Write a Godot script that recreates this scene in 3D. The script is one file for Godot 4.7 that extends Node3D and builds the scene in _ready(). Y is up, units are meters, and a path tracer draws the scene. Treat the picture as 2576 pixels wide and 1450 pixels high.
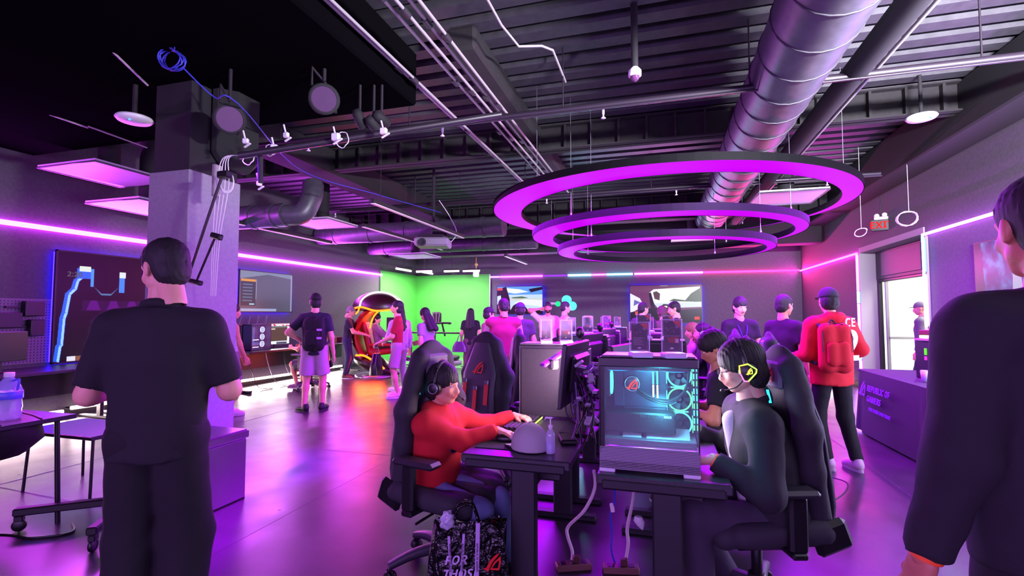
extends Node3D
# Room axes: x runs across the hall, -z along it (written V(x, y, d)), y up. Metres.
const FL := 1250.0
const EYE := Vector3(0, 1.45, 0)
const WL := -8.05
const WR := 3.8
const WB := 15.5
const DECK := 4.15
var cam_basis: Basis
var taken := {}
var mats := {}
var cache := {}

class MB:
	var v := PackedVector3Array()
	var n := PackedVector3Array()
	var uv := PackedVector2Array()
	var c := PackedColorArray()
	var idx := PackedInt32Array()
	var t := Transform3D()
	var col := Color.WHITE
	func add(p: Vector3, nn: Vector3, u := Vector2.ZERO) -> int:
		v.append(t * p); n.append((t.basis * nn).normalized()); uv.append(u); c.append(col)
		return v.size() - 1
	func tri(a: Vector3, b: Vector3, d: Vector3) -> void:
		var nn := (b - a).cross(d - a).normalized()
		var i := add(a, nn); add(b, nn); add(d, nn)
		if t.basis.determinant() < 0.0: idx.append_array([i, i + 1, i + 2])
		else: idx.append_array([i, i + 2, i + 1])
	func quad(a: Vector3, b: Vector3, d: Vector3, e: Vector3) -> void:
		var nn := (d - a).cross(e - b).normalized()
		var i := add(a, nn, Vector2(0, 1)); add(b, nn, Vector2(1, 1)); add(d, nn, Vector2(1, 0)); add(e, nn, Vector2(0, 0))
		if t.basis.determinant() < 0.0: idx.append_array([i, i + 1, i + 2, i, i + 2, i + 3])
		else: idx.append_array([i, i + 2, i + 1, i, i + 3, i + 2])
	func box(at: Vector3, s: Vector3, bev := 0.0, b := Basis()) -> MB:
		var keep := t
		t = t * Transform3D(b, at)
		var h := s * 0.5
		var w := minf(bev, minf(h.x, minf(h.y, h.z)) * 0.95)
		var i := h - Vector3(w, w, w)
		for ax in 3:
			for sg in [-1.0, 1.0]:
				var o := Vector3.ZERO; o[ax] = sg * h[ax]
				var u := Vector3.ZERO; u[(ax + 1) % 3] = i[(ax + 1) % 3]
				var q := Vector3.ZERO; q[(ax + 2) % 3] = i[(ax + 2) % 3]
				if sg > 0: quad(o - u - q, o + u - q, o + u + q, o - u + q)
				else: quad(o - u - q, o - u + q, o + u + q, o + u - q)
		if w > 0.0:
			for ax in 3:
				var a1 := (ax + 1) % 3
				var a2 := (ax + 2) % 3
				for s1 in [-1.0, 1.0]:
					for s2 in [-1.0, 1.0]:
						var p := Vector3.ZERO; p[a1] = s1 * h[a1]; p[a2] = s2 * i[a2]
						var q := Vector3.ZERO; q[a1] = s1 * i[a1]; q[a2] = s2 * h[a2]
						var e := Vector3.ZERO; e[ax] = i[ax]
						if s1 * s2 > 0: quad(p - e, p + e, q + e, q - e)
						else: quad(p + e, p - e, q - e, q + e)
			for sx in [-1.0, 1.0]:
				for sy in [-1.0, 1.0]:
					for sz in [-1.0, 1.0]:
						var a := Vector3(sx * h.x, sy * i.y, sz * i.z)
						var d := Vector3(sx * i.x, sy * h.y, sz * i.z)
						var e := Vector3(sx * i.x, sy * i.y, sz * h.z)
						if sx * sy * sz > 0: tri(a, d, e)
						else: tri(a, e, d)
		t = keep
		return self
	func tube(p: PackedVector3Array, r, segs := 8, closed := false, caps := true) -> MB:
		var m := p.size()
		var rr := func(k): return r[k] if r is Array or r is PackedFloat32Array else r
		var up := Vector3.UP
		var first := v.size()
		var d0 := (p[1] - p[0]).normalized()
		if absf(d0.dot(up)) > 0.9: up = Vector3.RIGHT
		var rows := m + (1 if closed else 0)
		for k in rows:
			var kk := k % m
			var dir: Vector3
			if closed: dir = p[(kk + 1) % m] - p[(kk - 1 + m) % m]
			elif kk == 0: dir = p[1] - p[0]
			elif kk == m - 1: dir = p[m - 1] - p[m - 2]
			else: dir = (p[kk + 1] - p[kk]).normalized() + (p[kk] - p[kk - 1]).normalized()
			dir = dir.normalized()
			var sd := dir.cross(up)
			if sd.length() < 1e-4: sd = dir.cross(Vector3(0.3, 0.5, 0.8))
			sd = sd.normalized()
			up = sd.cross(dir).normalized()
			for s in segs + 1:
				var a := TAU * s / segs
				var nn := sd * cos(a) + up * sin(a)
				add(p[kk] + nn * float(rr.call(kk)), nn, Vector2(float(s) / segs, float(k) / (rows - 1)))
		for k in rows - 1:
			for s in segs:
				var i := first + k * (segs + 1) + s
				idx.append_array([i, i + 1, i + segs + 1, i + 1, i + segs + 2, i + segs + 1])
		if caps and not closed:
			for e in 2:
				var kk := 0 if e == 0 else m - 1
				var dir := (p[0] - p[1]).normalized() if e == 0 else (p[m - 1] - p[m - 2]).normalized()
				var ci := add(p[kk], dir)
				for s in segs + 1:
					var w := v[first + (rows - 1 if e else 0) * (segs + 1) + s]
					v.append(w); n.append((t.basis * dir).normalized()); uv.append(Vector2.ZERO); c.append(col)
				for s in segs:
					if e == 0: idx.append_array([ci, ci + 2 + s, ci + 1 + s])
					else: idx.append_array([ci, ci + 1 + s, ci + 2 + s])
		return self
	func bar(a: Vector3, b: Vector3, r: float, segs := 8) -> MB:
		return tube(PackedVector3Array([a, b]), r, segs)
	func lathe(at: Vector3, prof: Array, segs := 20, b := Basis(), arc := TAU) -> MB:
		var keep := t
		t = t * Transform3D(b, at)
		var first := v.size()
		for k in prof.size():
			var d: Vector2
			if k == 0: d = prof[1] - prof[0]
			elif k == prof.size() - 1: d = prof[k] - prof[k - 1]
			else: d = (prof[k + 1] - prof[k]).normalized() + (prof[k] - prof[k - 1]).normalized()
			var nn := Vector2(d.y, -d.x).normalized()
			for s in segs + 1:
				var a := arc * s / segs
				add(Vector3(prof[k].x * cos(a), prof[k].y, prof[k].x * sin(a)), Vector3(nn.x * cos(a), nn.y, nn.x * sin(a)), Vector2(float(s) / segs, 1.0 - float(k) / (prof.size() - 1)))
		for k in prof.size() - 1:
			for s in segs:
				var i := first + k * (segs + 1) + s
				idx.append_array([i, i + 1, i + segs + 1, i + 1, i + segs + 2, i + segs + 1])
		t = keep
		return self
	func cyl(at: Vector3, r: float, h: float, segs := 16, b := Basis(), bev := 0.0) -> MB:
		var q := minf(bev, minf(r, h * 0.5))
		var pr := [Vector2(0.0001, -h / 2), Vector2(r - q, -h / 2)]
		if q > 0: pr += [Vector2(r, -h / 2 + q), Vector2(r, h / 2 - q)]
		else: pr += [Vector2(r - 0.0001, -h / 2), Vector2(r, -h / 2 + 0.0001), Vector2(r, h / 2 - 0.0001), Vector2(r - 0.0001, h / 2)]
		pr += [Vector2(r - q, h / 2), Vector2(0.0001, h / 2)]
		return lathe(at, pr, segs, b)
	func ell(at: Vector3, r: Vector3, segs := 14, rows := 9, b := Basis()) -> MB:
		var pr := []
		for k in rows + 1:
			var a := PI * k / rows - PI / 2
			pr.append(Vector2(maxf(cos(a), 0.0001), sin(a)))
		return lathe(at, pr, segs, b * Basis.from_scale(r))
	func prism(poly: PackedVector2Array, depth: float, tr := Transform3D()) -> MB:
		# outline in xy (any winding), extruded along z from 0 to depth
		var keep := t
		t = t * tr
		var pl := poly.duplicate()
		if Geometry2D.is_polygon_clockwise(pl): pl.reverse()
		var m := pl.size()
		for k in m:
			var a := pl[k]
			var b2 := pl[(k + 1) % m]
			quad(Vector3(a.x, a.y, 0), Vector3(b2.x, b2.y, 0), Vector3(b2.x, b2.y, depth), Vector3(a.x, a.y, depth))
		var tr3 := Geometry2D.triangulate_polygon(pl)
		for k in range(0, tr3.size(), 3):
			var a := pl[tr3[k]]; var b2 := pl[tr3[k + 1]]; var d := pl[tr3[k + 2]]
			if (b2 - a).cross(d - a) < 0:
				var sw := b2; b2 = d; d = sw
			tri(Vector3(a.x, a.y, depth), Vector3(b2.x, b2.y, depth), Vector3(d.x, d.y, depth))
			tri(Vector3(a.x, a.y, 0), Vector3(d.x, d.y, 0), Vector3(b2.x, b2.y, 0))
		t = keep
		return self
	func loft(rings: Array, caps := true) -> MB:
		# rings: PackedVector3Arrays of the same length, closed loops; smooth normals come from the neighbours
		var m: int = rings[0].size()
		var first := v.size()
		for k in rings.size():
			for s in m + 1:
				var a: Vector3 = rings[k][(s + 1) % m] - rings[k][(s - 1 + m) % m]
				var b: Vector3 = rings[mini(k + 1, rings.size() - 1)][s % m] - rings[maxi(k - 1, 0)][s % m]
				add(rings[k][s % m], a.cross(b).normalized(), Vector2(float(s) / m, float(k) / (rings.size() - 1)))
		for k in rings.size() - 1:
			for s in m:
				var i := first + k * (m + 1) + s
				idx.append_array([i, i + m + 1, i + 1, i + 1, i + m + 1, i + m + 2])
		if caps:
			for e in 2:
				var rg: PackedVector3Array = rings[0] if e == 0 else rings[rings.size() - 1]
				var ct := Vector3.ZERO
				for q in rg: ct += q / m
				for s in m:
					if e == 0: tri(ct, rg[(s + 1) % m], rg[s])
					else: tri(ct, rg[s], rg[(s + 1) % m])
		return self
	func done() -> ArrayMesh:
		var a := []
		a.resize(Mesh.ARRAY_MAX)
		a[Mesh.ARRAY_VERTEX] = v; a[Mesh.ARRAY_NORMAL] = n; a[Mesh.ARRAY_TEX_UV] = uv; a[Mesh.ARRAY_COLOR] = c; a[Mesh.ARRAY_INDEX] = idx
		var m := ArrayMesh.new()
		m.add_surface_from_arrays(Mesh.PRIMITIVE_TRIANGLES, a)
		return m

class Field:
	# a distance field on a grid, kept as a sum of exponentials (a smooth union), meshed with surface nets
	var o: Vector3
	var c: float
	var k: float
	var nx: int
	var ny: int
	var nz: int
	var S: PackedFloat32Array
	func _init(lo: Vector3, hi: Vector3, cell: float, kk: float) -> void:
		c = cell; k = kk
		var m := 3.0 * cell
		o = lo - Vector3(m, m, m)
		nx = int((hi.x - lo.x + 2 * m) / c) + 2; ny = int((hi.y - lo.y + 2 * m) / c) + 2; nz = int((hi.z - lo.z + 2 * m) / c) + 2
		S.resize(nx * ny * nz)
	func cone(a: Vector3, ra: float, b: Vector3, rb: float, sq := Vector3.ZERO, q := 1.0, f0 := false, f1 := false) -> Field:
		# tapered capsule; squashed by q along sq; f0 / f1 cut that end flat
		var band := 3.0 * k
		var rm := maxf(ra, rb) + band
		var lo := ((a.min(b) - Vector3(rm, rm, rm) - o) / c).floor()
		var hi := ((a.max(b) + Vector3(rm, rm, rm) - o) / c).ceil()
		var x0 := maxi(0, int(lo.x)); var y0 := maxi(0, int(lo.y)); var z0 := maxi(0, int(lo.z))
		var x1 := mini(nx - 1, int(hi.x)); var y1 := mini(ny - 1, int(hi.y)); var z1 := mini(nz - 1, int(hi.z))
		var ba := b - a
		var len2 := maxf(ba.length_squared(), 1e-8)
		var ln := sqrt(len2)
		var ik := 1.0 / k
		var e := (1.0 / q - 1.0) if q < 1.0 else 0.0
		for z in range(z0, z1 + 1):
			for y in range(y0, y1 + 1):
				var row := nx * (y + ny * z)
				for x in range(x0, x1 + 1):
					var pa := o + Vector3(x, y, z) * c - a
					if e > 0.0:
						var w := pa - ba * (pa.dot(ba) / len2)
						pa += sq * (w.dot(sq) * e)
					var tt := pa.dot(ba) / len2
					var h := clampf(tt, 0.0, 1.0)
					var d: float
					if (f0 and tt < 0.0) or (f1 and tt > 1.0):
						d = maxf((pa - ba * tt).length() - lerpf(ra, rb, h), (tt - 1.0) * ln if tt > 1.0 else -tt * ln)
					else:
						d = (pa - ba * h).length() - lerpf(ra, rb, h)
						if f0: d = maxf(d, -tt * ln)
						if f1: d = maxf(d, (tt - 1.0) * ln)
					if d < band:
						S[row + x] += exp(-d * ik)
		return self
	func ell(ct: Vector3, r: Vector3, bs := Basis(), carve := false) -> Field:
		var band := 3.0 * k
		var rm := maxf(r.x, maxf(r.y, r.z)) + band
		var lo := ((ct - Vector3(rm, rm, rm) - o) / c).floor()
		var hi := ((ct + Vector3(rm, rm, rm) - o) / c).ceil()
		var x0 := maxi(0, int(lo.x)); var y0 := maxi(0, int(lo.y)); var z0 := maxi(0, int(lo.z))
		var x1 := mini(nx - 1, int(hi.x)); var y1 := mini(ny - 1, int(hi.y)); var z1 := mini(nz - 1, int(hi.z))
		var ir := Vector3(1.0 / r.x, 1.0 / r.y, 1.0 / r.z)
		var ik := 1.0 / k
		var inv := bs.inverse()
		for z in range(z0, z1 + 1):
			for y in range(y0, y1 + 1):
				var row := nx * (y + ny * z)
				for x in range(x0, x1 + 1):
					var p := inv * (o + Vector3(x, y, z) * c - ct)
					var u := p * ir
					var k0 := u.length()
					var k1 := maxf((u * ir).length(), 1e-4)
					var d := k0 * (k0 - 1.0) / k1
					if carve:
						if d < band: S[row + x] = minf(S[row + x], exp(d * ik))
					elif d < band: S[row + x] += exp(-d * ik)
		return self
	func slice(p0: Vector3, nn: Vector3) -> Field:
		# keeps the side that nn points away from
		var ik := 1.0 / k
		for z in nz:
			for y in ny:
				var row := nx * (y + ny * z)
				for x in nx:
					var i := row + x
					if S[i] > 0.0:
						var d := (o + Vector3(x, y, z) * c - p0).dot(nn)
						S[i] = minf(S[i], exp(clampf(-d * ik, -60.0, 60.0)))
		return self
	func rough(amp: float, fr: Vector3) -> Field:
		# clumps, for hair and cloth
		var ik := amp / k
		for z in nz:
			for y in ny:
				var row := nx * (y + ny * z)
				for x in nx:
					var i := row + x
					if S[i] > 0.0:
						var p := (o + Vector3(x, y, z) * c) * fr
						S[i] *= exp(ik * (sin(p.x + 2.0 * sin(p.y * 0.7)) * sin(p.y + 1.7 * sin(p.z)) + 0.6 * sin(p.z * 1.7 + p.x * 0.6)))
		return self
	func to(mb: MB) -> MB:
		var flag := PackedByteArray()
		flag.resize(S.size())
		for i in S.size():
			if S[i] > 1.0: flag[i] = 1
		var sy := nx
		var sz := nx * ny
		var vi := PackedInt32Array()
		vi.resize(S.size())
		vi.fill(-1)
		var low := exp(-3.0)
		var offs := [0, 1, sy, sy + 1, sz, sz + 1, sz + sy, sz + sy + 1]
		var cp := [Vector3(0, 0, 0), Vector3(1, 0, 0), Vector3(0, 1, 0), Vector3(1, 1, 0), Vector3(0, 0, 1), Vector3(1, 0, 1), Vector3(0, 1, 1), Vector3(1, 1, 1)]
		var edges := [[0, 1], [2, 3], [4, 5], [6, 7], [0, 2], [1, 3], [4, 6], [5, 7], [0, 4], [1, 5], [2, 6], [3, 7]]
		var first := mb.v.size()
		var cells := PackedInt32Array()
		for z in nz - 1:
			for y in ny - 1:
				var row := nx * (y + ny * z)
				for x in nx - 1:
					var i := row + x
					var m := flag[i] + flag[i + 1] + flag[i + sy] + flag[i + sy + 1] + flag[i + sz] + flag[i + sz + 1] + flag[i + sz + sy] + flag[i + sz + sy + 1]
					if m == 0 or m == 8: continue
					var sum := Vector3.ZERO
					var cnt := 0
					for e in edges:
						var ia: int = i + offs[e[0]]
						var ib: int = i + offs[e[1]]
						if flag[ia] != flag[ib]:
							var da := log(maxf(S[ia], low))
							var db := log(maxf(S[ib], low))
							sum += (cp[e[0]] as Vector3).lerp(cp[e[1]], clampf(da / (da - db), 0.05, 0.95))
							cnt += 1
					vi[i] = mb.v.size()
					cells.append(i)
					mb.v.append(mb.t * (o + (Vector3(x, y, z) + sum / cnt) * c))
					mb.n.append(Vector3.ZERO); mb.uv.append(Vector2.ZERO); mb.c.append(mb.col)
		for i in cells:
			if i < sz + sy + 1: continue
			if flag[i] != flag[i + 1]: _face(mb, vi, [i, i - sy, i - sy - sz, i - sz], flag[i] == 1)
			if flag[i] != flag[i + sy]: _face(mb, vi, [i, i - sz, i - sz - 1, i - 1], flag[i] == 1)
			if flag[i] != flag[i + sz]: _face(mb, vi, [i, i - 1, i - 1 - sy, i - sy], flag[i] == 1)
		for j in range(first, mb.v.size()):
			mb.n[j] = mb.n[j].normalized()
		return mb
	func _face(mb: MB, vi: PackedInt32Array, q: Array, flip: bool) -> void:
		var a := vi[q[0]]; var b := vi[q[1]]; var d := vi[q[2]]; var e := vi[q[3]]
		if a < 0 or b < 0 or d < 0 or e < 0: return
		var nn := (mb.v[d] - mb.v[a]).cross(mb.v[e] - mb.v[b])
		if not flip: nn = -nn
		mb.n[a] += nn; mb.n[b] += nn; mb.n[d] += nn; mb.n[e] += nn
		if flip: mb.idx.append_array([a, d, b, a, e, d])
		else: mb.idx.append_array([a, b, d, a, d, e])

func V(x: float, y: float, d: float) -> Vector3: return Vector3(x, y, -d)
func ray(px: float, py: float) -> Vector3: return cam_basis * Vector3(px - 1288.0, 725.0 - py, -FL)
func pz(px: float, py: float, z: float) -> Vector3: return EYE + ray(px, py) * (z / FL)
func gnd(px: float, py: float, h := 0.0) -> Vector3:
	var r := ray(px, py)
	return EYE + r * ((h - EYE.y) / r.y)
func onX(px: float, py: float, x: float) -> Vector3:
	var r := ray(px, py)
	return EYE + r * (x / r.x)
func onD(px: float, py: float, d: float) -> Vector3:
	var r := ray(px, py)
	return EYE + r * (-d / r.z)
func pts(a: Array) -> PackedVector3Array: return PackedVector3Array(a)
func curve(a: Array, per := 6) -> PackedVector3Array:
	# a smooth path through the points
	var out := PackedVector3Array()
	for i in a.size() - 1:
		for s in per:
			out.append((a[i] as Vector3).cubic_interpolate(a[i + 1], a[maxi(i - 1, 0)], a[mini(i + 2, a.size() - 1)], float(s) / per))
	out.append(a[-1])
	return out
func turn(deg: float, axis := Vector3.UP) -> Basis: return Basis(axis, deg_to_rad(deg))

func numbered(n: String) -> String:
	if not taken.has(n):
		taken[n] = 0
		return n
	taken[n] += 1
	return "%s_%03d" % [n, taken[n]]
func tag(o: Node3D, label: String, category: String, group := "") -> Node3D:
	o.set_meta("label", label); o.set_meta("category", category)
	if group: o.set_meta("group", group)
	return o
func thing(n: String, label: String, category: String, at := Vector3.ZERO, deg := 0.0, group := "") -> Node3D:
	var o := Node3D.new()
	o.name = numbered(n)
	add_child(o)
	o.position = at; o.rotation.y = deg_to_rad(deg)
	return tag(o, label, category, group)
func put(n: String, m: Mesh, ma: Material, parent: Node3D = null, at := Vector3.ZERO, b := Basis()) -> MeshInstance3D:
	var o := MeshInstance3D.new()
	o.name = numbered(n) if parent == null else n
	o.mesh = m; o.material_override = ma
	o.transform = Transform3D(b, at)
	if parent == null: add_child(o)
	else: parent.add_child(o, true)
	return o
func one(n: String, m: Mesh, ma: Material, label: String, category: String, group := "", at := Vector3.ZERO, b := Basis()) -> MeshInstance3D:
	var o := put(n, m, ma, null, at, b)
	tag(o, label, category, group)
	return o
func structure(n: String, m: Mesh, ma: Material, label := "", parent: Node3D = null) -> MeshInstance3D:
	var o := put(n, m, ma, parent)
	if parent == null: o.set_meta("kind", "structure")
	if label: o.set_meta("label", label)
	return o
func copy(o: Node3D, at: Vector3, deg: float, label := "", group := "") -> Node3D:
	var r: Node3D = o.duplicate()
	var base := String(o.name)
	var re := RegEx.create_from_string("_\\d{3}$")
	r.name = numbered(re.sub(base, ""))
	add_child(r)
	r.position = at; r.rotation.y = deg_to_rad(deg)
	if label: r.set_meta("label", label)
	if group: r.set_meta("group", group)
	return r

func mat(key: String, col := Color.WHITE, rough := 0.6, metal := 0.0, sp := 0.5) -> StandardMaterial3D:
	if mats.has(key): return mats[key]
	var m := StandardMaterial3D.new()
	m.resource_name = key
	m.albedo_color = col; m.roughness = rough; m.metallic = metal; m.metallic_specular = sp
	mats[key] = m
	return m
func glow(key: String, col := Color.WHITE, energy := 1.0, base := Color(0.05, 0.05, 0.05)) -> StandardMaterial3D:
	if mats.has(key): return mats[key]
	var m := mat(key, base, 0.5)
	m.emission_enabled = true; m.emission = col; m.emission_energy_multiplier = energy
	m.metallic_specular = 0.1
	return m
func pane(key: String, col: Color, alpha: float) -> StandardMaterial3D:
	if mats.has(key): return mats[key]
	var m := mat(key, col, 0.06)
	m.albedo_color.a = alpha
	m.transparency = BaseMaterial3D.TRANSPARENCY_ALPHA
	return m
func noisy(key: String, a: Color, b: Color, freq: float, rough := 0.7, sc := 1.0, world := true, bump := 0.0) -> StandardMaterial3D:
	# two tones of one stuff mixed by noise
	if mats.has(key): return mats[key]
	var m := mat(key, Color.WHITE, rough)
	var nt := NoiseTexture2D.new()
	var fn := FastNoiseLite.new()
	fn.seed = hash(key) % 1000; fn.frequency = freq; fn.fractal_octaves = 4
	nt.noise = fn; nt.width = 256; nt.height = 256; nt.seamless = true
	var g := Gradient.new()
	g.set_color(0, a); g.set_color(1, b)
	nt.color_ramp = g
	m.albedo_texture = nt
	m.uv1_triplanar = true; m.uv1_world_triplanar = world
	m.uv1_scale = Vector3.ONE * sc
	if bump > 0.0:
		var bt := NoiseTexture2D.new()
		bt.noise = fn; bt.width = 256; bt.height = 256; bt.seamless = true
		m.heightmap_enabled = true; m.heightmap_texture = bt; m.heightmap_scale = bump
	return m
func picture(key: String, im: Image, energy: float) -> StandardMaterial3D:
	# a lit screen (energy > 0) or a print
	var m := mat(key, Color.WHITE, 0.3 if energy > 0.0 else 0.6, 0.0, 0.3)
	var tx := ImageTexture.create_from_image(im)
	if energy > 0.0:
		m.albedo_color = Color(0.02, 0.02, 0.02)
		m.emission_enabled = true; m.emission_texture = tx; m.emission = Color.BLACK; m.emission_energy_multiplier = energy
	else:
		m.albedo_texture = tx
	return m
func area(at: Vector3, look: Vector3, sx: float, sy: float, col: Color, energy: float, parent: Node3D = null) -> AreaLight3D:
	var l := AreaLight3D.new()
	l.name = "area_light"
	l.area_size = Vector2(sx, sy)
	l.light_color = col; l.light_energy = energy
	l.set("area_range", 30.0); l.set("area_attenuation", 2.0)
	l.shadow_enabled = true
	var p: Node3D = self if parent == null else parent
	p.add_child(l, true)
	var up := Vector3.UP if absf(look.normalized().y) < 0.95 else Vector3.FORWARD
	l.transform = Transform3D(Basis.looking_at(look, up), at)
	return l
func omni(at: Vector3, col: Color, energy: float, size := 0.05, parent: Node3D = null) -> OmniLight3D:
	var l := OmniLight3D.new()
	l.name = "omni_light"
	l.light_color = col; l.light_energy = energy; l.light_size = size; l.omni_range = 30.0; l.omni_attenuation = 2.0
	l.shadow_enabled = true
	var p: Node3D = self if parent == null else parent
	p.add_child(l, true)
	l.position = at
	return l
func letters(n: String, text: String, size: float, ma: Material, parent: Node3D, tr: Transform3D, bold := true, depth := 0.002, italic := false) -> MeshInstance3D:
	var tm := TextMesh.new()
	var sf := SystemFont.new()
	sf.font_names = PackedStringArray(["Droid Sans"])
	if bold: sf.font_weight = 700
	tm.font = sf
	tm.text = text; tm.font_size = 32; tm.pixel_size = size / 24.0; tm.depth = depth; tm.curve_step = 4.0
	var b := tr.basis
	if italic: b = b * Basis(Vector3(1, 0, 0), Vector3(0.25, 1, 0), Vector3(0, 0, 1))
	return put(n, tm, ma, parent, tr.origin, b)
func emblem(parent: Node3D, size: float, ma: Material, tr: Transform3D, label := "") -> MeshInstance3D:
	# slanted eye of two blades
	var mb := MB.new()
	var bl := [Vector2(0, .2), Vector2(.2, .25), Vector2(.4, .6), Vector2(.68, .86), Vector2(.97, 1), Vector2(.82, .8), Vector2(.56, .54), Vector2(.37, .2), Vector2(.3, 0), Vector2(.2, .1)]
	var pl := PackedVector2Array()
	for p in bl: pl.append((p - Vector2(.5, .5)) * size)
	mb.prism(pl, 0.003)
	var ou := [Vector2(.40, .12), Vector2(.62, .5), Vector2(1.0, .82), Vector2(1.02, .5), Vector2(.92, .08)]
	var inn := [Vector2(.52, .2), Vector2(.7, .44), Vector2(.9, .62), Vector2(.91, .46), Vector2(.85, .19)]
	for k in 5:
		var q := PackedVector2Array([ou[k], ou[(k + 1) % 5], inn[(k + 1) % 5], inn[k]])
		for j in 4: q[j] = (q[j] - Vector2(.5, .5)) * size
		mb.prism(q, 0.003)
	var o := put("emblem", mb.done(), ma, parent, tr.origin, tr.basis)
	if label: o.set_meta("label", label)
	return o
func fill_poly(im: Image, poly: Array, col: Color) -> void:
	# polygon in 0..1 picture coordinates, y down
	var w := im.get_width(); var h := im.get_height()
	var lo := 1.0; var hi := 0.0
	for p in poly:
		lo = minf(lo, p.y); hi = maxf(hi, p.y)
	for y in range(maxi(0, int(lo * h)), mini(h - 1, int(hi * h)) + 1):
		var xs := []
		var fy := (y + 0.5) / h
		for i in poly.size():
			var a: Vector2 = poly[i]; var b: Vector2 = poly[(i + 1) % poly.size()]
			if (a.y <= fy) != (b.y <= fy): xs.append(a.x + (fy - a.y) / (b.y - a.y) * (b.x - a.x))
		xs.sort()
		for i in range(0, xs.size() - 1, 2):
			var x0 := clampi(int(xs[i] * w), 0, w); var x1 := clampi(int(xs[i + 1] * w + 0.5), 0, w)
			if x1 > x0: im.fill_rect(Rect2i(x0, y, x1 - x0, 1), col)
func fill(im: Image, x0: float, y0: float, x1: float, y1: float, col: Color) -> void:
	var w := im.get_width(); var h := im.get_height()
	im.fill_rect(Rect2i(int(x0 * w), int(y0 * h), maxi(1, int((x1 - x0) * w)), maxi(1, int((y1 - y0) * h))), col)
func speckle(im: Image, x0: float, y0: float, x1: float, y1: float, cols: Array, count: int, sz: float, sd: int) -> void:
	var r := RandomNumberGenerator.new()
	r.seed = sd
	for i in count:
		var x := r.randf_range(x0, x1); var y := r.randf_range(y0, y1)
		fill(im, x, y, x + sz * r.randf_range(0.4, 1.6), y + sz * r.randf_range(0.4, 1.6), cols[r.randi() % cols.size()])

func _ready() -> void:
	cam_basis = Basis(Vector3.UP, deg_to_rad(16.5)) * Basis(Vector3.RIGHT, atan(65.0 / FL))
	var cam := Camera3D.new()
	cam.name = "camera"
	cam.fov = rad_to_deg(2.0 * atan(725.0 / FL))
	cam.transform = Transform3D(cam_basis, EYE)
	cam.near = 0.05; cam.far = 100.0
	add_child(cam)
	cam.current = true
	var we := WorldEnvironment.new()
	we.name = "environment"
	var env := Environment.new()
	env.background_mode = Environment.BG_COLOR
	env.background_color = Color(0, 0, 0)
	env.tonemap_mode = Environment.TONE_MAPPER_LINEAR
	env.tonemap_exposure = 1.0
	env.sdfgi_enabled = true; env.ssao_enabled = true; env.ssil_enabled = true
	we.environment = env
	add_child(we)
	# unseen window in the side wall, placed to light the column and duct
	area(V(WR - 0.12, 1.6, 4.6), Vector3(-1, 0.3, 0), 3.6, 2.3, Color(0.80, 0.73, 1.0), 28.0)
	# added fill light behind the viewer, for the foreground
	area(V(-1.5, 1.9, -3.6), Vector3(0, -0.1, -1), 8.0, 1.6, Color(0.78, 0.55, 1.0), 38.0)
	# uplight bar hung beside the viewer, out of the frame, that rakes across the roof deck
	area(V(2.85, 2.76, 1.55), Vector3(0.0, 0.75, -1), 1.5, 0.12, Color(0.95, 0.93, 1.0), 190.0)
	# unseen ceiling light of the bright room beyond the side door
	area(V(6.2, 3.2, 10.0), Vector3(0, -1, 0), 3.2, 3.2, Color(1.0, 0.99, 0.94), 70.0)
	build_room()
	build_ceiling()
	build_lights()
	build_wall_things()
	build_desks()
	build_left()
	build_pod()
	build_green()
	build_right()
	build_front()
	build_people()

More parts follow.
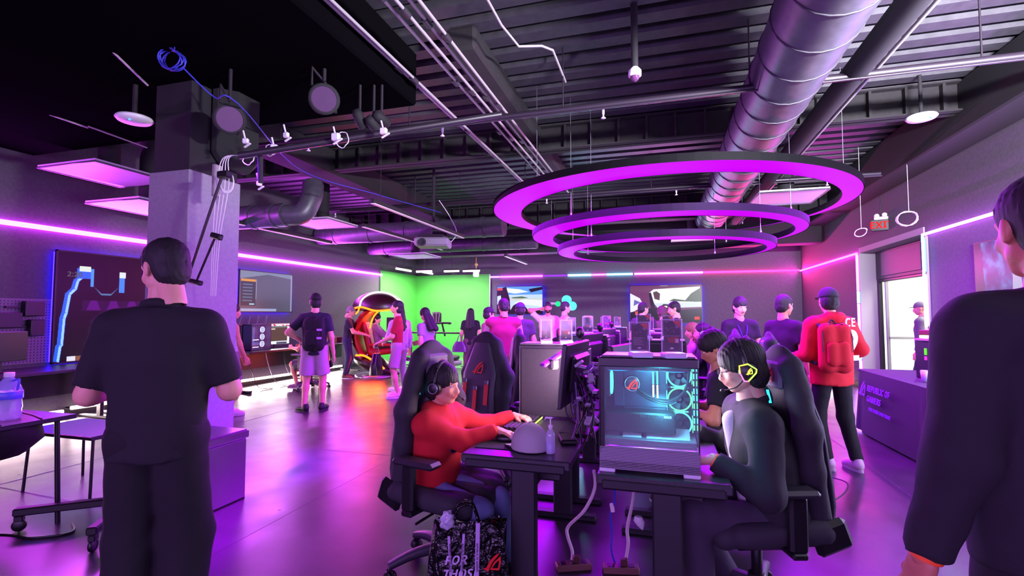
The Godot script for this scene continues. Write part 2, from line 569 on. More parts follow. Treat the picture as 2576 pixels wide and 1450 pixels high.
func build_room() -> void:
	var fm := noisy("floor_vinyl", Color(0.155, 0.15, 0.165), Color(0.19, 0.185, 0.20), 0.02, 0.34, 0.35)
	fm.metallic_specular = 0.6
	var rt := NoiseTexture2D.new()
	var fn := FastNoiseLite.new()
	fn.seed = 5; fn.frequency = 0.012; fn.fractal_octaves = 5
	rt.noise = fn; rt.width = 512; rt.height = 512; rt.seamless = true
	var g := Gradient.new()
	g.set_color(0, Color(0.27, 0.27, 0.27)); g.set_color(1, Color(0.40, 0.40, 0.40))
	rt.color_ramp = g
	fm.roughness = 1.0; fm.roughness_texture = rt
	structure("floor", MB.new().box(V(-1.0, -0.06, 5.5), Vector3(20, 0.12, 20.4)).done(), fm, "dark grey glossy vinyl floor")
	var fl: Node3D = get_node("floor")
	var seam := mat("floor_seam", Color(0.30, 0.29, 0.32), 0.5)
	for a in [[-7.9, 3.0, -3.6, 2.75], [-5.4, 1.2, -5.4, 9.0], [-2.6, 0.5, -2.6, 10.5], [-3.6, 4.6, -1.2, 4.6], [1.9, 1.0, 1.9, 9.0]]:
		put("seam", MB.new().bar(V(a[0], -0.0005, a[1]), V(a[2], -0.0005, a[3]), 0.0018, 4).done(), seam, fl)
	var wm := noisy("wall_paint", Color(0.28, 0.265, 0.30), Color(0.33, 0.315, 0.35), 0.05, 0.75, 1.2, true, 0.03)
	var th := DECK + 0.4
	structure("wall_left", MB.new().box(V(WL - 0.1, th / 2, 5.7), Vector3(0.2, th, 20.0)).done(), wm, "dark purple-grey painted wall")
	structure("wall_back", MB.new().box(V(-2.1, th / 2, WB + 0.1), Vector3(12.4, th, 0.2)).done(), wm, "dark painted end wall")
	structure("wall_front", MB.new().box(V(-2.1, th / 2, -4.1), Vector3(12.4, th, 0.2)).done(), wm)
	# side wall: unseen window out of the frame (d 1.7..6.3), doorway recess (d 8.76..11.28)
	var rw := MB.new()
	rw.box(V(WR + 0.1, th / 2, -0.6), Vector3(0.2, th, 6.8))
	rw.box(V(WR + 0.1, 0.2, 4.6), Vector3(0.2, 0.4, 3.6))
	rw.box(V(WR + 0.1, (2.8 + th) / 2, 4.6), Vector3(0.2, th - 2.8, 3.6))
	rw.box(V(WR + 0.1, th / 2, 7.58), Vector3(0.2, th, 2.36))
	rw.box(V(WR + 0.1, (2.66 + th) / 2, 10.02), Vector3(0.2, th - 2.66, 2.52))
	rw.box(V(WR + 0.1, th / 2, 13.4), Vector3(0.2, th, 4.24))
	structure("wall_right", rw.done(), wm, "dark painted side wall with a doorway")
	var fr := mat("dark_frame", Color(0.12, 0.12, 0.13), 0.4, 0.3)
	var wn := structure("unseen_window_1", MB.new().box(V(WR + 0.08, 1.6, 4.6), Vector3(0.02, 2.4, 3.6)).done(), glow("unseen_window_glow", Color(0.92, 0.90, 1.0), 0.8), "bright unseen window beside the viewer, placed to light the column")  # out of view, placed for the light on the column side
	for k in 4:
		put("window_frame", MB.new().box(V(WR + 0.03, 1.6, 2.83 + 1.18 * k), Vector3(0.08, 2.4, 0.06)).done(), fr, wn)
	var w3 := structure("added_pane_3", MB.new().box(V(-1.5, 1.9, -3.97), Vector3(8.0, 1.6, 0.02)).done(), glow("fill_pane_glow", Color(0.78, 0.58, 1.0), 0.8), "added glowing pane behind the viewer for fill light")  # added pane behind the viewer, goes with the fill light
	for k in 6: put("window_frame", MB.new().box(V(-5.5 + 1.6 * k, 1.9, -3.93), Vector3(0.06, 1.7, 0.08)).done(), fr, w3)  # frame bars of the added pane
	for yy in [1.07, 2.73]: put("window_frame", MB.new().box(V(-1.5, yy, -3.93), Vector3(8.1, 0.06, 0.08)).done(), fr, w3)
	# doorway recess and the white room behind it
	var grey := mat("jamb_paint", Color(0.56, 0.55, 0.54), 0.7)
	var white := mat("white_wall", Color(0.86, 0.86, 0.84), 0.7)
	structure("trim_1", MB.new().box(V(3.95, 1.33, 11.3), Vector3(0.34, 2.64, 0.1)).done(), grey, "pale grey door jamb")
	structure("trim_2", MB.new().box(V(3.95, 1.33, 8.74), Vector3(0.34, 2.64, 0.1)).done(), grey)
	structure("trim_3", MB.new().box(V(3.95, 2.69, 10.02), Vector3(0.34, 0.1, 2.5)).done(), grey, "pale soffit over the doorway")
	var tr := structure("trim_4", MB.new().box(V(4.08, 2.37, 10.02), Vector3(0.06, 0.54, 2.46), 0.01).done(), mat("transom", Color(0.2, 0.19, 0.2), 0.5), "dark transom panel above the door")
	put("panel", MB.new().box(V(4.04, 2.38, 9.1), Vector3(0.03, 0.44, 0.5), 0.005).done(), fr, tr)
	put("panel", MB.new().box(V(4.04, 2.38, 10.2), Vector3(0.03, 0.44, 1.5), 0.005).done(), mat("transom_panel", Color(0.25, 0.23, 0.25), 0.5), tr)
	var dr := structure("door_1", MB.new().box(V(4.08, 1.05, 11.18), Vector3(0.07, 2.10, 0.07), 0.01).box(V(4.08, 1.05, 8.86), Vector3(0.07, 2.10, 0.08), 0.01).box(V(4.08, 2.08, 10.02), Vector3(0.07, 0.05, 2.3), 0.01).done(), fr, "dark door frame of the bright doorway")
	put("glass_door", MB.new().box(V(4.62, 1.05, 11.10), Vector3(1.0, 2.06, 0.012)).done(), pane("door_glass", Color(0.8, 0.9, 0.9), 0.15), dr)
	put("door_rail", MB.new().box(V(5.10, 1.05, 11.10), Vector3(0.05, 2.06, 0.04), 0.004).box(V(4.16, 1.05, 11.10), Vector3(0.05, 2.06, 0.04), 0.004).box(V(4.62, 1.0, 11.08), Vector3(0.9, 0.05, 0.04), 0.004).done(), mat("steel", Color(0.6, 0.6, 0.62), 0.3, 0.8), dr)
	structure("wall_side_room", MB.new().box(V(8.0, 1.7, 10.0), Vector3(0.1, 3.4, 8.0)).box(V(6.2, 1.7, 14.0), Vector3(3.7, 3.4, 0.1)).box(V(6.2, 1.7, 6.2), Vector3(3.7, 3.4, 0.1)).done(), white, "white walls of the side room")
	structure("ceiling_side_room", MB.new().box(V(6.2, 3.45, 10.0), Vector3(3.8, 0.1, 8.0)).done(), white)
	var w2 := structure("unseen_window_2", MB.new().box(V(7.93, 1.55, 12.6), Vector3(0.03, 1.0, 1.5)).done(), glow("unseen_room_glow", Color(1.0, 0.99, 0.95), 3.0), "unseen bright window of the side room, placed to light it")  # out of view, placed to light the side room
	put("window_frame", MB.new().box(V(7.9, 2.08, 12.6), Vector3(0.06, 0.06, 1.62)).box(V(7.9, 1.02, 12.6), Vector3(0.06, 0.06, 1.62)).box(V(7.9, 1.55, 11.82), Vector3(0.06, 1.1, 0.06)).box(V(7.9, 1.55, 13.38), Vector3(0.06, 1.1, 0.06)).done(), grey, w2)
	var cv := thing("unseen_uplight", "unseen white uplight bar beside the viewer, placed to light the roof deck", "lamp")  # unseen bar, placed for the light on the roof deck
	put("trough", MB.new().box(V(2.85, 2.68, 1.62), Vector3(1.7, 0.03, 0.5), 0.01).box(V(2.85, 2.78, 1.40), Vector3(1.7, 0.2, 0.03), 0.005).done(), fr, cv)
	for hx in [2.1, 3.5]: put("hanger", MB.new().bar(V(hx, 2.7, 1.45), V(hx, DECK, 1.45), 0.01, 6).done(), fr, cv)
	put("tube", MB.new().bar(V(2.1, 2.73, 1.5), V(3.6, 2.73, 1.5), 0.015, 8).done(), glow("unseen_uplight_glow", Color(0.95, 0.93, 1.0), 3.0), cv)
	var bm := mat("baseboard", Color(0.06, 0.06, 0.07), 0.5)
	structure("baseboard_left", MB.new().box(V(WL + 0.01, 0.05, 5.7), Vector3(0.02, 0.1, 18.0), 0.003).done(), bm)
	structure("baseboard_back", MB.new().box(V(-0.8, 0.05, WB - 0.01), Vector3(9.0, 0.1, 0.02), 0.003).done(), bm)
	structure("baseboard_right", MB.new().box(V(WR - 0.01, 0.05, 13.4), Vector3(0.02, 0.1, 4.0), 0.003).box(V(WR - 0.01, 0.05, 7.53), Vector3(0.02, 0.1, 2.3), 0.003).done(), bm)
	# column
	var cm := noisy("column_paint", Color(0.50, 0.48, 0.53), Color(0.55, 0.53, 0.58), 0.05, 0.7, 1.5, true, 0.02)
	var co := structure("column", MB.new().box(V(-4.26, 1.375, 3.675), Vector3(0.48, 2.75, 0.57), 0.006).done(), cm, "square grey column with a black upper part")
	put("upper_column", MB.new().box(V(-4.26, 3.5, 3.675), Vector3(0.44, 1.5, 0.53), 0.01).done(), mat("black_paint", Color(0.085, 0.08, 0.095), 0.8), co)
	put("haunch", MB.new().box(V(-3.98, 3.35, 3.85), Vector3(0.30, 1.0, 0.5), 0.12).done(), mat("fireproofing", Color(0.10, 0.11, 0.10), 0.95), co)

func build_ceiling() -> void:
	var dk := noisy("deck_paint", Color(0.21, 0.205, 0.225), Color(0.27, 0.265, 0.285), 0.04, 0.55, 0.8)
	var mb := MB.new()
	var x0 := WL - 0.2
	var x1 := WR + 0.2
	var d := -4.2
	while d < 16.0:
		var y := DECK
		var z := y + 0.15
		mb.quad(V(x0, y, d + 0.16), V(x1, y, d + 0.16), V(x1, y, d), V(x0, y, d))
		mb.quad(V(x0, z, d + 0.175), V(x1, z, d + 0.175), V(x1, y, d + 0.16), V(x0, y, d + 0.16))
		mb.quad(V(x0, z, d + 0.285), V(x1, z, d + 0.285), V(x1, z, d + 0.175), V(x0, z, d + 0.175))
		mb.quad(V(x0, y, d + 0.30), V(x1, y, d + 0.30), V(x1, z, d + 0.285), V(x0, z, d + 0.285))
		d += 0.30
	mb.box(V(-2.1, DECK + 0.3, 5.7), Vector3(12.6, 0.2, 20.4))
	structure("ceiling", mb.done(), dk, "corrugated metal roof deck painted dark")
	var bl := mat("black_paint")
	var bp := noisy("beam_paint", Color(0.085, 0.08, 0.09), Color(0.13, 0.12, 0.12), 0.05, 0.85, 1.0)
	var cross := func(dd, y0, hgt, w):
		var m := MB.new()
		m.box(V(-2.1, y0 + hgt / 2, dd), Vector3(12.0, hgt, 0.02))
		m.box(V(-2.1, y0 + 0.01, dd), Vector3(12.0, 0.02, w))
		m.box(V(-2.1, y0 + hgt - 0.01, dd), Vector3(12.0, 0.02, w))
		var b := structure("beam", m.done(), bp, "steel beam across the ceiling")
		var st := MB.new().box(Vector3.ZERO, Vector3(0.03, hgt - 0.04, w * 0.9)).done()
		for k in 32:
			put("stiffener", st, bp, b, V(-7.9 + k * 0.37, y0 + hgt / 2, dd))
	cross.call(6.9, 3.78, 0.36, 0.2)
	cross.call(2.2, 3.70, 0.42, 0.24)
	cross.call(11.6, 3.55, 0.55, 0.3)
	for a in [[-5.35, 0.55, 3.75, -4.0, 15.4], [-1.75, 0.30, 3.92, 4.2, 9.5], [-4.25, 0.5, 3.62, -4.0, 3.4]]:
		structure("beam", MB.new().box(V(a[0], (a[2] + DECK) / 2, (a[3] + a[4]) / 2), Vector3(a[1], DECK - a[2], a[4] - a[3]), 0.03).done(), bp, "dark girder running along the hall")
	structure("beam", MB.new().box(V(WR - 0.22, 3.85, 5.6), Vector3(0.44, 0.6, 19.0), 0.02).done(), bl, "black bulkhead along the side wall")
	structure("beam", MB.new().box(V(-5.2, 3.85, 0.3), Vector3(5.7, 0.55, 8.4), 0.02).done(), mat("soffit_black", Color(0.035, 0.03, 0.04), 0.9, 0.0, 0.0), "wide flat black soffit over the entrance side")
	structure("beam", MB.new().box(V(-2.1, 3.65, 13.6), Vector3(11.7, 1.0, 0.5), 0.02).done(), bl, "black bulkhead at the far end")
	# ducts
	var galv := noisy("galvanised", Color(0.26, 0.255, 0.29), Color(0.34, 0.33, 0.37), 0.03, 0.42, 1.0)
	galv.metallic = 0.25
	var du := thing("spiral_duct", "large round spiral-seamed air duct running along the ceiling beside the black pipe", "duct")
	put("duct_body", MB.new().tube(pts([V(1.13, 3.62, 1.0), V(1.13, 3.62, 13.3)]), 0.31, 32).done(), galv, du)
	for k in 26:
		var rp := PackedVector3Array()
		for s in 24:
			var a := TAU * s / 24
			rp.append(V(1.13 + 0.313 * cos(a), 3.62 + 0.313 * sin(a), 1.2 + k * 0.46 + 0.04 * sin(a)))
		put("seam", MB.new().tube(rp, 0.008, 5, true).done(), mat("duct_seam", Color(0.25, 0.24, 0.27), 0.5, 0.5), du)
	var pi := thing("insulated_pipe", "thick black insulated pipe beside the big spiral duct", "pipe")
	put("pipe_body", MB.new().tube(pts([V(1.66, 3.55, 1.0), V(1.66, 3.55, 13.2)]), 0.10, 16).done(), bl, pi)
	put("pipe_strut", MB.new().bar(V(1.86, 3.60, 1.0), V(1.86, 3.60, 13.2), 0.018, 6).done(), mat("conduit", Color(0.62, 0.60, 0.60), 0.45, 0.15), pi)
	for k in 6: put("hanger", MB.new().box(V(1.66, 3.83, 2.2 + 1.9 * k), Vector3(0.02, 0.45, 0.02)).done(), bl, pi)
	var rd := func(lab, a, b, r, ma):
		var o := thing("round_duct", lab, "duct")
		put("duct_body", MB.new().tube(pts([a, b]), r, 24).done(), ma, o)
		for k in 5:
			var q: Vector3 = (a as Vector3).lerp(b, (k + 0.5) / 5)
			put("collar", MB.new().tube(pts([q - (b - a).normalized() * 0.03, q + (b - a).normalized() * 0.03]), r + 0.012, 24).done(), ma, o)
	rd.call("round duct crossing under the ceiling behind the column", V(-7.9, 3.05, 6.6), V(-5.75, 3.05, 6.6), 0.19, galv)
	rd.call("long round duct crossing in front of the far bulkhead", V(-7.9, 3.35, 10.2), V(-3.2, 3.35, 10.2), 0.22, galv)
	rd.call("round duct crossing above the red pod", V(-7.9, 3.3, 12.4), V(-3.0, 3.3, 12.4), 0.17, galv)
	var el := thing("duct_elbow", "flexible foil duct elbow dropping to a ceiling panel", "duct")
	put("hose", MB.new().tube(curve([V(-5.8, 3.05, 6.6), V(-5.55, 3.08, 6.7), V(-5.45, 3.35, 6.8), V(-5.5, 3.6, 6.9)], 5), 0.17, 16).done(), galv, el)
	# conduits
	var cdm := mat("conduit")
	var xs := [-2.32, -2.27, -1.92, -1.82, -1.74, -1.66]
	for k in 6:
		var c := thing("conduit", ["wide double metal conduit at the outer edge of the ceiling bundle", "thin metal conduit hugging the wide double one", "metal conduit with couplings on the inner side of the gap", "metal conduit in the middle of the inner bundle", "metal conduit with a long straight run in the inner bundle", "metal conduit at the inner edge of the ceiling bundle"][k], "conduit", Vector3.ZERO, 0, "conduits along the ceiling")
		var hh: float = 3.74 - 0.02 * (k % 2)
		put("pipe_run", MB.new().bar(V(xs[k], hh, -1.0), V(xs[k] + 0.06, hh, 8.2 + 0.2 * k), 0.022 if k == 0 else 0.014, 8).done(), cdm, c)
		for j in 4: put("coupling", MB.new().bar(V(xs[k] + 0.02, hh, 2.6 + j * 1.4 + k * 0.2), V(xs[k] + 0.02, hh, 2.7 + j * 1.4 + k * 0.2), 0.028, 8).done(), mat("coupling", Color(0.25, 0.24, 0.26), 0.5, 0.5), c)
	one("bent_conduit", MB.new().tube(pts([V(-1.25, 3.9, 2.0), V(-1.25, 3.9, 3.9), V(-1.18, 3.86, 4.2), V(-0.98, 3.86, 4.25), V(-0.9, 3.86, 4.35), V(-0.9, 3.86, 5.0)]), 0.012, 6).done(), cdm, "thin conduit with a jog bolted under the deck", "conduit")
	# sprinkler pipes across the hall
	var spm := mat("sprinkler_pipe", Color(0.15, 0.12, 0.16), 0.4, 0.1)
	var sp := func(dd, y, xa, xb, lab):
		var o := thing("sprinkler_pipe", lab, "pipe")
		put("pipe_run", MB.new().bar(V(xa, y, dd), V(xb, y, dd), 0.035, 10).bar(V(xa, y - 0.05, dd - 0.06), V(xb, y - 0.05, dd - 0.06), 0.010, 6).done(), spm, o)
		for k in 5:
			var x: float = lerpf(xa, xb, (k + 0.5) / 5)
			put("hanger", MB.new().bar(V(x, y, dd), V(x, DECK, dd), 0.008, 5).done(), spm, o)
			put("sprinkler_head", MB.new().lathe(V(x + 0.4, y - 0.11, dd), [Vector2(0.001, -0.02), Vector2(0.025, -0.018), Vector2(0.006, 0.0), Vector2(0.012, 0.03), Vector2(0.012, 0.08)], 10).done(), mat("white_plastic", Color(0.85, 0.84, 0.86), 0.4), o)
	sp.call(4.85, 3.5, -5.2, 3.4, "long black sprinkler pipe crossing in front of the ring lamps")
	sp.call(8.6, 3.55, -7.8, 3.2, "sprinkler pipe crossing above the ring lamps")
	# small devices
	var wp := mat("white_plastic")
	var ap := func(at, lab, hang):
		var o := thing("access_point", lab, "access point", at)
		put("shell", MB.new().lathe(Vector3.ZERO, [Vector2(0.001, -0.03), Vector2(0.06, -0.028), Vector2(0.13, -0.012), Vector2(0.15, 0.01), Vector2(0.14, 0.028), Vector2(0.001, 0.03)], 28).done(), wp, o)
		put("status_light", MB.new().ell(Vector3(0.05, -0.028, 0.08), Vector3(0.01, 0.006, 0.01), 8, 5).done(), glow("blue_led", Color(0.2, 0.5, 1.0), 4.0), o)
		put("mount", MB.new().bar(Vector3(0, 0.03, 0), Vector3(0, hang, 0), 0.02, 8).done(), bl, o)
	ap.call(pz(338, 303, 4.6), "white oval wireless access point hanging beside the column", 0.9)
	ap.call(pz(2318, 298, 5.6), "white oval wireless access point under the roof deck near the big duct", DECK - pz(2318, 298, 5.6).y)
	var dc := thing("dome_camera", "white dome camera on a black drop pole above the ring lamps", "camera", pz(1597, 190, 4.3))
	put("pole", MB.new().bar(Vector3(0, 0.05, 0), Vector3(0, DECK - dc.position.y, 0), 0.03, 12).done(), bl, dc)
	put("housing", MB.new().lathe(Vector3.ZERO, [Vector2(0.03, 0.07), Vector2(0.055, 0.04), Vector2(0.055, -0.005), Vector2(0.04, -0.01)], 20).done(), wp, dc)
	put("dome", MB.new().ell(Vector3(0, -0.01, 0), Vector3(0.04, 0.045, 0.04)).done(), mat("smoked_dome", Color(0.35, 0.2, 0.35), 0.1), dc)
	# flat diffusers
	var dif := mat("diffuser_panel", Color(0.75, 0.74, 0.78), 0.5)
	var pn := func(a, b, c2, dd2, lab):
		# four corners on the underside
		var o := thing("ceiling_panel", lab, "ceiling panel", Vector3.ZERO, 0, "square ceiling diffusers")
		var u := Vector3(0, 0.035, 0)
		var m := MB.new()
		m.quad(a, b, c2, dd2); m.quad(a + u, dd2 + u, c2 + u, b + u)
		m.quad(a, a + u, b + u, b); m.quad(b, b + u, c2 + u, c2); m.quad(c2, c2 + u, dd2 + u, dd2); m.quad(dd2, dd2 + u, a + u, a)
		put("panel", m.done(), dif, o)
		put("rim", MB.new().tube(pts([a, b, c2, dd2]), 0.012, 5, true).done(), mat("panel_rim", Color(0.4, 0.39, 0.42), 0.4, 0.5), o)
		var ctr: Vector3 = (a + b + c2 + dd2) / 4
		put("neck", MB.new().tube(pts([ctr + u, Vector3(ctr.x, DECK, ctr.z)]), 0.12, 16).done(), bl, o)
	var sq := func(x, y, d2, w, l, lab): pn.call(V(x, y, d2), V(x + w, y, d2), V(x + w, y, d2 + l), V(x, y, d2 + l), lab)
	sq.call(-7.45, 3.28, 4.2, 1.0, 1.0, "violet-lit square ceiling panel nearest the tall blue-edged screen, above it")
	sq.call(-7.6, 2.98, 4.85, 1.0, 1.0, "violet-lit square ceiling panel low beside the column, over the big screen")
	sq.call(-6.75, 3.2, 7.7, 0.95, 0.95, "pink-lit square ceiling panel behind the column near the foil duct")
	sq.call(-6.6, 2.95, 11.2, 1.0, 1.0, "pale square ceiling panel near the green-screen corner")
	sq.call(1.5, 3.3, 8.3, 0.95, 1.0, "grey square ceiling panel seen through the largest ring lamp")
	sq.call(0.3, 3.2, 11.9, 0.95, 0.7, "small pale ceiling panel seen through the smallest ring lamp")
	# unlit linear fixtures
	var lin := func(x, y, da, db, lab):
		var o := thing("linear_lamp", lab, "ceiling lamp", Vector3.ZERO, 0, "unlit linear lamps")
		put("lamp_body", MB.new().box(V(x, y + 0.03, (da + db) / 2), Vector3(0.07, 0.06, db - da), 0.008).done(), bl, o)
		put("diffuser", MB.new().box(V(x, y - 0.004, (da + db) / 2), Vector3(0.06, 0.012, db - da - 0.02), 0.003).done(), mat("lamp_diffuser", Color(0.85, 0.84, 0.82), 0.5), o)
		for q in [da + 0.2, db - 0.2]: put("cable", MB.new().bar(V(x, y + 0.06, q), V(x, DECK, q), 0.004, 4).done(), bl, o)
	lin.call(-3.58, 2.9, 5.65, 8.8, "unlit linear lamp hanging between the column and the ring lamps")
	lin.call(-6.5, 2.9, 6.0, 8.75, "unlit linear lamp hanging parallel to the pink wall tube")
	lin.call(-3.7, 2.9, 11.9, 14.0, "short unlit linear lamp hanging at the far end beside the green screen")
	lin.call(-5.2, 3.05, 7.9, 11.4, "thin unlit linear lamp leading toward the projector")
	# projector
	var pj := thing("projector", "grey ceiling projector hung on a bracket near the green screen", "projector", pz(1090, 612, 9.2), 16)
	put("case", MB.new().box(Vector3.ZERO, Vector3(0.62, 0.16, 0.5), 0.03).done(), mat("projector_case", Color(0.45, 0.44, 0.46), 0.5), pj)
	put("lens", MB.new().lathe(Vector3(-0.15, -0.02, 0.25), [Vector2(0.001, 0.0), Vector2(0.06, 0.0), Vector2(0.07, 0.05), Vector2(0.06, 0.08), Vector2(0.04, 0.06), Vector2(0.001, 0.05)], 18, turn(90, Vector3.RIGHT)).done(), bl, pj)
	put("mount_plate", MB.new().box(Vector3(0, 0.13, 0), Vector3(0.4, 0.03, 0.3), 0.005).box(Vector3(0.12, 0.2, 0), Vector3(0.28, 0.12, 0.05), 0.005).done(), bl, pj)
	put("pole", MB.new().bar(Vector3(0, 0.13, 0), Vector3(0, DECK - pj.position.y, 0), 0.03, 10).done(), bl, pj)
	put("cable", MB.new().tube(curve([Vector3(0.25, 0.0, -0.2), Vector3(0.42, 0.2, -0.1), Vector3(0.3, 0.5, 0), Vector3(0.1, 0.8, 0)], 5), 0.008, 5).done(), wp, pj)
	# stage lamps on the lighting pipe by the column
	var lp := thing("lighting_pipe", "black lighting pipe with clamps and cables above the column", "pipe")
	put("pipe_run", MB.new().bar(pz(600, 392, 4.2), pz(1260, 288, 4.75), 0.03, 10).done(), spm, lp)
	put("drop_pipe", MB.new().bar(pz(655, 375, 4.3), pz(655, 462, 4.3), 0.022, 8).done(), bl, lp)
	for a in [[618, 355, 0.05], [690, 372, 0.06], [845, 345, 0.07], [720, 340, 0.05], [965, 330, 0.06], [652, 462, 0.045]]:
		var p := pz(a[0], a[1], 4.3)
		put("clamp", MB.new().box(p, Vector3(a[2], a[2] * 0.9, a[2] * 0.7), 0.008, turn(a[0] % 60)).box(p + Vector3(0.02, -0.04, 0), Vector3(a[2] * 1.4, 0.012, 0.02), 0.003, turn(25, Vector3.BACK)).bar(p, p + Vector3(-0.02, 0.09, 0.01), 0.008, 5).done(), wp, lp)
	for k in 3:
		var cl := PackedVector3Array()
		var ct := pz([680, 625, 862][k], [378, 398, 352][k], 4.3)
		for s in 14: cl.append(ct + Vector3(cos(TAU * s / 14) * 0.06, sin(TAU * s / 14) * (0.05 + 0.01 * k), sin(s * 1.7) * 0.01))
		put("cable_loop", MB.new().tube(cl, 0.005, 4, true).done(), wp, lp)
	var par := func(px, py, lab, aim):
		var at := pz(px, py, 4.3)
		var o := thing("stage_lamp", lab, "stage lamp", at, 0, "round stage lamps on the lighting pipe")
		var bs := Basis(Quaternion(Vector3.UP, (aim - at).normalized()))
		put("housing", MB.new().lathe(Vector3.ZERO, [Vector2(0.001, -0.22), Vector2(0.10, -0.2), Vector2(0.125, -0.05), Vector2(0.13, 0.03), Vector2(0.105, 0.03)], 24, bs).done(), bl, o)
		put("lens", MB.new().lathe(Vector3.ZERO, [Vector2(0.104, 0.02), Vector2(0.06, 0.028), Vector2(0.001, 0.03)], 24, bs).done(), glow("stage_lens", Color(0.72, 0.48, 0.86), 0.32), o)
		put("yoke", MB.new().tube(pts([bs * Vector3(0.14, 0, 0), bs * Vector3(0.14, -0.02, 0) + Vector3(0, 0.16, 0), bs * Vector3(-0.14, -0.02, 0) + Vector3(0, 0.16, 0), bs * Vector3(-0.14, 0, 0)]), 0.012, 6).done(), bl, o)
		put("stem", MB.new().bar(Vector3(0, 0.16, 0), Vector3(0, DECK - at.y, 0), 0.015, 6).done(), bl, o)
		return o
	var sl: Node3D = par.call(577, 300, "round stage lamp with a lavender lens close above the column", EYE + Vector3(0.3, 0.2, -0.8))
	par.call(815, 250, "round stage lamp with a lavender lens over the aisle beside the column", EYE + Vector3(-0.2, 0.8, -0.9))
	var beam := SpotLight3D.new()
	beam.name = "unseen_floor_spot"  # violet spot of unseen source, placed to light the aisle floor
	beam.light_color = Color(0.50, 0.06, 1.0); beam.light_energy = 200.0; beam.spot_angle = 15.0; beam.spot_angle_attenuation = 0.9; beam.light_size = 0.1; beam.spot_range = 30.0; beam.shadow_enabled = true
	sl.add_child(beam)
	var tg := gnd(690, 1180)
	beam.transform = Transform3D(Basis.looking_at(tg - sl.position - Vector3(0.16, -0.2, -0.1), Vector3.FORWARD), Vector3(0.16, -0.2, -0.1))
	for k in 3:
		one("track_spot", MB.new().lathe(pz([905, 940, 960][k], [300, 315, 300][k], 4.6), [Vector2(0.001, -0.09), Vector2(0.045, -0.08), Vector2(0.05, 0.05), Vector2(0.03, 0.09), Vector2(0.001, 0.09)], 14, turn(30 + 20 * k, Vector3(1, 0, 0.4).normalized())).bar(pz([905, 940, 960][k], [300, 315, 300][k], 4.6), pz([905, 940, 960][k], [300, 315, 300][k], 4.6) + Vector3(0, 0.55, 0), 0.012, 6).done(), bl, ["small black spotlight with an orange gel on the lighting pipe", "small black spotlight in the middle of the lighting pipe", "small black spotlight at the end of the lighting pipe"][k], "spotlight")
	# coils of cable
	var coil := func(ct, rx, ry, tilt, ma, lab, loops):
		var p := []
		for s in 14 * loops:
			var a: float = TAU * s / 14
			p.append(ct + Basis(Vector3(0, 0, 1), deg_to_rad(tilt)) * Vector3(cos(a) * rx * (1 + 0.05 * sin(s * 0.9)), sin(a) * ry * (1 + 0.06 * cos(s * 1.3)), 0.015 * sin(s * 0.37) * 2))
		one("cable_coil", MB.new().tube(PackedVector3Array(p), 0.006, 5).bar(p[3], Vector3(p[3].x, DECK, p[3].z), 0.004, 5).done(), ma, lab, "cable")
	coil.call(pz(432, 150, 4.0), 0.12, 0.08, -28, mat("blue_cable", Color(0.2, 0.22, 0.7), 0.5), "blue coil of network cable hanging from the black ceiling", 5)
	coil.call(pz(2282, 550, 7.0), 0.13, 0.10, 10, wp, "white coil of cable hanging near the exit sign", 4)
	coil.call(pz(2165, 585, 8.0), 0.10, 0.06, 20, wp, "small white loop of cable hanging near the exit sign", 2)
	one("blue_cable", MB.new().tube(curve([pz(460, 170, 4.0), pz(540, 245, 4.1), pz(600, 262, 4.2), pz(760, 430, 6.5), pz(950, 490, 7.5), pz(1110, 535, 8.5)], 6), 0.006, 5).done(), mat("blue_cable"), "thin blue cable strung from the coil along the ceiling", "cable")
	var rods := [[pz(150, 0, 3.6), pz(372, 215, 4.4)], [pz(0, 245, 5.0), pz(222, 322, 5.6)], [pz(222, 318, 5.6), pz(370, 372, 6.2)], [pz(2576, 95, 5.2), pz(2330, 270, 6.4)], [pz(2576, 205, 5.4), pz(2350, 300, 6.6)]]
	for k in 5:
		one("rigid_conduit", MB.new().bar(rods[k][0], rods[k][1], 0.009, 6).done(), cdm, ["thin conduit slanting down to the top of the column", "thin conduit leading across toward the white access point", "thin conduit running on behind the column", "thin conduit under the deck above the oval access point", "thin conduit leading away from the oval access point"][k], "conduit")
	# spring arms and cables on the column
	var bk := mat("black_plastic", Color(0.075, 0.07, 0.085), 0.4)
	var arm := thing("microphone_arm", "black folding boom arm clamped to the column beside white cables", "boom arm")
	put("arm_tube", MB.new().bar(pz(560, 440, 4.15), pz(475, 690, 4.2), 0.012, 8).bar(pz(540, 600, 4.2), pz(495, 705, 4.25), 0.010, 8).done(), bk, arm)
	put("clamp", MB.new().box(pz(565, 440, 4.15), Vector3(0.12, 0.06, 0.06), 0.01).done(), bk, arm)
	put("clamp", MB.new().box(pz(545, 595, 4.2), Vector3(0.11, 0.05, 0.05), 0.01, turn(-15, Vector3.BACK)).done(), bk, arm)
	put("clamp", MB.new().box(pz(492, 710, 4.2), Vector3(0.13, 0.04, 0.05), 0.01, turn(-12, Vector3.BACK)).done(), bk, arm)
	put("mount_plate", MB.new().box(pz(545, 455, 4.35), Vector3(0.03, 0.28, 0.08), 0.005).done(), mat("jamb_paint"), arm)
	var hc := thing("hanging_cables", "white cables looped and hanging down the lit side of the column", "cable")
	for k in 4:
		put("cable", MB.new().tube(curve([pz(602, 391, 4.2), pz(560 + 5 * k, 400, 4.22), pz(545 + 10 * k, 470, 4.22), pz(535 + 6 * k, 600, 4.25), pz(530 + 4 * k, 745, 4.3)], 6), 0.004, 5).done(), wp, hc)
	var lpz := PackedVector3Array()
	for s in 40: lpz.append(pz(570 + 18 * cos(TAU * s / 13), 455 + 26 * sin(TAU * s / 13) + s * 0.2, 4.2 + 0.01 * sin(s)))
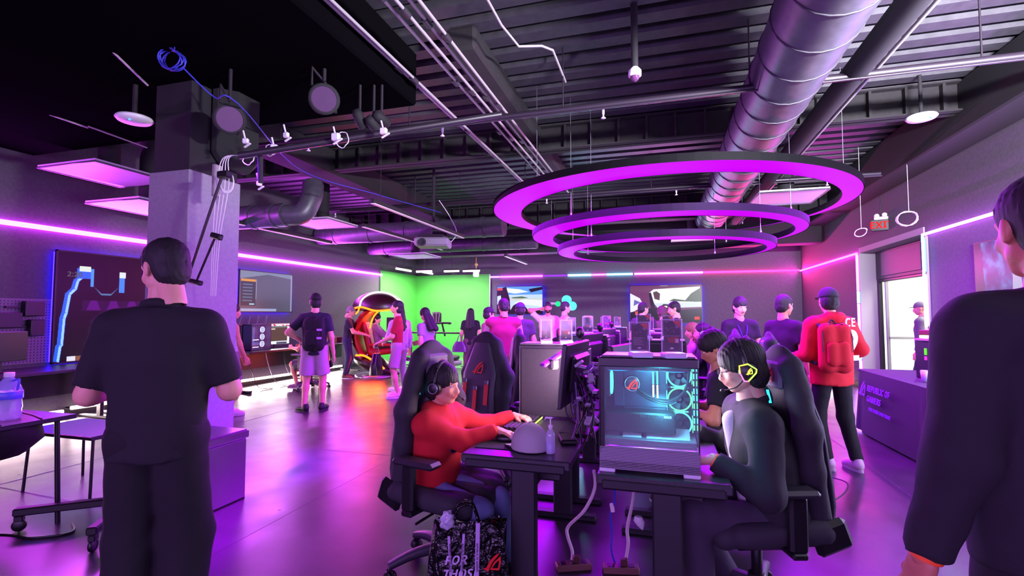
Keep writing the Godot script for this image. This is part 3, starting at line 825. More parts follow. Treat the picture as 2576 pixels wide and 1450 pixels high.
	put("loop", MB.new().tube(lpz, 0.005, 5).done(), wp, hc)
	# exit sign
	var ex := thing("exit_sign", "red lit EXIT sign under the bulkhead near the doorway", "exit sign", pz(2217, 566, 8.6), 0)
	ex.rotation.y = atan2(EYE.x - ex.position.x, EYE.z - ex.position.z)
	put("housing", MB.new().box(Vector3(0, 0, -0.03), Vector3(0.30, 0.2, 0.05), 0.008).done(), bk, ex)
	letters("exit_lettering", "EXIT", 0.12, glow("exit_red", Color(1.0, 0.08, 0.06), 2.2), ex, Transform3D(Basis(), Vector3(0, 0, 0.0)))
	put("lamp_head", MB.new().ell(Vector3(-0.06, 0.16, 0), Vector3(0.04, 0.04, 0.05)).ell(Vector3(0.05, 0.17, 0), Vector3(0.04, 0.04, 0.05)).box(Vector3(0, 0.12, -0.02), Vector3(0.2, 0.05, 0.05), 0.01).done(), wp, ex)
	put("stem", MB.new().bar(Vector3(0, 0.1, -0.03), Vector3(0, 0.5, -0.03), 0.01, 6).done(), bk, ex)

func ring_lamp(ct: Vector3, r: float, lab: String, energy: float) -> void:
	var o := thing("ring_lamp", lab, "ring lamp", ct, 0, "purple ring lamps")
	var f := r / 2.43
	var sh := V(0.10 * f, 0, 0.19 * f)
	var ri := 2.17 * f
	var seg := 96
	var body := MB.new()
	var face := MB.new()
	var hh := 0.085
	for k in seg:
		var a := TAU * k / seg
		var b := TAU * (k + 1) / seg
		var oa := Vector3(cos(a), 0, sin(a)) * r
		var ob := Vector3(cos(b), 0, sin(b)) * r
		var ia := Vector3(cos(a), 0, sin(a)) * ri + sh
		var ib := Vector3(cos(b), 0, sin(b)) * ri + sh
		var up := Vector3(0, hh, 0)
		body.quad(oa, oa + up, ob + up, ob)
		body.quad(ia, ib, ib + up, ia + up)
		body.quad(oa + up, ia + up, ib + up, ob + up)
		var e := 0.012
		var pa := oa.lerp(ia, e / maxf((oa - ia).length(), 0.03)) + Vector3(0, 0.004, 0)
		var pb := ob.lerp(ib, e / maxf((ob - ib).length(), 0.03)) + Vector3(0, 0.004, 0)
		face.quad(pa, pb, ib + Vector3(0, 0.004, 0), ia + Vector3(0, 0.004, 0))
	put("ring_body", body.done(), mat("ring_black", Color(0.03, 0.03, 0.04), 0.6, 0.0, 0.2), o)
	put("diffuser", face.done(), glow("ring_purple", Color(0.80, 0.0, 1.0), 1.1, Color(0.0, 0.0, 0.0)), o)
	for k in 4:
		var a := TAU * (k + 0.4) / 4
		var q := Vector3(cos(a), 0, sin(a)) * (r - 0.08 * f)
		put("hanging_wire", MB.new().bar(q + Vector3(0, hh, 0), q + Vector3(0, DECK - ct.y, 0), 0.004, 4).done(), mat("steel"), o)
		put("wire_clip", MB.new().cyl(q + Vector3(0, hh + 0.02, 0), 0.012, 0.05, 8).done(), mat("steel"), o)
	for k in 10:
		var a := TAU * k / 10
		var mid := (Vector3(cos(a), 0, sin(a)) * (r + ri) + sh) * 0.5
		var w := maxf((Vector3(cos(a), 0, sin(a)) * (r - ri) - sh).length(), 0.05)
		var l := area(mid + Vector3(0, -0.012, 0), Vector3.DOWN, w * 0.8, TAU * r / 10 * 0.8, Color(0.68, 0.0, 1.0), energy * w / 0.3 / 10.0, o)
		l.rotate_y(-a)
		l.position = mid + Vector3(0, -0.012, 0)

func led(a: Vector3, b: Vector3, out: Vector3, key: String, col: Color, glw: float, energy: float, lab: String, r := 0.016, group := "", off := 0.045) -> void:
	# a lit tube held off the wall by clips, in a dark channel
	var o := thing("led_tube", lab, "light tube", a, 0, group)
	var d := b - a
	put("tube", MB.new().bar(out * off, d + out * off, r, 10).done(), glow(key, col, glw), o)
	var ch := MB.new()
	var n := maxi(2, int(d.length() / 0.6) + 1)
	for k in n:
		var q := d * (k / float(n - 1)) * 0.98 + d * 0.01
		ch.box(q + out * off * 0.4, Vector3(0.02, 0.02, 0.02) + out.abs() * (off * 0.8 - 0.02), 0.002)
	put("clip", ch.done(), mat("black_plastic"), o)
	if energy > 0.0:
		var dn := d.normalized()
		var l := AreaLight3D.new()
		l.name = "tube_light"
		l.area_size = Vector2(d.length(), 0.03)
		l.light_color = col.lerp(Color(0.8, 0.8, 1.0), 0.15); l.light_energy = energy
		l.set("area_range", 30.0)
		l.shadow_enabled = true
		o.add_child(l)
		l.transform = Transform3D(Basis(dn, dn.cross(-out).normalized() * -1.0, -out), d * 0.5 + out * (off + r + 0.004))

func build_lights() -> void:
	# three ring lamps about one axis
	var dc := 7.5
	var ax := Vector3(sin(deg_to_rad(0.25)) * dc, 0, -dc)
	ring_lamp(ax + Vector3(0, 1.45 + 0.1989 * dc, 0), 0.3247 * dc, "largest and highest purple ring lamp of the three over the desks", 105.0)
	ring_lamp(ax + Vector3(0, 1.45 + 0.1494 * dc, 0), 0.2487 * dc, "middle purple ring lamp hanging between the large and the small ring", 54.0)
	ring_lamp(ax + Vector3(0, 1.45 + 0.1197 * dc, 0), 0.1994 * dc, "smallest and lowest purple ring lamp over the desks", 32.0)
	var pink := Color(1.0, 0.42, 1.0)
	var mag := Color(1.0, 0.12, 0.85)
	var gl := "pink light tubes on the long wall"
	var ds := [2.2, 5.0, 7.75, 10.5, 13.2]
	var ln := ["pink light tube on the long wall above the pegboard", "pink light tube on the long wall above the big dark screen, reaching behind the column", "pink light tube on the long wall above the menu screen", "pink light tube on the long wall beside the green screen"]
	for k in 4:
		led(V(WL, 2.62, ds[k] + 0.01), V(WL, 2.62, ds[k + 1] - 0.01), Vector3.RIGHT, "tube_pink", Color(0.86, 0.20, 1.0), 26.0, 17.0, ln[k], 0.034, gl)
	var bs := [[-5.35, -5.0, Color(0.7, 0.6, 1.0), 2.0, "pale short end of the far wall's light tube beside the green screen"], [-5.0, -3.55, Color(1.0, 0.45, 1.0), 5.0, "pink light tube above the smaller racing screen"],
		[-3.55, -2.75, Color(0.45, 0.4, 0.75), 0.8, "dim lilac stretch of the far wall's light tube"], [-2.75, -2.0, Color(0.45, 0.95, 1.0), 4.0, "cyan stretch of the far wall's light tube, first from the dim one"], [-2.0, -1.55, Color(1.0, 0.5, 0.9), 4.0, "short pink stretch between two cyan ones on the far wall"],
		[-1.55, -0.75, Color(0.4, 0.95, 1.0), 3.5, "cyan stretch ending above the edge of the larger racing screen"], [-0.72, 1.25, Color(1.0, 0.5, 0.9), 6.0, "bright pink tube above the larger racing screen"], [1.25, 3.75, Color(1.0, 0.30, 0.50), 6.0, "red-pink tube on the far wall reaching the corner"]]
	for k in bs.size():
		var c: Color = bs[k][2]
		led(V(bs[k][0] + 0.01, 2.66, WB), V(bs[k][1] - 0.01, 2.66, WB), Vector3.BACK, "tube_back_%d" % k, Color(c.r, c.g * c.g, c.b), bs[k][3] * 3.4, bs[k][3] * 0.9 * (bs[k][1] - bs[k][0]), bs[k][4], 0.028)
	led(V(WR, 2.64, 15.4), V(WR, 2.64, 13.0), Vector3.LEFT, "tube_mag", Color(1.0, 0.16, 0.9), 26.0, 6.0, "magenta tube on the side wall leading out of the far corner", 0.022)
	led(V(WR, 2.64, 12.95), V(WR, 2.64, 11.3), Vector3.LEFT, "tube_mag", mag, 26.0, 6.0, "magenta tube on the side wall meeting the upright tube of the doorway", 0.022)
	led(V(WR, 2.62, 8.74), V(WR, 2.62, 6.4), Vector3.LEFT, "tube_lilac", Color(0.85, 0.4, 1.0), 18.0, 5.0, "lilac tube on the side wall above the blue poster", 0.02)
	var vr := "upright light tubes beside the doorway"
	var segs := [[2.62, 1.9, Color(1.0, 0.3, 1.0)], [1.9, 1.65, Color(0.35, 0.6, 1.0)], [1.65, 1.0, Color(1.0, 0.35, 1.0)], [1.0, 0.55, Color(0.4, 0.55, 1.0)], [0.55, 0.1, Color(0.85, 0.4, 1.0)]]
	for k in 5:
		led(V(WR, segs[k][0] - 0.005, 11.3), V(WR, segs[k][1] + 0.005, 11.3), Vector3.LEFT, "tube_upright_%d" % k, segs[k][2], 12.0, 0.9, ["magenta top stretch of the upright tube on the far side of the doorway", "short blue stretch of the upright tube on the far side of the doorway", "pink middle stretch of the upright tube on the far side of the doorway", "blue low stretch of the upright tube on the far side of the doorway", "violet bottom stretch of the upright tube on the far side of the doorway"][k], 0.022, vr)
	var sg2 := [[2.60, 2.05, Color(0.4, 0.75, 1.0)], [2.05, 1.25, Color(0.9, 0.85, 1.0)], [1.25, 0.85, Color(0.75, 0.3, 1.0)]]
	for k in 3:
		led(V(WR, sg2[k][0], 8.74), V(WR, sg2[k][1] + 0.005, 8.74), Vector3.LEFT, "tube_near_%d" % k, sg2[k][2], 10.0, 0.9, ["blue-white top stretch of the upright tube between doorway and poster", "white middle stretch of the upright tube between doorway and poster", "violet low stretch of the upright tube between doorway and poster"][k], 0.018, vr)
	# white tubes at the foot of the walls
	var ww := Color(1.0, 0.86, 0.84)
	var wl := ["white light tube on the floor at the wall below the big dark screen", "white light tube on the floor behind the black desk by the column", "white light tube on the floor behind the desk with the white-fan computer", "white light tube on the floor at the wall next to the red pod"]
	var wd := [[2.6, 4.9], [5.0, 6.6], [7.6, 9.6], [9.9, 11.2]]
	for k in 4:
		led(V(WL, 0.13, wd[k][0]), V(WL, 0.10, wd[k][1]), Vector3.RIGHT, "tube_white", ww, 8.0, 5.0, wl[k], 0.026, "white floor tubes", 0.12)
	led(V(WR, 0.07, 13.3), V(WR, 0.07, 11.75), Vector3.LEFT, "tube_white", ww, 7.0, 7.0, "white light tube on the floor beyond the cloth-covered table", 0.026, "", 0.12)

func screen_frame(n: String, lab: String, at: Vector3, deg: float, w: float, h: float, im: Image, energy: float, lamp: Color, power: float, halo := true, bezel := 0.02) -> Node3D:
	# a wall screen; local +z looks into the room
	var o := thing(n, lab, "screen", at, deg)
	var bk := mat("black_plastic")
	put("case", MB.new().box(Vector3(0, 0, 0.072), Vector3(w, h, 0.03), 0.006).done(), bk, o)
	put("wall_mount", MB.new().box(Vector3(0, 0, 0.03), Vector3(w * 0.3, h * 0.3, 0.06), 0.004).done(), bk, o)
	put("bezel", MB.new().box(Vector3(0, h / 2 - bezel / 2, 0.09), Vector3(w, bezel, 0.014)).box(Vector3(0, -h / 2 + bezel / 2, 0.09), Vector3(w, bezel, 0.014)).box(Vector3(w / 2 - bezel / 2, 0, 0.09), Vector3(bezel, h, 0.014)).box(Vector3(-w / 2 + bezel / 2, 0, 0.09), Vector3(bezel, h, 0.014)).done(), bk, o)
	var mb := MB.new()
	var hw := w / 2 - bezel; var hh := h / 2 - bezel
	mb.quad(Vector3(-hw, -hh, 0.0915), Vector3(hw, -hh, 0.0915), Vector3(hw, hh, 0.0915), Vector3(-hw, hh, 0.0915))
	put("display", mb.done(), picture("screen_" + String(o.name), im, energy), o)
	if power > 0.0:
		area(Vector3(0, 0, 0.12), Vector3(0, 0, 1), w * 0.9, h * 0.9, lamp, power, o)
	if halo:
		var g := glow("halo_blue", Color(0.10, 0.04, 1.0), 30.0)
		var e := 0.016
		put("backlight", MB.new().box(Vector3(0, h / 2 - 0.012, 0.04), Vector3(w - 0.06, e, e)).box(Vector3(0, -h / 2 + 0.012, 0.04), Vector3(w - 0.06, e, e)).box(Vector3(w / 2 - 0.012, 0, 0.04), Vector3(e, h - 0.06, e)).box(Vector3(-w / 2 + 0.012, 0, 0.04), Vector3(e, h - 0.06, e)).done(), g, o)
	return o

func build_wall_things() -> void:
	# big dark screen with the blue path
	var im := Image.create(640, 360, false, Image.FORMAT_RGB8)
	im.fill(Color(0.05, 0.03, 0.08))
	fill(im, 0.12, 0.44, 0.8, 0.54, Color(0.16, 0.05, 0.25))
	for k in 6: fill_poly(im, [Vector2(.16 + k * .1, .44), Vector2(.19 + k * .1, .44), Vector2(.21 + k * .1, .53), Vector2(.14 + k * .1, .53)], Color(0.35, 0.08, 0.5))
	speckle(im, .15, .6, .95, .72, [Color(.08, .2, .2), Color(.1, .3, .25), Color(.04, .08, .12)], 260, 0.012, 4)
	speckle(im, .1, .74, .98, .95, [Color(.04, .04, .09), Color(.07, .06, .13)], 200, 0.02, 5)
	var bl := Color(0.15, 0.4, 1.0)
	var path := [Vector2(.0, .99), Vector2(.008, .85), Vector2(.014, .84), Vector2(.02, .6), Vector2(.028, .55), Vector2(.04, .38), Vector2(.065, .33), Vector2(.075, .25), Vector2(.10, .21), Vector2(.125, .17)]
	for k in path.size() - 1:
		var a: Vector2 = path[k]; var b: Vector2 = path[k + 1]
		fill_poly(im, [a, b, b + Vector2(.028, .012), a + Vector2(.028, .012)], bl)
		fill_poly(im, [a + Vector2(.016, .0), b + Vector2(.016, .0), b + Vector2(.026, .012), a + Vector2(.026, .012)], Color(0.65, 0.85, 1.0))
	fill(im, .09, .14, .165, .24, bl); fill(im, .10, .12, .155, .17, Color(.9, .95, .9)); fill(im, .155, .14, .172, .31, Color(.3, .6, 1)); fill(im, .30, .18, .33, .36, Color(.25, .55, 1)); fill(im, .30, .15, .335, .21, Color(.9, .95, 1))
	fill_poly(im, [Vector2(.17, .30), Vector2(.21, .37), Vector2(.26, .37), Vector2(.30, .30), Vector2(.26, .385), Vector2(.21, .385)], Color(.3, .5, .7))
	fill(im, .08, .955, .62, 1, Color(.55, .35, .25)); fill(im, .06, .955, .1, 1, Color(.9, .9, 1))
	var big := screen_frame("wall_screen", "very large dark wall screen with a jagged glowing blue line behind the polo-shirt man", V(WL, 1.55, 6.15), 90, 2.8, 1.58, im, 1.0, Color(0.35, 0.4, 0.9), 1.6)
	letters("clock_digits", "2:20", 0.075, glow("screen_grey", Color(0.55, 0.5, 0.6), 0.5), big, Transform3D(Basis(), Vector3(-1.16, 0.46, 0.094)))
	# menu screen
	im = Image.create(480, 270, false, Image.FORMAT_RGB8)
	im.fill(Color(0.34, 0.33, 0.42))
	fill_poly(im, [Vector2(0, 0), Vector2(1, 0), Vector2(1, .12), Vector2(.5, .05), Vector2(0, .2)], Color(.5, .55, .65))
	fill(im, 0, .93, .68, 1, Color(.62, .68, .85)); fill(im, .97, .03, 1, 1, Color(.62, .62, .8))
	fill(im, .02, .2, .28, .86, Color(.14, .16, .22)); fill(im, .02, .2, .28, .26, Color(.9, .6, .15)); fill(im, .285, .2, .292, .7, Color(.8, .82, .9))
	for k in 6: fill(im, .05, .32 + .08 * k, .22, .35 + .08 * k, Color(.35, .45, .55))
	fill(im, .17, .8, .26, .84, Color(.6, .85, .95))
	screen_frame("wall_screen", "wall screen with a grey menu page and an orange title bar, next to the column", V(WL, 1.91, 8.62), 90, 1.5, 0.86, im, 0.95, Color(0.6, 0.6, 0.8), 1.6)
	# racing screens on the far wall
	im = Image.create(480, 270, false, Image.FORMAT_RGB8)
	im.fill(Color(0.75, 0.85, 0.95))
	fill(im, 0, 0, 1, .3, Color(.35, .6, .95)); fill_poly(im, [Vector2(.2, .05), Vector2(.5, .1), Vector2(.7, .2), Vector2(.4, .26), Vector2(.2, .2)], Color(.9, .95, 1)); fill_poly(im, [Vector2(.7, .1), Vector2(1, .02), Vector2(1, .12), Vector2(.75, .22)], Color(.08, .08, .14))
	fill_poly(im, [Vector2(.3, .4), Vector2(.55, .36), Vector2(.7, .42), Vector2(.4, .46)], Color(.3, .45, .35)); fill(im, .25, .44, 1, .52, Color(.8, .82, .78)); fill_poly(im, [Vector2(.35, .6), Vector2(.6, .47), Vector2(1, .5), Vector2(1, .75)], Color(.9, .92, .95))
	fill_poly(im, [Vector2(0, .1), Vector2(.2, .0), Vector2(.28, .45), Vector2(.3, 1), Vector2(0, 1)], Color(.05, .05, .09)); fill(im, 0, .05, .12, .14, Color(.9, .3, .3)); fill_poly(im, [Vector2(0, .35), Vector2(.08, .32), Vector2(.1, .6), Vector2(0, .66)], Color(.8, .9, 1))
	fill_poly(im, [Vector2(.25, 1), Vector2(.36, .7), Vector2(.48, .58), Vector2(.6, .68), Vector2(.75, 1)], Color(.06, .06, .09)); fill(im, .45, .63, .52, .68, Color(.9, .9, .5)); fill_poly(im, [Vector2(.74, .8), Vector2(1, .9), Vector2(1, 1), Vector2(.78, 1)], Color(.08, .08, .1))
	screen_frame("wall_screen", "smaller racing-game screen on the far wall beside the green screen", V(-4.31, 1.89, WB), 0, 1.55, 0.92, im, 1.15, Color(0.8, 0.85, 1.0), 2.2)
	im = Image.create(560, 315, false, Image.FORMAT_RGB8)
	im.fill(Color(0.42, 0.22, 0.36))
	fill_poly(im, [Vector2(.27, .2), Vector2(.34, .1), Vector2(.98, .04), Vector2(1, .5), Vector2(.36, .52)], Color(.98, 1, 1))
	fill_poly(im, [Vector2(.33, .18), Vector2(.38, .15), Vector2(.43, .22), Vector2(.42, .4), Vector2(.35, .36)], Color(.35, .25, .25)); fill_poly(im, [Vector2(.55, .42), Vector2(.62, .36), Vector2(.78, .4), Vector2(.86, .22), Vector2(.98, .08), Vector2(1, .45)], Color(.25, .35, .2)); fill_poly(im, [Vector2(.34, .48), Vector2(1, .44), Vector2(1, .58), Vector2(.4, .62)], Color(.8, .85, .9))
	fill_poly(im, [Vector2(0, .2), Vector2(.14, .34), Vector2(.2, .55), Vector2(.05, .7), Vector2(0, .72)], Color(.9, .9, 1)); fill_poly(im, [Vector2(.06, .38), Vector2(.15, .45), Vector2(.05, .55)], Color(.4, .4, .7))
	fill_poly(im, [Vector2(0, .74), Vector2(.25, .62), Vector2(.4, .6), Vector2(.48, .5), Vector2(.62, .52), Vector2(.7, .66), Vector2(1, .62), Vector2(1, 1), Vector2(0, 1)], Color(.07, .06, .08)); fill_poly(im, [Vector2(.27, .2), Vector2(.3, .18), Vector2(.36, .62), Vector2(.3, .66)], Color(.12, .08, .12))
	fill(im, .47, .55, .53, .6, Color(.9, .9, .8)); fill(im, .07, .7, .11, .8, Color(.8, .35, .2)); fill(im, .9, .84, .97, .92, Color(.85, .2, .1)); fill(im, .43, 0, .54, .015, Color(.7, .7, .7))
	screen_frame("wall_screen", "larger racing-game screen with a white sky in the middle of the far wall", V(0.17, 1.74, WB), 0, 2.06, 1.14, im, 1.15, Color(0.9, 0.88, 1.0), 3.5)
	# blue poster on the side wall
	im = Image.create(256, 256, false, Image.FORMAT_RGB8)
	var fn := FastNoiseLite.new()
	fn.seed = 3; fn.frequency = 0.018; fn.fractal_octaves = 4
	for y in 256:
		for x in 256:
			var q := fn.get_noise_2d(x, y) * 0.5 + 0.5
			im.set_pixel(x, y, Color(0.06, 0.12, 0.5).lerp(Color(0.3, 0.65, 0.95), smoothstep(0.3, 0.75, q)))
	fill_poly(im, [Vector2(.55, .1), Vector2(.62, .05), Vector2(.66, .5), Vector2(.6, .9), Vector2(.52, .6)], Color(.8, .85, .95))
	fill_poly(im, [Vector2(0, 0), Vector2(.10, 0), Vector2(.16, .6), Vector2(.08, 1), Vector2(0, 1)], Color(.2, .14, .26))
	var po := thing("wall_poster", "blue cloudy glowing poster on the side wall beyond the near man's shoulder", "poster", V(WR, 1.62, 6.9), -90)
	put("poster_board", MB.new().box(Vector3(0, 0, 0.015), Vector3(1.3, 1.42, 0.03), 0.004).done(), mat("black_plastic"), po)
	var mb := MB.new()
	mb.quad(Vector3(-0.63, -0.69, 0.032), Vector3(0.63, -0.69, 0.032), Vector3(0.63, 0.69, 0.032), Vector3(-0.63, 0.69, 0.032))
	put("print", mb.done(), picture("poster_print", im, 0.6), po)  # print is given a glow of its own to keep its blue
	# wall notice and green sim lamps
	one("wall_sign", MB.new().box(onD(1389, 764, WB - 0.01), Vector3(0.2, 0.07, 0.02), 0.003).done(), mat("white_plastic"), "small white notice on the far wall beside the smaller racing screen", "sign")
	var rg := thing("sim_rig", "dark racing simulator rig with round glowing cyan fans by the far wall", "simulator", onD(1430, 850, 13.4) * Vector3(1, 0, 1))
	put("frame", MB.new().box(Vector3(0, 0.9, 0), Vector3(0.08, 1.8, 0.08), 0.01).box(Vector3(0.3, 0.35, 0), Vector3(0.9, 0.1, 0.5), 0.02).box(Vector3(0, 0.05, 0), Vector3(0.9, 0.1, 0.7), 0.02).done(), mat("black_plastic"), rg)
	for k in 3:
		put("fan_light", MB.new().lathe(Vector3([-0.03, 0.12, -0.27][k], [1.82, 1.66, 1.72][k], 0.1), [Vector2(0.001, 0.04), Vector2([0.11, 0.10, 0.06][k], 0.03), Vector2([0.13, 0.12, 0.07][k], 0.0), Vector2([0.13, 0.12, 0.07][k], -0.05)], 20, turn(90, Vector3.RIGHT)).done(), glow("fan_teal", Color(0.25, 1.0, 0.85), 3.0) if k < 2 else glow("fan_green", Color(0.1, 0.9, 0.45), 2.0), rg)
	omni(Vector3(0.03, 1.72, 0.32), Color(0.3, 1.0, 0.85), 0.9, 0.1, rg)
	put("seat_shell", MB.new().loft([_oval(Vector3(-0.1, 0.45, 0.1), 0.24, 0.2), _oval(Vector3(-0.1, 0.6, 0.2), 0.25, 0.12), _oval(Vector3(-0.1, 1.0, 0.3), 0.24, 0.08), _oval(Vector3(-0.1, 1.3, 0.36), 0.16, 0.07)]).done(), mat("chair_fabric", Color(0.07, 0.07, 0.08), 0.85), rg)
	# pegboard with boxes
	var pg := thing("pegboard", "pale pegboard on the wall beside the big dark screen", "pegboard", V(WL, 1.22, 4.0), 90)
	put("board", MB.new().box(Vector3(0, 0, 0.02), Vector3(1.7, 0.86, 0.02), 0.003).done(), mat("peg_paint", Color(0.45, 0.42, 0.48), 0.6), pg)
	var hole := MB.new()
	for i in 44:
		for j in 22:
			hole.box(Vector3(-0.82 + i * 0.038, -0.4 + j * 0.038, 0.0305), Vector3(0.011, 0.016, 0.002))
	var ho := put("peg_holes", hole.done(), mat("black_plastic"), pg)
	ho.set_meta("kind", "stuff")
	var bx := [[84, 777, 0.22, 0.20], [22, 806, 0.24, 0.2], [90, 825, 0.16, 0.22]]
	for k in 3:
		var p := onX(bx[k][0], bx[k][1], WL + 0.09)
		var q := thing("peg_box", ["black camera box on the pegboard closest to the blue glow", "square black box low on the pegboard", "black holder at the bottom corner of the pegboard"][k], "box", p)
		put("case", MB.new().box(Vector3.ZERO, Vector3(0.11, bx[k][3], bx[k][2]), 0.01).done(), mat("black_plastic"), q)
		put("bracket", MB.new().box(Vector3(-0.03, 0.02, 0.18), Vector3(0.03, 0.03, 0.2), 0.004).done(), mat("black_plastic"), q)

func _oval(ct: Vector3, rx: float, rz: float, n := 16, e := 1.0) -> PackedVector3Array:
	# closed ring in the xz plane; e < 1 makes it boxier
	var p := PackedVector3Array()
	for s in n:
		var a := TAU * s / n
		p.append(ct + Vector3(signf(cos(a)) * pow(absf(cos(a)), e) * rx, 0, -signf(sin(a)) * pow(absf(sin(a)), e) * rz))
	return p

var chair0: Node3D
func make_chair(lab: String) -> Node3D:
	# faces -z, stands on y 0
	var o := thing("gaming_chair", lab, "chair", Vector3.ZERO, 0, "gaming chairs")
	var fab := noisy("chair_fabric_noise", Color(0.145, 0.14, 0.165), Color(0.20, 0.19, 0.22), 0.3, 0.8, 6.0, false)
	var shell := mat("chair_shell", Color(0.25, 0.24, 0.28), 0.45)
	var blk := mat("black_plastic")
	var leg := MB.new()
	var rg := []
	for k in 7:
		var s := k / 6.0
		var y := 0.135 - 0.045 * s + 0.02 * sin(s * PI)
		var w := 0.036 - 0.012 * s
		var h := 0.026 - 0.010 * s
		rg.append(pts([Vector3(w, y - h, -0.03 - 0.31 * s), Vector3(w, y + h * 0.6, -0.03 - 0.31 * s), Vector3(w * 0.5, y + h, -0.03 - 0.31 * s), Vector3(-w * 0.5, y + h, -0.03 - 0.31 * s), Vector3(-w, y + h * 0.6, -0.03 - 0.31 * s), Vector3(-w, y - h, -0.03 - 0.31 * s)]))
	leg.loft(rg)
	var lm := leg.done()
	var cs := MB.new()
	for s in [-1, 1]: cs.cyl(Vector3(0.016 * s, 0.032, 0), 0.032, 0.018, 14, turn(90, Vector3.BACK), 0.005)
	cs.box(Vector3(0, 0.052, 0), Vector3(0.016, 0.04, 0.05), 0.006).bar(Vector3(0, 0.05, -0.0), Vector3(0, 0.09, 0.0), 0.008, 6)
	var cm := cs.done()
	for k in 5:
		var b := turn(72 * k + 20)
		var l := put("leg", lm, shell, o, Vector3.ZERO, b)
		put("caster", cm, blk, l, Vector3(0, 0, -0.33), turn(40 * k))
	put("gas_lift", MB.new().cyl(Vector3(0, 0.14, 0), 0.042, 0.10, 16, Basis(), 0.008).cyl(Vector3(0, 0.27, 0), 0.026, 0.2, 14).done(), blk, o)
	put("tilt_mechanism", MB.new().box(Vector3(0, 0.365, 0.02), Vector3(0.24, 0.05, 0.34), 0.012).bar(Vector3(0.1, 0.36, 0), Vector3(0.28, 0.35, 0), 0.007, 6).cyl(Vector3(0, 0.34, -0.14), 0.03, 0.06, 12).done(), blk, o)
	var f := Field.new(Vector3(-0.32, 0.36, -0.32), Vector3(0.32, 0.58, 0.3), 0.012, 0.014)
	for x in [-0.13, 0.0, 0.13]: f.cone(Vector3(x, 0.445, -0.2), 0.058, Vector3(x, 0.44, 0.19), 0.055)
	for s in [-1.0, 1.0]: f.cone(Vector3(0.215 * s, 0.455, -0.17), 0.055, Vector3(0.225 * s, 0.475, 0.18), 0.06)
	f.cone(Vector3(-0.17, 0.425, -0.235), 0.05, Vector3(0.17, 0.425, -0.235), 0.05)
	put("seat", f.to(MB.new()).done(), fab, o)
	# backrest, leaning
	var bt := Transform3D(turn(-6, Vector3.RIGHT).scaled_local(Vector3(0.95, 0.9, 0.95)), Vector3(0, 0.44, 0.23))
	f = Field.new(Vector3(-0.34, -0.04, -0.16), Vector3(0.34, 0.98, 0.12), 0.013, 0.014)
	f.cone(Vector3(0, 0.08, 0.01), 0.19, Vector3(0, 0.42, 0.02), 0.2, Vector3.BACK, 0.26)
	f.cone(Vector3(0, 0.42, 0.02), 0.2, Vector3(0, 0.70, 0.01), 0.19, Vector3.BACK, 0.26)
	f.cone(Vector3(0, 0.70, 0.01), 0.17, Vector3(0, 0.83, 0.0), 0.13, Vector3.BACK, 0.32)
	for s in [-1.0, 1.0]:
		f.cone(Vector3(0.2 * s, 0.06, -0.03), 0.058, Vector3(0.225 * s, 0.34, -0.05), 0.055)
		f.cone(Vector3(0.225 * s, 0.34, -0.05), 0.055, Vector3(0.245 * s, 0.54, -0.055), 0.058)
		f.cone(Vector3(0.245 * s, 0.54, -0.055), 0.058, Vector3(0.17 * s, 0.70, -0.035), 0.05)
		f.cone(Vector3(0.17 * s, 0.70, -0.035), 0.05, Vector3(0.125 * s, 0.84, -0.03), 0.045)
	f.cone(Vector3(-0.1, 0.845, -0.01), 0.055, Vector3(0.1, 0.845, -0.01), 0.055)
	for s in [-1.0, 1.0]: f.ell(Vector3(0.105 * s, 0.655, 0.0), Vector3(0.032, 0.05, 0.2), Basis(Vector3.BACK, -0.3 * s), true)
	put("backrest", f.to(MB.new()).done(), fab, o, bt.origin, bt.basis)
	# hard shell over the back of the backrest
	var sr := []
	for k in 9:
		var s := k / 8.0
		var y := 0.04 + 0.80 * s
		var w: float = [0.19, 0.205, 0.20, 0.19, 0.19, 0.195, 0.16, 0.125, 0.09][k]
		var z: float = [0.058, 0.068, 0.074, 0.076, 0.074, 0.066, 0.06, 0.056, 0.05][k]
		sr.append(pts([Vector3(-w, y, z - 0.03), Vector3(w, y, z - 0.03), Vector3(w, y, z - 0.008), Vector3(w * 0.75, y, z + 0.012), Vector3(-w * 0.75, y, z + 0.012), Vector3(-w, y, z - 0.008)]))
	var sh := put("back_shell", MB.new().loft(sr).done(), shell, o, bt.origin, bt.basis)
	emblem(sh, 0.13, mat("emblem_red", Color(0.85, 0.2, 0.12), 0.5), Transform3D(Basis(), Vector3(0, 0.60, 0.083)), "red eye-shaped emblem")
	var hp := put("head_panel", MB.new().box(Vector3(0, 0.80, -0.062), Vector3(0.20, 0.15, 0.03), 0.014, turn(4, Vector3.RIGHT)).done(), mat("head_panel", Color(0.36, 0.34, 0.40), 0.7), o, bt.origin, bt.basis)
	emblem(hp, 0.085, mat("emblem_red", Color(0.85, 0.2, 0.12), 0.5), Transform3D(turn(180) * turn(-4, Vector3.RIGHT), Vector3(0, 0.80, -0.078)))
	for s in [-1.0, 1.0]:
		put("side_light", MB.new().tube(pts([Vector3(0.105 * s, 0.615, -0.03), Vector3(0.12 * s, 0.69, -0.03)]), 0.008, 6).done(), glow("chair_led", Color(0.25, 0.85, 1.0), 1.4), o, bt.origin, bt.basis)
		put("hinge_cover", MB.new().box(Vector3(0.25 * s, 0.46, 0.21), Vector3(0.045, 0.14, 0.17), 0.03, turn(-20, Vector3.RIGHT)).done(), blk, o)
		var ar := put("armrest", MB.new().box(Vector3(0.315 * s, 0.545, 0.02), Vector3(0.045, 0.24, 0.08), 0.012).box(Vector3(0.28 * s, 0.415, 0.02), Vector3(0.12, 0.03, 0.07), 0.008).done(), blk, o)
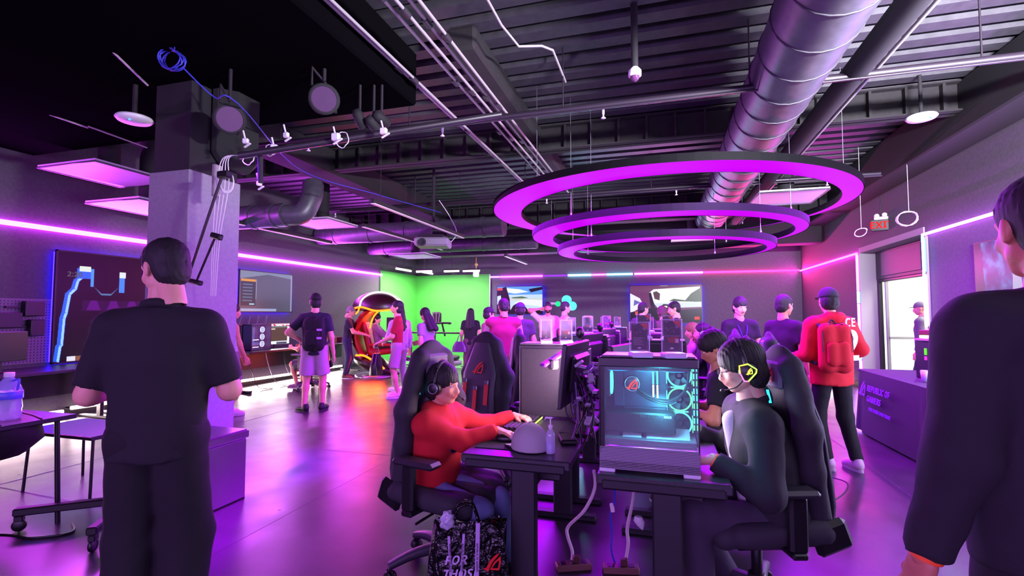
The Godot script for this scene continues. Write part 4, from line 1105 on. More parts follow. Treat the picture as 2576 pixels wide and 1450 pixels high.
		put("arm_pad", MB.new().box(Vector3(0.315 * s, 0.68, -0.03), Vector3(0.10, 0.035, 0.27), 0.015).done(), mat("arm_pad", Color(0.16, 0.15, 0.18), 0.5), ar)
	return o

func desk(lab: String, x: float, d0: float, d1: float, w := 0.56) -> Node3D:
	var o := thing("gaming_desk", lab, "desk", V(x, 0, (d0 + d1) / 2), 0, "black gaming desks in the double row")
	var l := d1 - d0 - 0.02
	var tm := noisy("desk_top", Color(0.17, 0.16, 0.19), Color(0.21, 0.20, 0.23), 0.1, 0.36, 1.5)
	var bm := mat("desk_metal", Color(0.13, 0.12, 0.145), 0.5, 0.1)
	put("tabletop", MB.new().box(Vector3(0, 0.718, 0), Vector3(w, 0.045, l), 0.006).done(), tm, o)
	put("edge_trim", MB.new().box(Vector3(0, 0.70, l / 2 - 0.01), Vector3(w - 0.04, 0.05, 0.03), 0.01).done(), bm, o)
	for s in [-1.0, 1.0]:
		var g := put("leg", MB.new().box(Vector3(0.02, 0.35, (l / 2 - 0.13) * s), Vector3(0.13, 0.69, 0.06), 0.008).done(), bm, o)
		put("foot", MB.new().box(Vector3(0, 0.02, (l / 2 - 0.13) * s), Vector3(w - 0.04, 0.04, 0.08), 0.01).done(), bm, g)
	put("cross_bar", MB.new().box(Vector3(0.02, 0.55, 0), Vector3(0.04, 0.10, l - 0.3), 0.006).done(), bm, o)
	put("cable_tray", MB.new().box(Vector3(0.12, 0.6, 0), Vector3(0.14, 0.08, l - 0.5), 0.01).done(), bm, o)
	return o

func tower(lab: String, at: Vector3, w := 0.46, h := 0.5, dp := 0.22) -> Node3D:
	# computer case seen on its steel side; local +z looks to the viewer
	var o := thing("computer_tower", lab, "computer", at, 0, "dark computer towers on the desks")
	var bl := mat("case_black", Color(0.16, 0.15, 0.175), 0.35, 0.1)
	put("case", MB.new().box(Vector3(0, h / 2 + 0.01, 0), Vector3(w, h - 0.02, dp), 0.008).done(), bl, o)
	put("side_panel", MB.new().box(Vector3(0.004, h / 2, dp / 2 + 0.004), Vector3(w - 0.03, h - 0.05, 0.008), 0.003).done(), noisy("side_panel_paint", Color(0.15, 0.145, 0.165), Color(0.185, 0.18, 0.20), 0.1, 0.6, 1.5), o)
	put("top_panel", MB.new().box(Vector3(0, h + 0.004, 0), Vector3(w - 0.01, 0.012, dp - 0.01), 0.004).done(), mat("case_top", Color(0.42, 0.41, 0.46), 0.35, 0.3), o)
	put("port_strip", MB.new().box(Vector3(w * 0.25, h + 0.012, dp / 2 - 0.02), Vector3(0.12, 0.004, 0.012)).done(), glow("port_blue", Color(0.4, 0.7, 1.0), 1.2), o)
	for s in [-1.0, 1.0]: put("foot", MB.new().box(Vector3(s * (w / 2 - 0.05), 0.005, 0), Vector3(0.06, 0.012, dp - 0.03), 0.003).done(), bl, o)
	put("rear_plate", MB.new().box(Vector3(w / 2 + 0.003, h / 2, 0), Vector3(0.006, h - 0.06, dp - 0.03), 0.002).done(), mat("steel"), o)
	return o

func sign_holder(lab: String, at: Vector3, w: float, h: float, deg: float, kind: int) -> void:
	var o := thing("sign_holder", lab, "sign holder", at, deg, "clear sign holders on the computers")
	var key := "sign_print_%d" % kind
	if not mats.has(key):
		var im := Image.create(128, 192, false, Image.FORMAT_RGB8)
		im.fill(Color(0.24, 0.18, 0.22))
		fill(im, 0, 0, 1, 0.06, Color(0.20, 0.15, 0.19)); fill(im, .08, .03, .3, .05, Color(.6, .5, .55))
		fill_poly(im, [Vector2(.55, 0), Vector2(1, 0), Vector2(1, .22), Vector2(.8, .14)], Color(.75, .25, .12))
		fill(im, .72, .12, .92, .25, Color(.5, .4, .45))
		speckle(im, .1, .15, .65, .4, [Color(.38, .30, .34), Color(.16, .10, .13), Color(.30, .20, .24)], 50, 0.07, 8 + kind)
		if kind % 2 == 1:
			fill(im, 0, .5, 1, .515, Color(.7, .6, .7)); fill_poly(im, [Vector2(.2, .56), Vector2(.9, .52), Vector2(.9, .75), Vector2(.3, .72)], Color(.55, .2, .12)); fill(im, .7, .6, .92, .74, Color(.75, .6, .65))
		else:
			for k in 9: fill(im, .12, .52 + .035 * k, .6 + .25 * sin(k * 1.9) * .5 + .1, .535 + .035 * k, Color(.65, .55, .6))
		fill(im, .4, .9, .6, .95, Color(.8, .7, .75))
		picture(key, im, 0.0)
	var mb := MB.new()
	for s in [1.0, -1.0]: mb.box(Vector3(0, h / 2 + 0.02, 0.0), Vector3(w, h, 0.003))
	put("clear_frame", MB.new().box(Vector3(0, h / 2 + 0.02, 0.004), Vector3(w, h, 0.003)).done(), pane("acrylic", Color(0.95, 0.9, 1.0), 0.05), o)
	var q := MB.new()
	var hw := w / 2 - 0.008
	q.quad(Vector3(-hw, 0.03, 0), Vector3(hw, 0.03, 0), Vector3(hw, h + 0.012, 0), Vector3(-hw, h + 0.012, 0))
	put("print", q.done(), mats[key], o)
	put("foot", MB.new().box(Vector3(0, 0.012, 0.02), Vector3(w + 0.004, 0.022, 0.09), 0.004).done(), mat("clear_foot", Color(0.85, 0.75, 0.9), 0.15), o)
	put("edge_frame", MB.new().tube(pts([Vector3(-w / 2, 0.02, 0), Vector3(-w / 2, h + 0.02, 0), Vector3(w / 2, h + 0.02, 0), Vector3(w / 2, 0.02, 0)]), 0.0025, 5, true).done(), mat("clear_foot"), o)

func monitor(lab: String, at: Vector3, deg: float, energy := 0.8, col := Color(0.55, 0.5, 0.9)) -> void:
	# screen looks along local -z
	var o := thing("desk_monitor", lab, "monitor", at, deg, "monitors in the desk row")
	var bl := mat("case_black")
	var b := turn(6, Vector3.RIGHT)
	put("panel", MB.new().box(Vector3(0, 0.36, 0), Vector3(0.6, 0.36, 0.03), 0.006, b).box(Vector3(0, 0.36, 0.03), Vector3(0.4, 0.22, 0.04), 0.02, b).done(), bl, o)
	if not mats.has("game_view"):
		var im := Image.create(160, 90, false, Image.FORMAT_RGB8)
		im.fill(Color(.3, .25, .5)); fill(im, 0, .5, 1, 1, Color(.25, .4, .3)); speckle(im, 0, .2, 1, .9, [Color(.6, .5, .8), Color(.3, .3, .5), Color(.5, .6, .5)], 80, .06, 3)
		picture("game_view", im, 1.0)
	var mb := MB.new()
	mb.t = Transform3D(b, Vector3(0, 0.36, 0))
	mb.quad(Vector3(0.29, -0.17, -0.0165), Vector3(-0.29, -0.17, -0.0165), Vector3(-0.29, 0.17, -0.0165), Vector3(0.29, 0.17, -0.0165))
	put("display", mb.done(), mats["game_view"], o)
	put("stand", MB.new().box(Vector3(0, 0.17, 0.06), Vector3(0.07, 0.34, 0.035), 0.01).done(), bl, o)
	put("stand_base", MB.new().box(Vector3(0, 0.008, 0.03), Vector3(0.24, 0.015, 0.2), 0.006).done(), bl, o)
	area(Vector3(0, 0.36, -0.04), Vector3(0, 0.05, -1), 0.5, 0.3, col, energy, o)

func build_desks() -> void:
	var dl := [[2.38, 3.72], [3.76, 5.10], [5.14, 6.48], [6.52, 7.86]]
	var dr := [[2.25, 3.60], [3.64, 4.98], [5.02, 6.36], [6.40, 7.74]]
	for k in 4:
		desk(["black desk at which the boy in the red hoodie sits", "black desk behind the boy's dark computer tower", "third black desk of the row on the side of the green screen", "last black desk of the row on the side of the green screen"][k], -0.70, dl[k][0], dl[k][1])
		desk(["black desk under the glowing cyan computer", "black desk of the seated man in the dark navy tee", "third black desk of the row on the side of the doorway", "last black desk of the row on the side of the doorway"][k], 0.0, dr[k][0], dr[k][1])
	var tl := [3.40, 4.78, 6.16, 7.54]
	for k in 4: tower(["dark computer tower with a grey side panel in front of the boy", "second dark computer tower behind the boy's tower", "third dark computer tower behind the boy's tower", "farthest dark computer tower on the green-screen side of the row"][k], V(-0.695, 0.741, tl[k]))
	var td := [4.05, 5.45, 6.85]
	for k in 3: tower(["dark computer tower straight behind the glowing cyan computer", "second dark computer tower behind the glowing cyan computer", "farthest dark computer tower on the doorway side of the row"][k], V(-0.03, 0.741, td[k]), 0.44)
	# monitors
	monitor("monitor seen edge-on in front of the boy in the red hoodie", V(-0.50, 0.741, 3.02), 86, 1.8, Color(0.95, 0.75, 0.9))
	monitor("monitor hidden behind the glowing cyan computer, facing the man with the headset", V(-0.16, 0.741, 2.95), -105, 1.9, Color(0.85, 0.78, 0.9))
	monitor("monitor on the second desk facing the pink jacket man's aisle", V(-0.58, 0.741, 4.35), 80)
	monitor("monitor facing the seated man in the dark navy tee", V(-0.12, 0.741, 4.5), -95, 1.0)
	monitor("monitor on the third desk of the green-screen side", V(-0.58, 0.741, 5.75), 80)
	monitor("monitor on the third desk of the doorway side", V(-0.12, 0.741, 5.9), -95)
	# light bars on the monitors
	for k in 2:
		var p := [pz(1392, 903, 3.0), pz(1465, 942, 3.15)][k] as Vector3
		var o := thing("light_bar", ["purple-lit bar lamp clipped on the boy's monitor", "purple-lit bar lamp lying among the cables beside the cyan computer"][k], "lamp bar", p, 55)
		put("bar_body", MB.new().box(Vector3.ZERO, Vector3(0.20, 0.022, 0.05), 0.008, turn([22, 30][k], Vector3.BACK)).done(), mat("violet_gloss", Color(0.55, 0.25, 0.75), 0.25, 0.5), o)
		put("bar_clip", MB.new().box(Vector3(-0.02, -0.03, 0.02), Vector3(0.06, 0.06, 0.05), 0.01).done(), mat("case_black"), o)
	front_pc()
	# sign holders: position of the foot, size
	var sg := [[1374, 864, 3.5, .16, .125, "clear sign holder on the boy's dark tower, nearest the boy's chair"], [1424, 865, 3.5, .16, .125, "clear sign holder on the boy's dark tower, closer to the cyan computer"], [1609, 898, 2.5, .1, .13, "clear sign holder with lines of text on top of the cyan computer"], [1691, 900, 2.45, .1, .135, "clear sign holder with two pictures on top of the cyan computer"]]
	var hs := [0.14, 0.14, 0.135, 0.148]
	var ws := [0.075, 0.08, 0.088, 0.088]
	for k in 4:
		var y := 1.258 if k > 1 else 1.252
		var p := gnd(sg[k][0], sg[k][1], y)
		sign_holder(sg[k][5], p, ws[k], hs[k], 15, k)
	var far := [[1475, 840, 5.0, .07, .13], [1497, 845, 5.0, .08, .14], [1520, 838, 5.6, .075, .14], [1545, 838, 5.6, .075, .14], [1634, 846, 4.3, .085, .16], [1667, 843, 4.3, .075, .15], [1652, 828, 5.6, .06, .13], [1535, 815, 7.2, .07, .12], [1555, 816, 7.2, .07, .12]]
	var fl := ["clear sign holder on the second tower behind the boy's", "taller clear sign holder on the second tower behind the boy's", "clear sign holder on the third tower of the green-screen side", "clear sign holder at the end of the third tower of the green-screen side", "clear sign holder on the dark tower straight behind the cyan computer", "clear sign holder at the end of the dark tower behind the cyan computer", "clear sign holder on the second tower behind the cyan computer", "small clear sign holder on the farthest tower of the green-screen side", "small clear sign holder at the end of the farthest tower of the green-screen side"]
	var spots := [V(-0.82, 1.252, 4.78), V(-0.66, 1.252, 4.78), V(-0.85, 1.252, 6.16), V(-0.62, 1.252, 6.16), V(-0.12, 1.252, 4.05), V(0.06, 1.252, 4.05), V(-0.1, 1.252, 5.45), V(-0.8, 1.252, 7.54), V(-0.6, 1.252, 7.54)]
	for k in 9: sign_holder(fl[k], spots[k], far[k][3] * 1.25, far[k][4] * 1.1, 12, k % 4)
	# webcams on towers
	for k in 3:
		var o := thing("webcam", ["round black webcam on the boy's dark tower", "round black webcam on the second tower behind the boy's", "round black webcam on the third tower behind the boy's"][k], "camera", V(-0.52 - 0.02 * k, 1.252, [3.38, 4.75, 6.12][k]), 20)
		put("body", MB.new().ell(Vector3(0, 0.07, 0), Vector3(0.03, 0.04, 0.025)).done(), mat("black_plastic"), o)
		put("lens", MB.new().lathe(Vector3(0, 0.08, 0.022), [Vector2(0.001, 0.004), Vector2(0.012, 0.003), Vector2(0.014, -0.004)], 12, turn(90, Vector3.RIGHT)).done(), mat("smoked_dome"), o)
		put("stand", MB.new().cyl(Vector3(0, 0.006, 0), 0.03, 0.012, 14).bar(Vector3(0, 0.01, 0), Vector3(0, 0.04, 0), 0.008, 6).done(), mat("black_plastic"), o)
	# cables and plugs in the gap between the desks
	var r := RandomNumberGenerator.new()
	r.seed = 11
	var mess := thing("cable_bundle", "tangle of black cables and pale plugs between the boy's desk and the cyan computer", "cables")
	for k in 22:
		var a := pz(r.randf_range(1425, 1500), r.randf_range(930, 985), r.randf_range(2.7, 3.2))
		var b := pz(r.randf_range(1440, 1500), r.randf_range(1010, 1120), r.randf_range(2.6, 3.0))
		var m := a.lerp(b, 0.5) + Vector3(r.randf_range(-.08, .08), r.randf_range(-.05, .05), r.randf_range(-.05, .05))
		put("cable", MB.new().tube(curve([a, m, b], 5), 0.006, 5).done(), mat("black_plastic") if k % 4 else mat("purple_cable", Color(0.35, 0.25, 0.45), 0.5), mess)
	for k in 16:
		put("plug", MB.new().box(pz(r.randf_range(1455, 1502), r.randf_range(915, 1060), r.randf_range(2.6, 2.9)), Vector3(0.03, 0.016, 0.05), 0.003, turn(r.randf_range(0, 180)) * turn(r.randf_range(-50, 50), Vector3.RIGHT)).done(), mat("pale_plug", Color(0.6, 0.55, 0.65), 0.4), mess)
	# chairs
	chair0 = make_chair("gaming chair of the boy in the red hoodie, with cyan side lights")
	chair0.position = V(-1.17, 0, 2.68); chair0.rotation.y = deg_to_rad(-104)
	var cl := [[V(-1.42, 0, 4.30), -22, "empty gaming chair with red straps on its back, behind the boy"], [V(-1.30, 0, 5.15), -70, "empty gaming chair behind the pink varsity jacket man's legs"], [V(0.44, 0, 2.74), 108, "gaming chair of the man wearing the glowing headset"], [V(0.46, 0, 3.94), 84, "gaming chair of the seated man in the dark navy tee"], [V(0.78, 0, 4.85), 88, "empty gaming chair standing behind the headset man's back"], [V(0.62, 0, 5.7), 80, "empty gaming chair with a pale back edge, next to the lanyard man"], [V(0.45, 0, 7.75), 84, "gaming chair of the blond seated person"], [V(0.50, 0, 6.72), 80, "gaming chair of the dark-haired person with the white-lit headset"]]
	for k in cl.size():
		var c := copy(chair0, cl[k][0], cl[k][1], cl[k][2])
		if k == 0:
			var bt := Transform3D(turn(-6, Vector3.RIGHT).scaled_local(Vector3(0.95, 0.9, 0.95)), Vector3(0, 0.44, 0.23))
			for s in 3:
				var st := put("strap", MB.new().box(Vector3([-0.13, 0, 0.13][s], [0.36, 0.30, 0.36][s], 0.098), Vector3(0.045, 0.2, 0.008), 0.002).done(), mat("strap_red", Color(0.85, 0.22, 0.2), 0.6), c, bt.origin, bt.basis)
				put("buckle", MB.new().box(Vector3([-0.13, 0, 0.13][s], [0.47, 0.41, 0.47][s], 0.1), Vector3(0.05, 0.04, 0.012), 0.004).done(), mat("steel"), st)

func fan_mesh() -> Array:
	if cache.has("fan"): return cache["fan"]
	var fr := MB.new()
	for s in [-1.0, 1.0]:
		fr.box(Vector3(0.057 * s, 0, 0), Vector3(0.006, 0.12, 0.024), 0.001)
		fr.box(Vector3(0, 0.057 * s, 0), Vector3(0.12, 0.006, 0.024), 0.001)
	fr.cyl(Vector3.ZERO, 0.019, 0.02, 14, turn(90, Vector3.RIGHT))
	for k in 7: fr.box(Basis(Vector3.BACK, TAU * k / 7) * Vector3(0.034, 0, 0), Vector3(0.03, 0.024, 0.003), 0, Basis(Vector3.BACK, TAU * k / 7) * turn(28, Vector3.RIGHT))
	var rg := PackedVector3Array()
	for s in 32: rg.append(Vector3(cos(TAU * s / 32), sin(TAU * s / 32), 0) * 0.053)
	var tr := MB.new().tube(rg, 0.0042, 6, true)
	cache["fan"] = [fr.done(), tr.done()]
	return cache["fan"]

func front_pc() -> void:
	# local x to the right, z to the viewer, origin at the middle of the base
	var w := 0.43; var h := 0.51; var dp := 0.24
	var o := thing("glass_computer", "glass-sided computer with glowing cyan fans and a red emblem on its pump", "computer", V(-0.055, 0.741, 2.43), 0)
	var bl := mat("case_black")
	put("ribbed_base", MB.new().box(Vector3(0, 0.035, 0), Vector3(w, 0.04, dp), 0.004).done(), mat("case_silver", Color(0.62, 0.60, 0.66), 0.3, 0.7), o)
	var rb := MB.new().box(Vector3.ZERO, Vector3(w - 0.004, 0.0035, 0.005)).done()
	for k in 15: put("rib", rb, mat("case_silver"), o, Vector3(0, 0.017 + 0.0065 * k, dp / 2 + 0.006 - 0.0006 * k))
	put("base_front", MB.new().box(Vector3(0, 0.062, dp / 2 - 0.004), Vector3(w, 0.10, 0.008)).done(), mat("case_grey", Color(0.40, 0.38, 0.43), 0.4, 0.5), o)
	for s in [-1.0, 1.0]: put("foot", MB.new().box(Vector3((w / 2 - 0.035) * s, 0.008, dp / 2 - 0.02), Vector3(0.07, 0.018, 0.06), 0.004).done(), mat("foot_white", Color(0.85, 0.83, 0.9), 0.3), o)
	put("back_wall", MB.new().box(Vector3(0, 0.29, -dp / 2 + 0.01), Vector3(w, 0.42, 0.02)).done(), mat("case_dark", Color(0.05, 0.06, 0.08), 0.5), o)
	put("side_wall", MB.new().box(Vector3(-w / 2 + 0.005, 0.29, 0), Vector3(0.01, 0.42, dp), 0.002).done(), bl, o)
	put("top_slab", MB.new().box(Vector3(0, h - 0.02, 0), Vector3(w + 0.004, 0.045, dp + 0.004), 0.006).done(), bl, o)
	put("top_cover", MB.new().box(Vector3(0, h + 0.005, 0), Vector3(w - 0.02, 0.01, dp - 0.02), 0.004).done(), mat("case_top"), o)
	put("shroud", MB.new().box(Vector3(0, 0.125, -0.02), Vector3(w - 0.02, 0.03, dp - 0.04), 0.002).done(), mat("case_grey"), o)
	put("shroud_panel", MB.new().box(Vector3(-0.075, 0.145, 0.02), Vector3(0.085, 0.006, 0.13), 0.001, turn(24, Vector3.RIGHT)).box(Vector3(0.085, 0.145, 0.02), Vector3(0.19, 0.006, 0.13), 0.001, turn(24, Vector3.RIGHT)).done(), mat("shroud_white", Color(0.62, 0.61, 0.64), 0.5), o)
	put("motherboard", MB.new().box(Vector3(-0.045, 0.32, -0.095), Vector3(0.26, 0.30, 0.008), 0.001).box(Vector3(-0.14, 0.36, -0.08), Vector3(0.05, 0.2, 0.03), 0.004).box(Vector3(-0.06, 0.455, -0.085), Vector3(0.14, 0.03, 0.02), 0.003).box(Vector3(-0.02, 0.245, -0.085), Vector3(0.2, 0.03, 0.015), 0.003).done(), mat("board_blue", Color(0.12, 0.17, 0.24), 0.35, 0.3), o)
	var pu := put("pump", MB.new().cyl(Vector3(-0.075, 0.375, -0.055), 0.036, 0.05, 28, turn(90, Vector3.RIGHT), 0.004).done(), bl, o)
	var pr := PackedVector3Array()
	for s in 28: pr.append(Vector3(-0.075 + 0.034 * cos(TAU * s / 28), 0.375 + 0.034 * sin(TAU * s / 28), -0.029))
	put("pump_ring", MB.new().tube(pr, 0.0025, 5, true).done(), mat("steel"), pu)
	emblem(pu, 0.055, glow("emblem_orange", Color(1.0, 0.28, 0.08), 1.3), Transform3D(Basis(), Vector3(-0.077, 0.373, -0.028)), "glowing orange-red emblem")
	for k in 2:
		var rm := put("memory_stick", MB.new().box(Vector3(0.022 + 0.019 * k, 0.375, -0.065), Vector3(0.008, 0.135, 0.04), 0.001).done(), bl, o)
		put("light_strip", MB.new().box(Vector3(0.022 + 0.019 * k, 0.41, -0.043), Vector3(0.008, 0.07, 0.006), 0.002).done(), glow("cyan_glow", Color(0.35, 1.0, 1.0), 2.2), rm)
		put("light_strip", MB.new().box(Vector3(0.022 + 0.019 * k, 0.34, -0.043), Vector3(0.008, 0.065, 0.006), 0.002).done(), glow("warm_glow", Color(1.0, 1.0, 0.75), 2.2), rm)
	var gp := put("graphics_card", MB.new().box(Vector3(-0.04, 0.205, -0.03), Vector3(0.32, 0.095, 0.13), 0.008).done(), mat("card_black", Color(0.05, 0.05, 0.06), 0.4), o)
	letters("card_lettering", "ASUS", 0.011, mat("pale_plug", Color(0.6, 0.55, 0.65), 0.4), gp, Transform3D(Basis(), Vector3(0.085, 0.238, 0.0365)), true, 0.001)
	letters("card_lettering", "ROG STRIX", 0.011, glow("dim_cyan", Color(0.3, 0.6, 0.7), 0.5), gp, Transform3D(Basis(), Vector3(0.0, 0.238, 0.0365)), true, 0.001, true)
	put("card_holder", MB.new().box(Vector3(-0.005, 0.15, -0.02), Vector3(0.045, 0.1, 0.05), 0.004).box(Vector3(-0.16, 0.15, -0.02), Vector3(0.07, 0.09, 0.08), 0.006).done(), bl, o)
	var fm := fan_mesh()
	var cy := glow("cyan_glow"); var gr := glow("mint_glow", Color(0.45, 1.0, 0.75), 1.5)
	for k in 3:
		var f := put("fan", fm[0], bl, o, Vector3(0.14, 0.418 - 0.112 * k, -0.075), Basis.from_scale(Vector3(0.98, 0.98, 1)))
		put("fan_ring", fm[1], cy if k != 1 else gr, f, Vector3(0, 0, 0.014))
		for s in [-1.0, 1.0]: put("fan_edge_light", MB.new().box(Vector3(0.058 * s, 0, 0.014), Vector3(0.004, 0.08, 0.004)).box(Vector3(0, 0.058 * s, 0.014), Vector3(0.08, 0.004, 0.004)).done(), cy if s < 0 else gr, f)
	for k in 3:
		var f := put("top_fan", fm[0], bl, o, Vector3(-0.135 + 0.125 * k, 0.462, 0.02), turn(90, Vector3.RIGHT))
		put("fan_ring", fm[1], glow("azure_glow", Color(0.1, 0.6, 1.0), 2.2), f, Vector3(0, 0, 0.012))
	var rf := put("rear_fan", fm[0], bl, o, Vector3(-w / 2 + 0.03, 0.38, -0.03), turn(90))
	put("fan_ring", fm[1], cy, rf, Vector3(0, 0, 0.014))
	for k in 9: put("edge_light", MB.new().box(Vector3(w / 2 - 0.012, 0.18 + 0.034 * k, -0.05 + 0.012 * (k % 2)), Vector3(0.006, 0.026, 0.006), 0.002).done(), cy if k % 3 else gr, o)
	for k in 2: put("hose", MB.new().tube(curve([Vector3(-0.05, 0.35 - 0.012 * k, -0.03), Vector3(0.02, 0.315 - 0.01 * k, 0.0), Vector3(0.1, 0.31 - 0.01 * k, 0.0), Vector3(0.165, 0.36, -0.01), Vector3(0.185, 0.46, -0.03)], 6), 0.007, 8).done(), mat("hose_black", Color(0.06, 0.07, 0.09), 0.5), o)
	var gl := pane("case_glass", Color(0.85, 0.9, 0.95), 0.08)
	put("glass_panel", MB.new().box(Vector3(0, 0.285, dp / 2 - 0.002), Vector3(w - 0.006, 0.37, 0.004)).done(), gl, o)
	put("glass_panel", MB.new().box(Vector3(w / 2 - 0.003, 0.285, 0), Vector3(0.004, 0.37, dp - 0.01)).done(), gl, o)
	put("corner_trim", MB.new().box(Vector3(w / 2 - 0.003, 0.285, dp / 2 - 0.003), Vector3(0.006, 0.37, 0.006)).box(Vector3(-w / 2 + 0.012, 0.285, dp / 2 - 0.003), Vector3(0.024, 0.37, 0.006)).done(), bl, o)
	omni(Vector3(0.02, 0.45, 0.06), Color(0.35, 0.85, 1.0), 0.16, 0.03, o)
	omni(Vector3(0.06, 0.27, 0.07), Color(0.35, 0.85, 1.0), 0.12, 0.03, o)

func bottle(n: String, lab: String, at: Vector3, h: float, r: float, cap: Color, liquid: Color) -> void:
	var o := thing(n, lab, "bottle", at)
	put("bottle_body", MB.new().lathe(Vector3.ZERO, [Vector2(0.001, 0), Vector2(r * 0.95, 0.002), Vector2(r, 0.01), Vector2(r, h * 0.5), Vector2(r * 0.85, h * 0.58), Vector2(r * 0.42, h * 0.66), Vector2(r * 0.4, h * 0.7)], 20).done(), pane("clear_plastic", Color(0.85, 0.85, 0.98), 0.35), o)
	put("contents", MB.new().lathe(Vector3.ZERO, [Vector2(0.001, 0.004), Vector2(r * 0.9, 0.006), Vector2(r * 0.9, h * 0.33), Vector2(0.001, h * 0.33)], 18).done(), pane("gel_%s" % n, liquid, 0.55), o)
	put("collar", MB.new().cyl(Vector3(0, h * 0.73, 0), r * 0.5, h * 0.08, 14).done(), mat("white_plastic"), o)
	put("pump_head", MB.new().bar(Vector3(0, h * 0.75, 0), Vector3(0, h * 0.95, 0), r * 0.16, 8).box(Vector3(-r * 0.35, h * 0.97, 0), Vector3(r * 1.6, h * 0.05, r * 0.5), 0.003).bar(Vector3(-r * 1.0, h * 0.965, 0), Vector3(-r * 1.25, h * 0.91, 0), r * 0.12, 6).done(), mat("white_plastic"), o)

func wall_desk(lab: String, x0: float, x1: float, d0: float, d1: float, h := 0.75) -> Node3D:
	var o := thing("wall_desk", lab, "desk", V((x0 + x1) / 2, 0, (d0 + d1) / 2), 0, "black desks along the long wall")
	var w := x1 - x0; var l := d1 - d0
	put("tabletop", MB.new().box(Vector3(0, h - 0.02, 0), Vector3(w, 0.04, l), 0.006).done(), mat("dark_desk", Color(0.09, 0.085, 0.1), 0.4), o)
	put("back_panel", MB.new().box(Vector3(-w / 2 + 0.02, h - 0.22, 0), Vector3(0.02, 0.38, l - 0.1)).done(), mat("dark_desk"), o)
	for s in [-1.0, 1.0]:
		var g := put("leg", MB.new().box(Vector3(0, h / 2 - 0.02, s * (l / 2 - 0.1)), Vector3(0.08, h - 0.04, 0.05), 0.006).done(), mat("desk_metal"), o)
		put("foot", MB.new().box(Vector3(0, 0.02, s * (l / 2 - 0.1)), Vector3(w - 0.08, 0.035, 0.07), 0.008).done(), mat("desk_metal"), g)
	return o

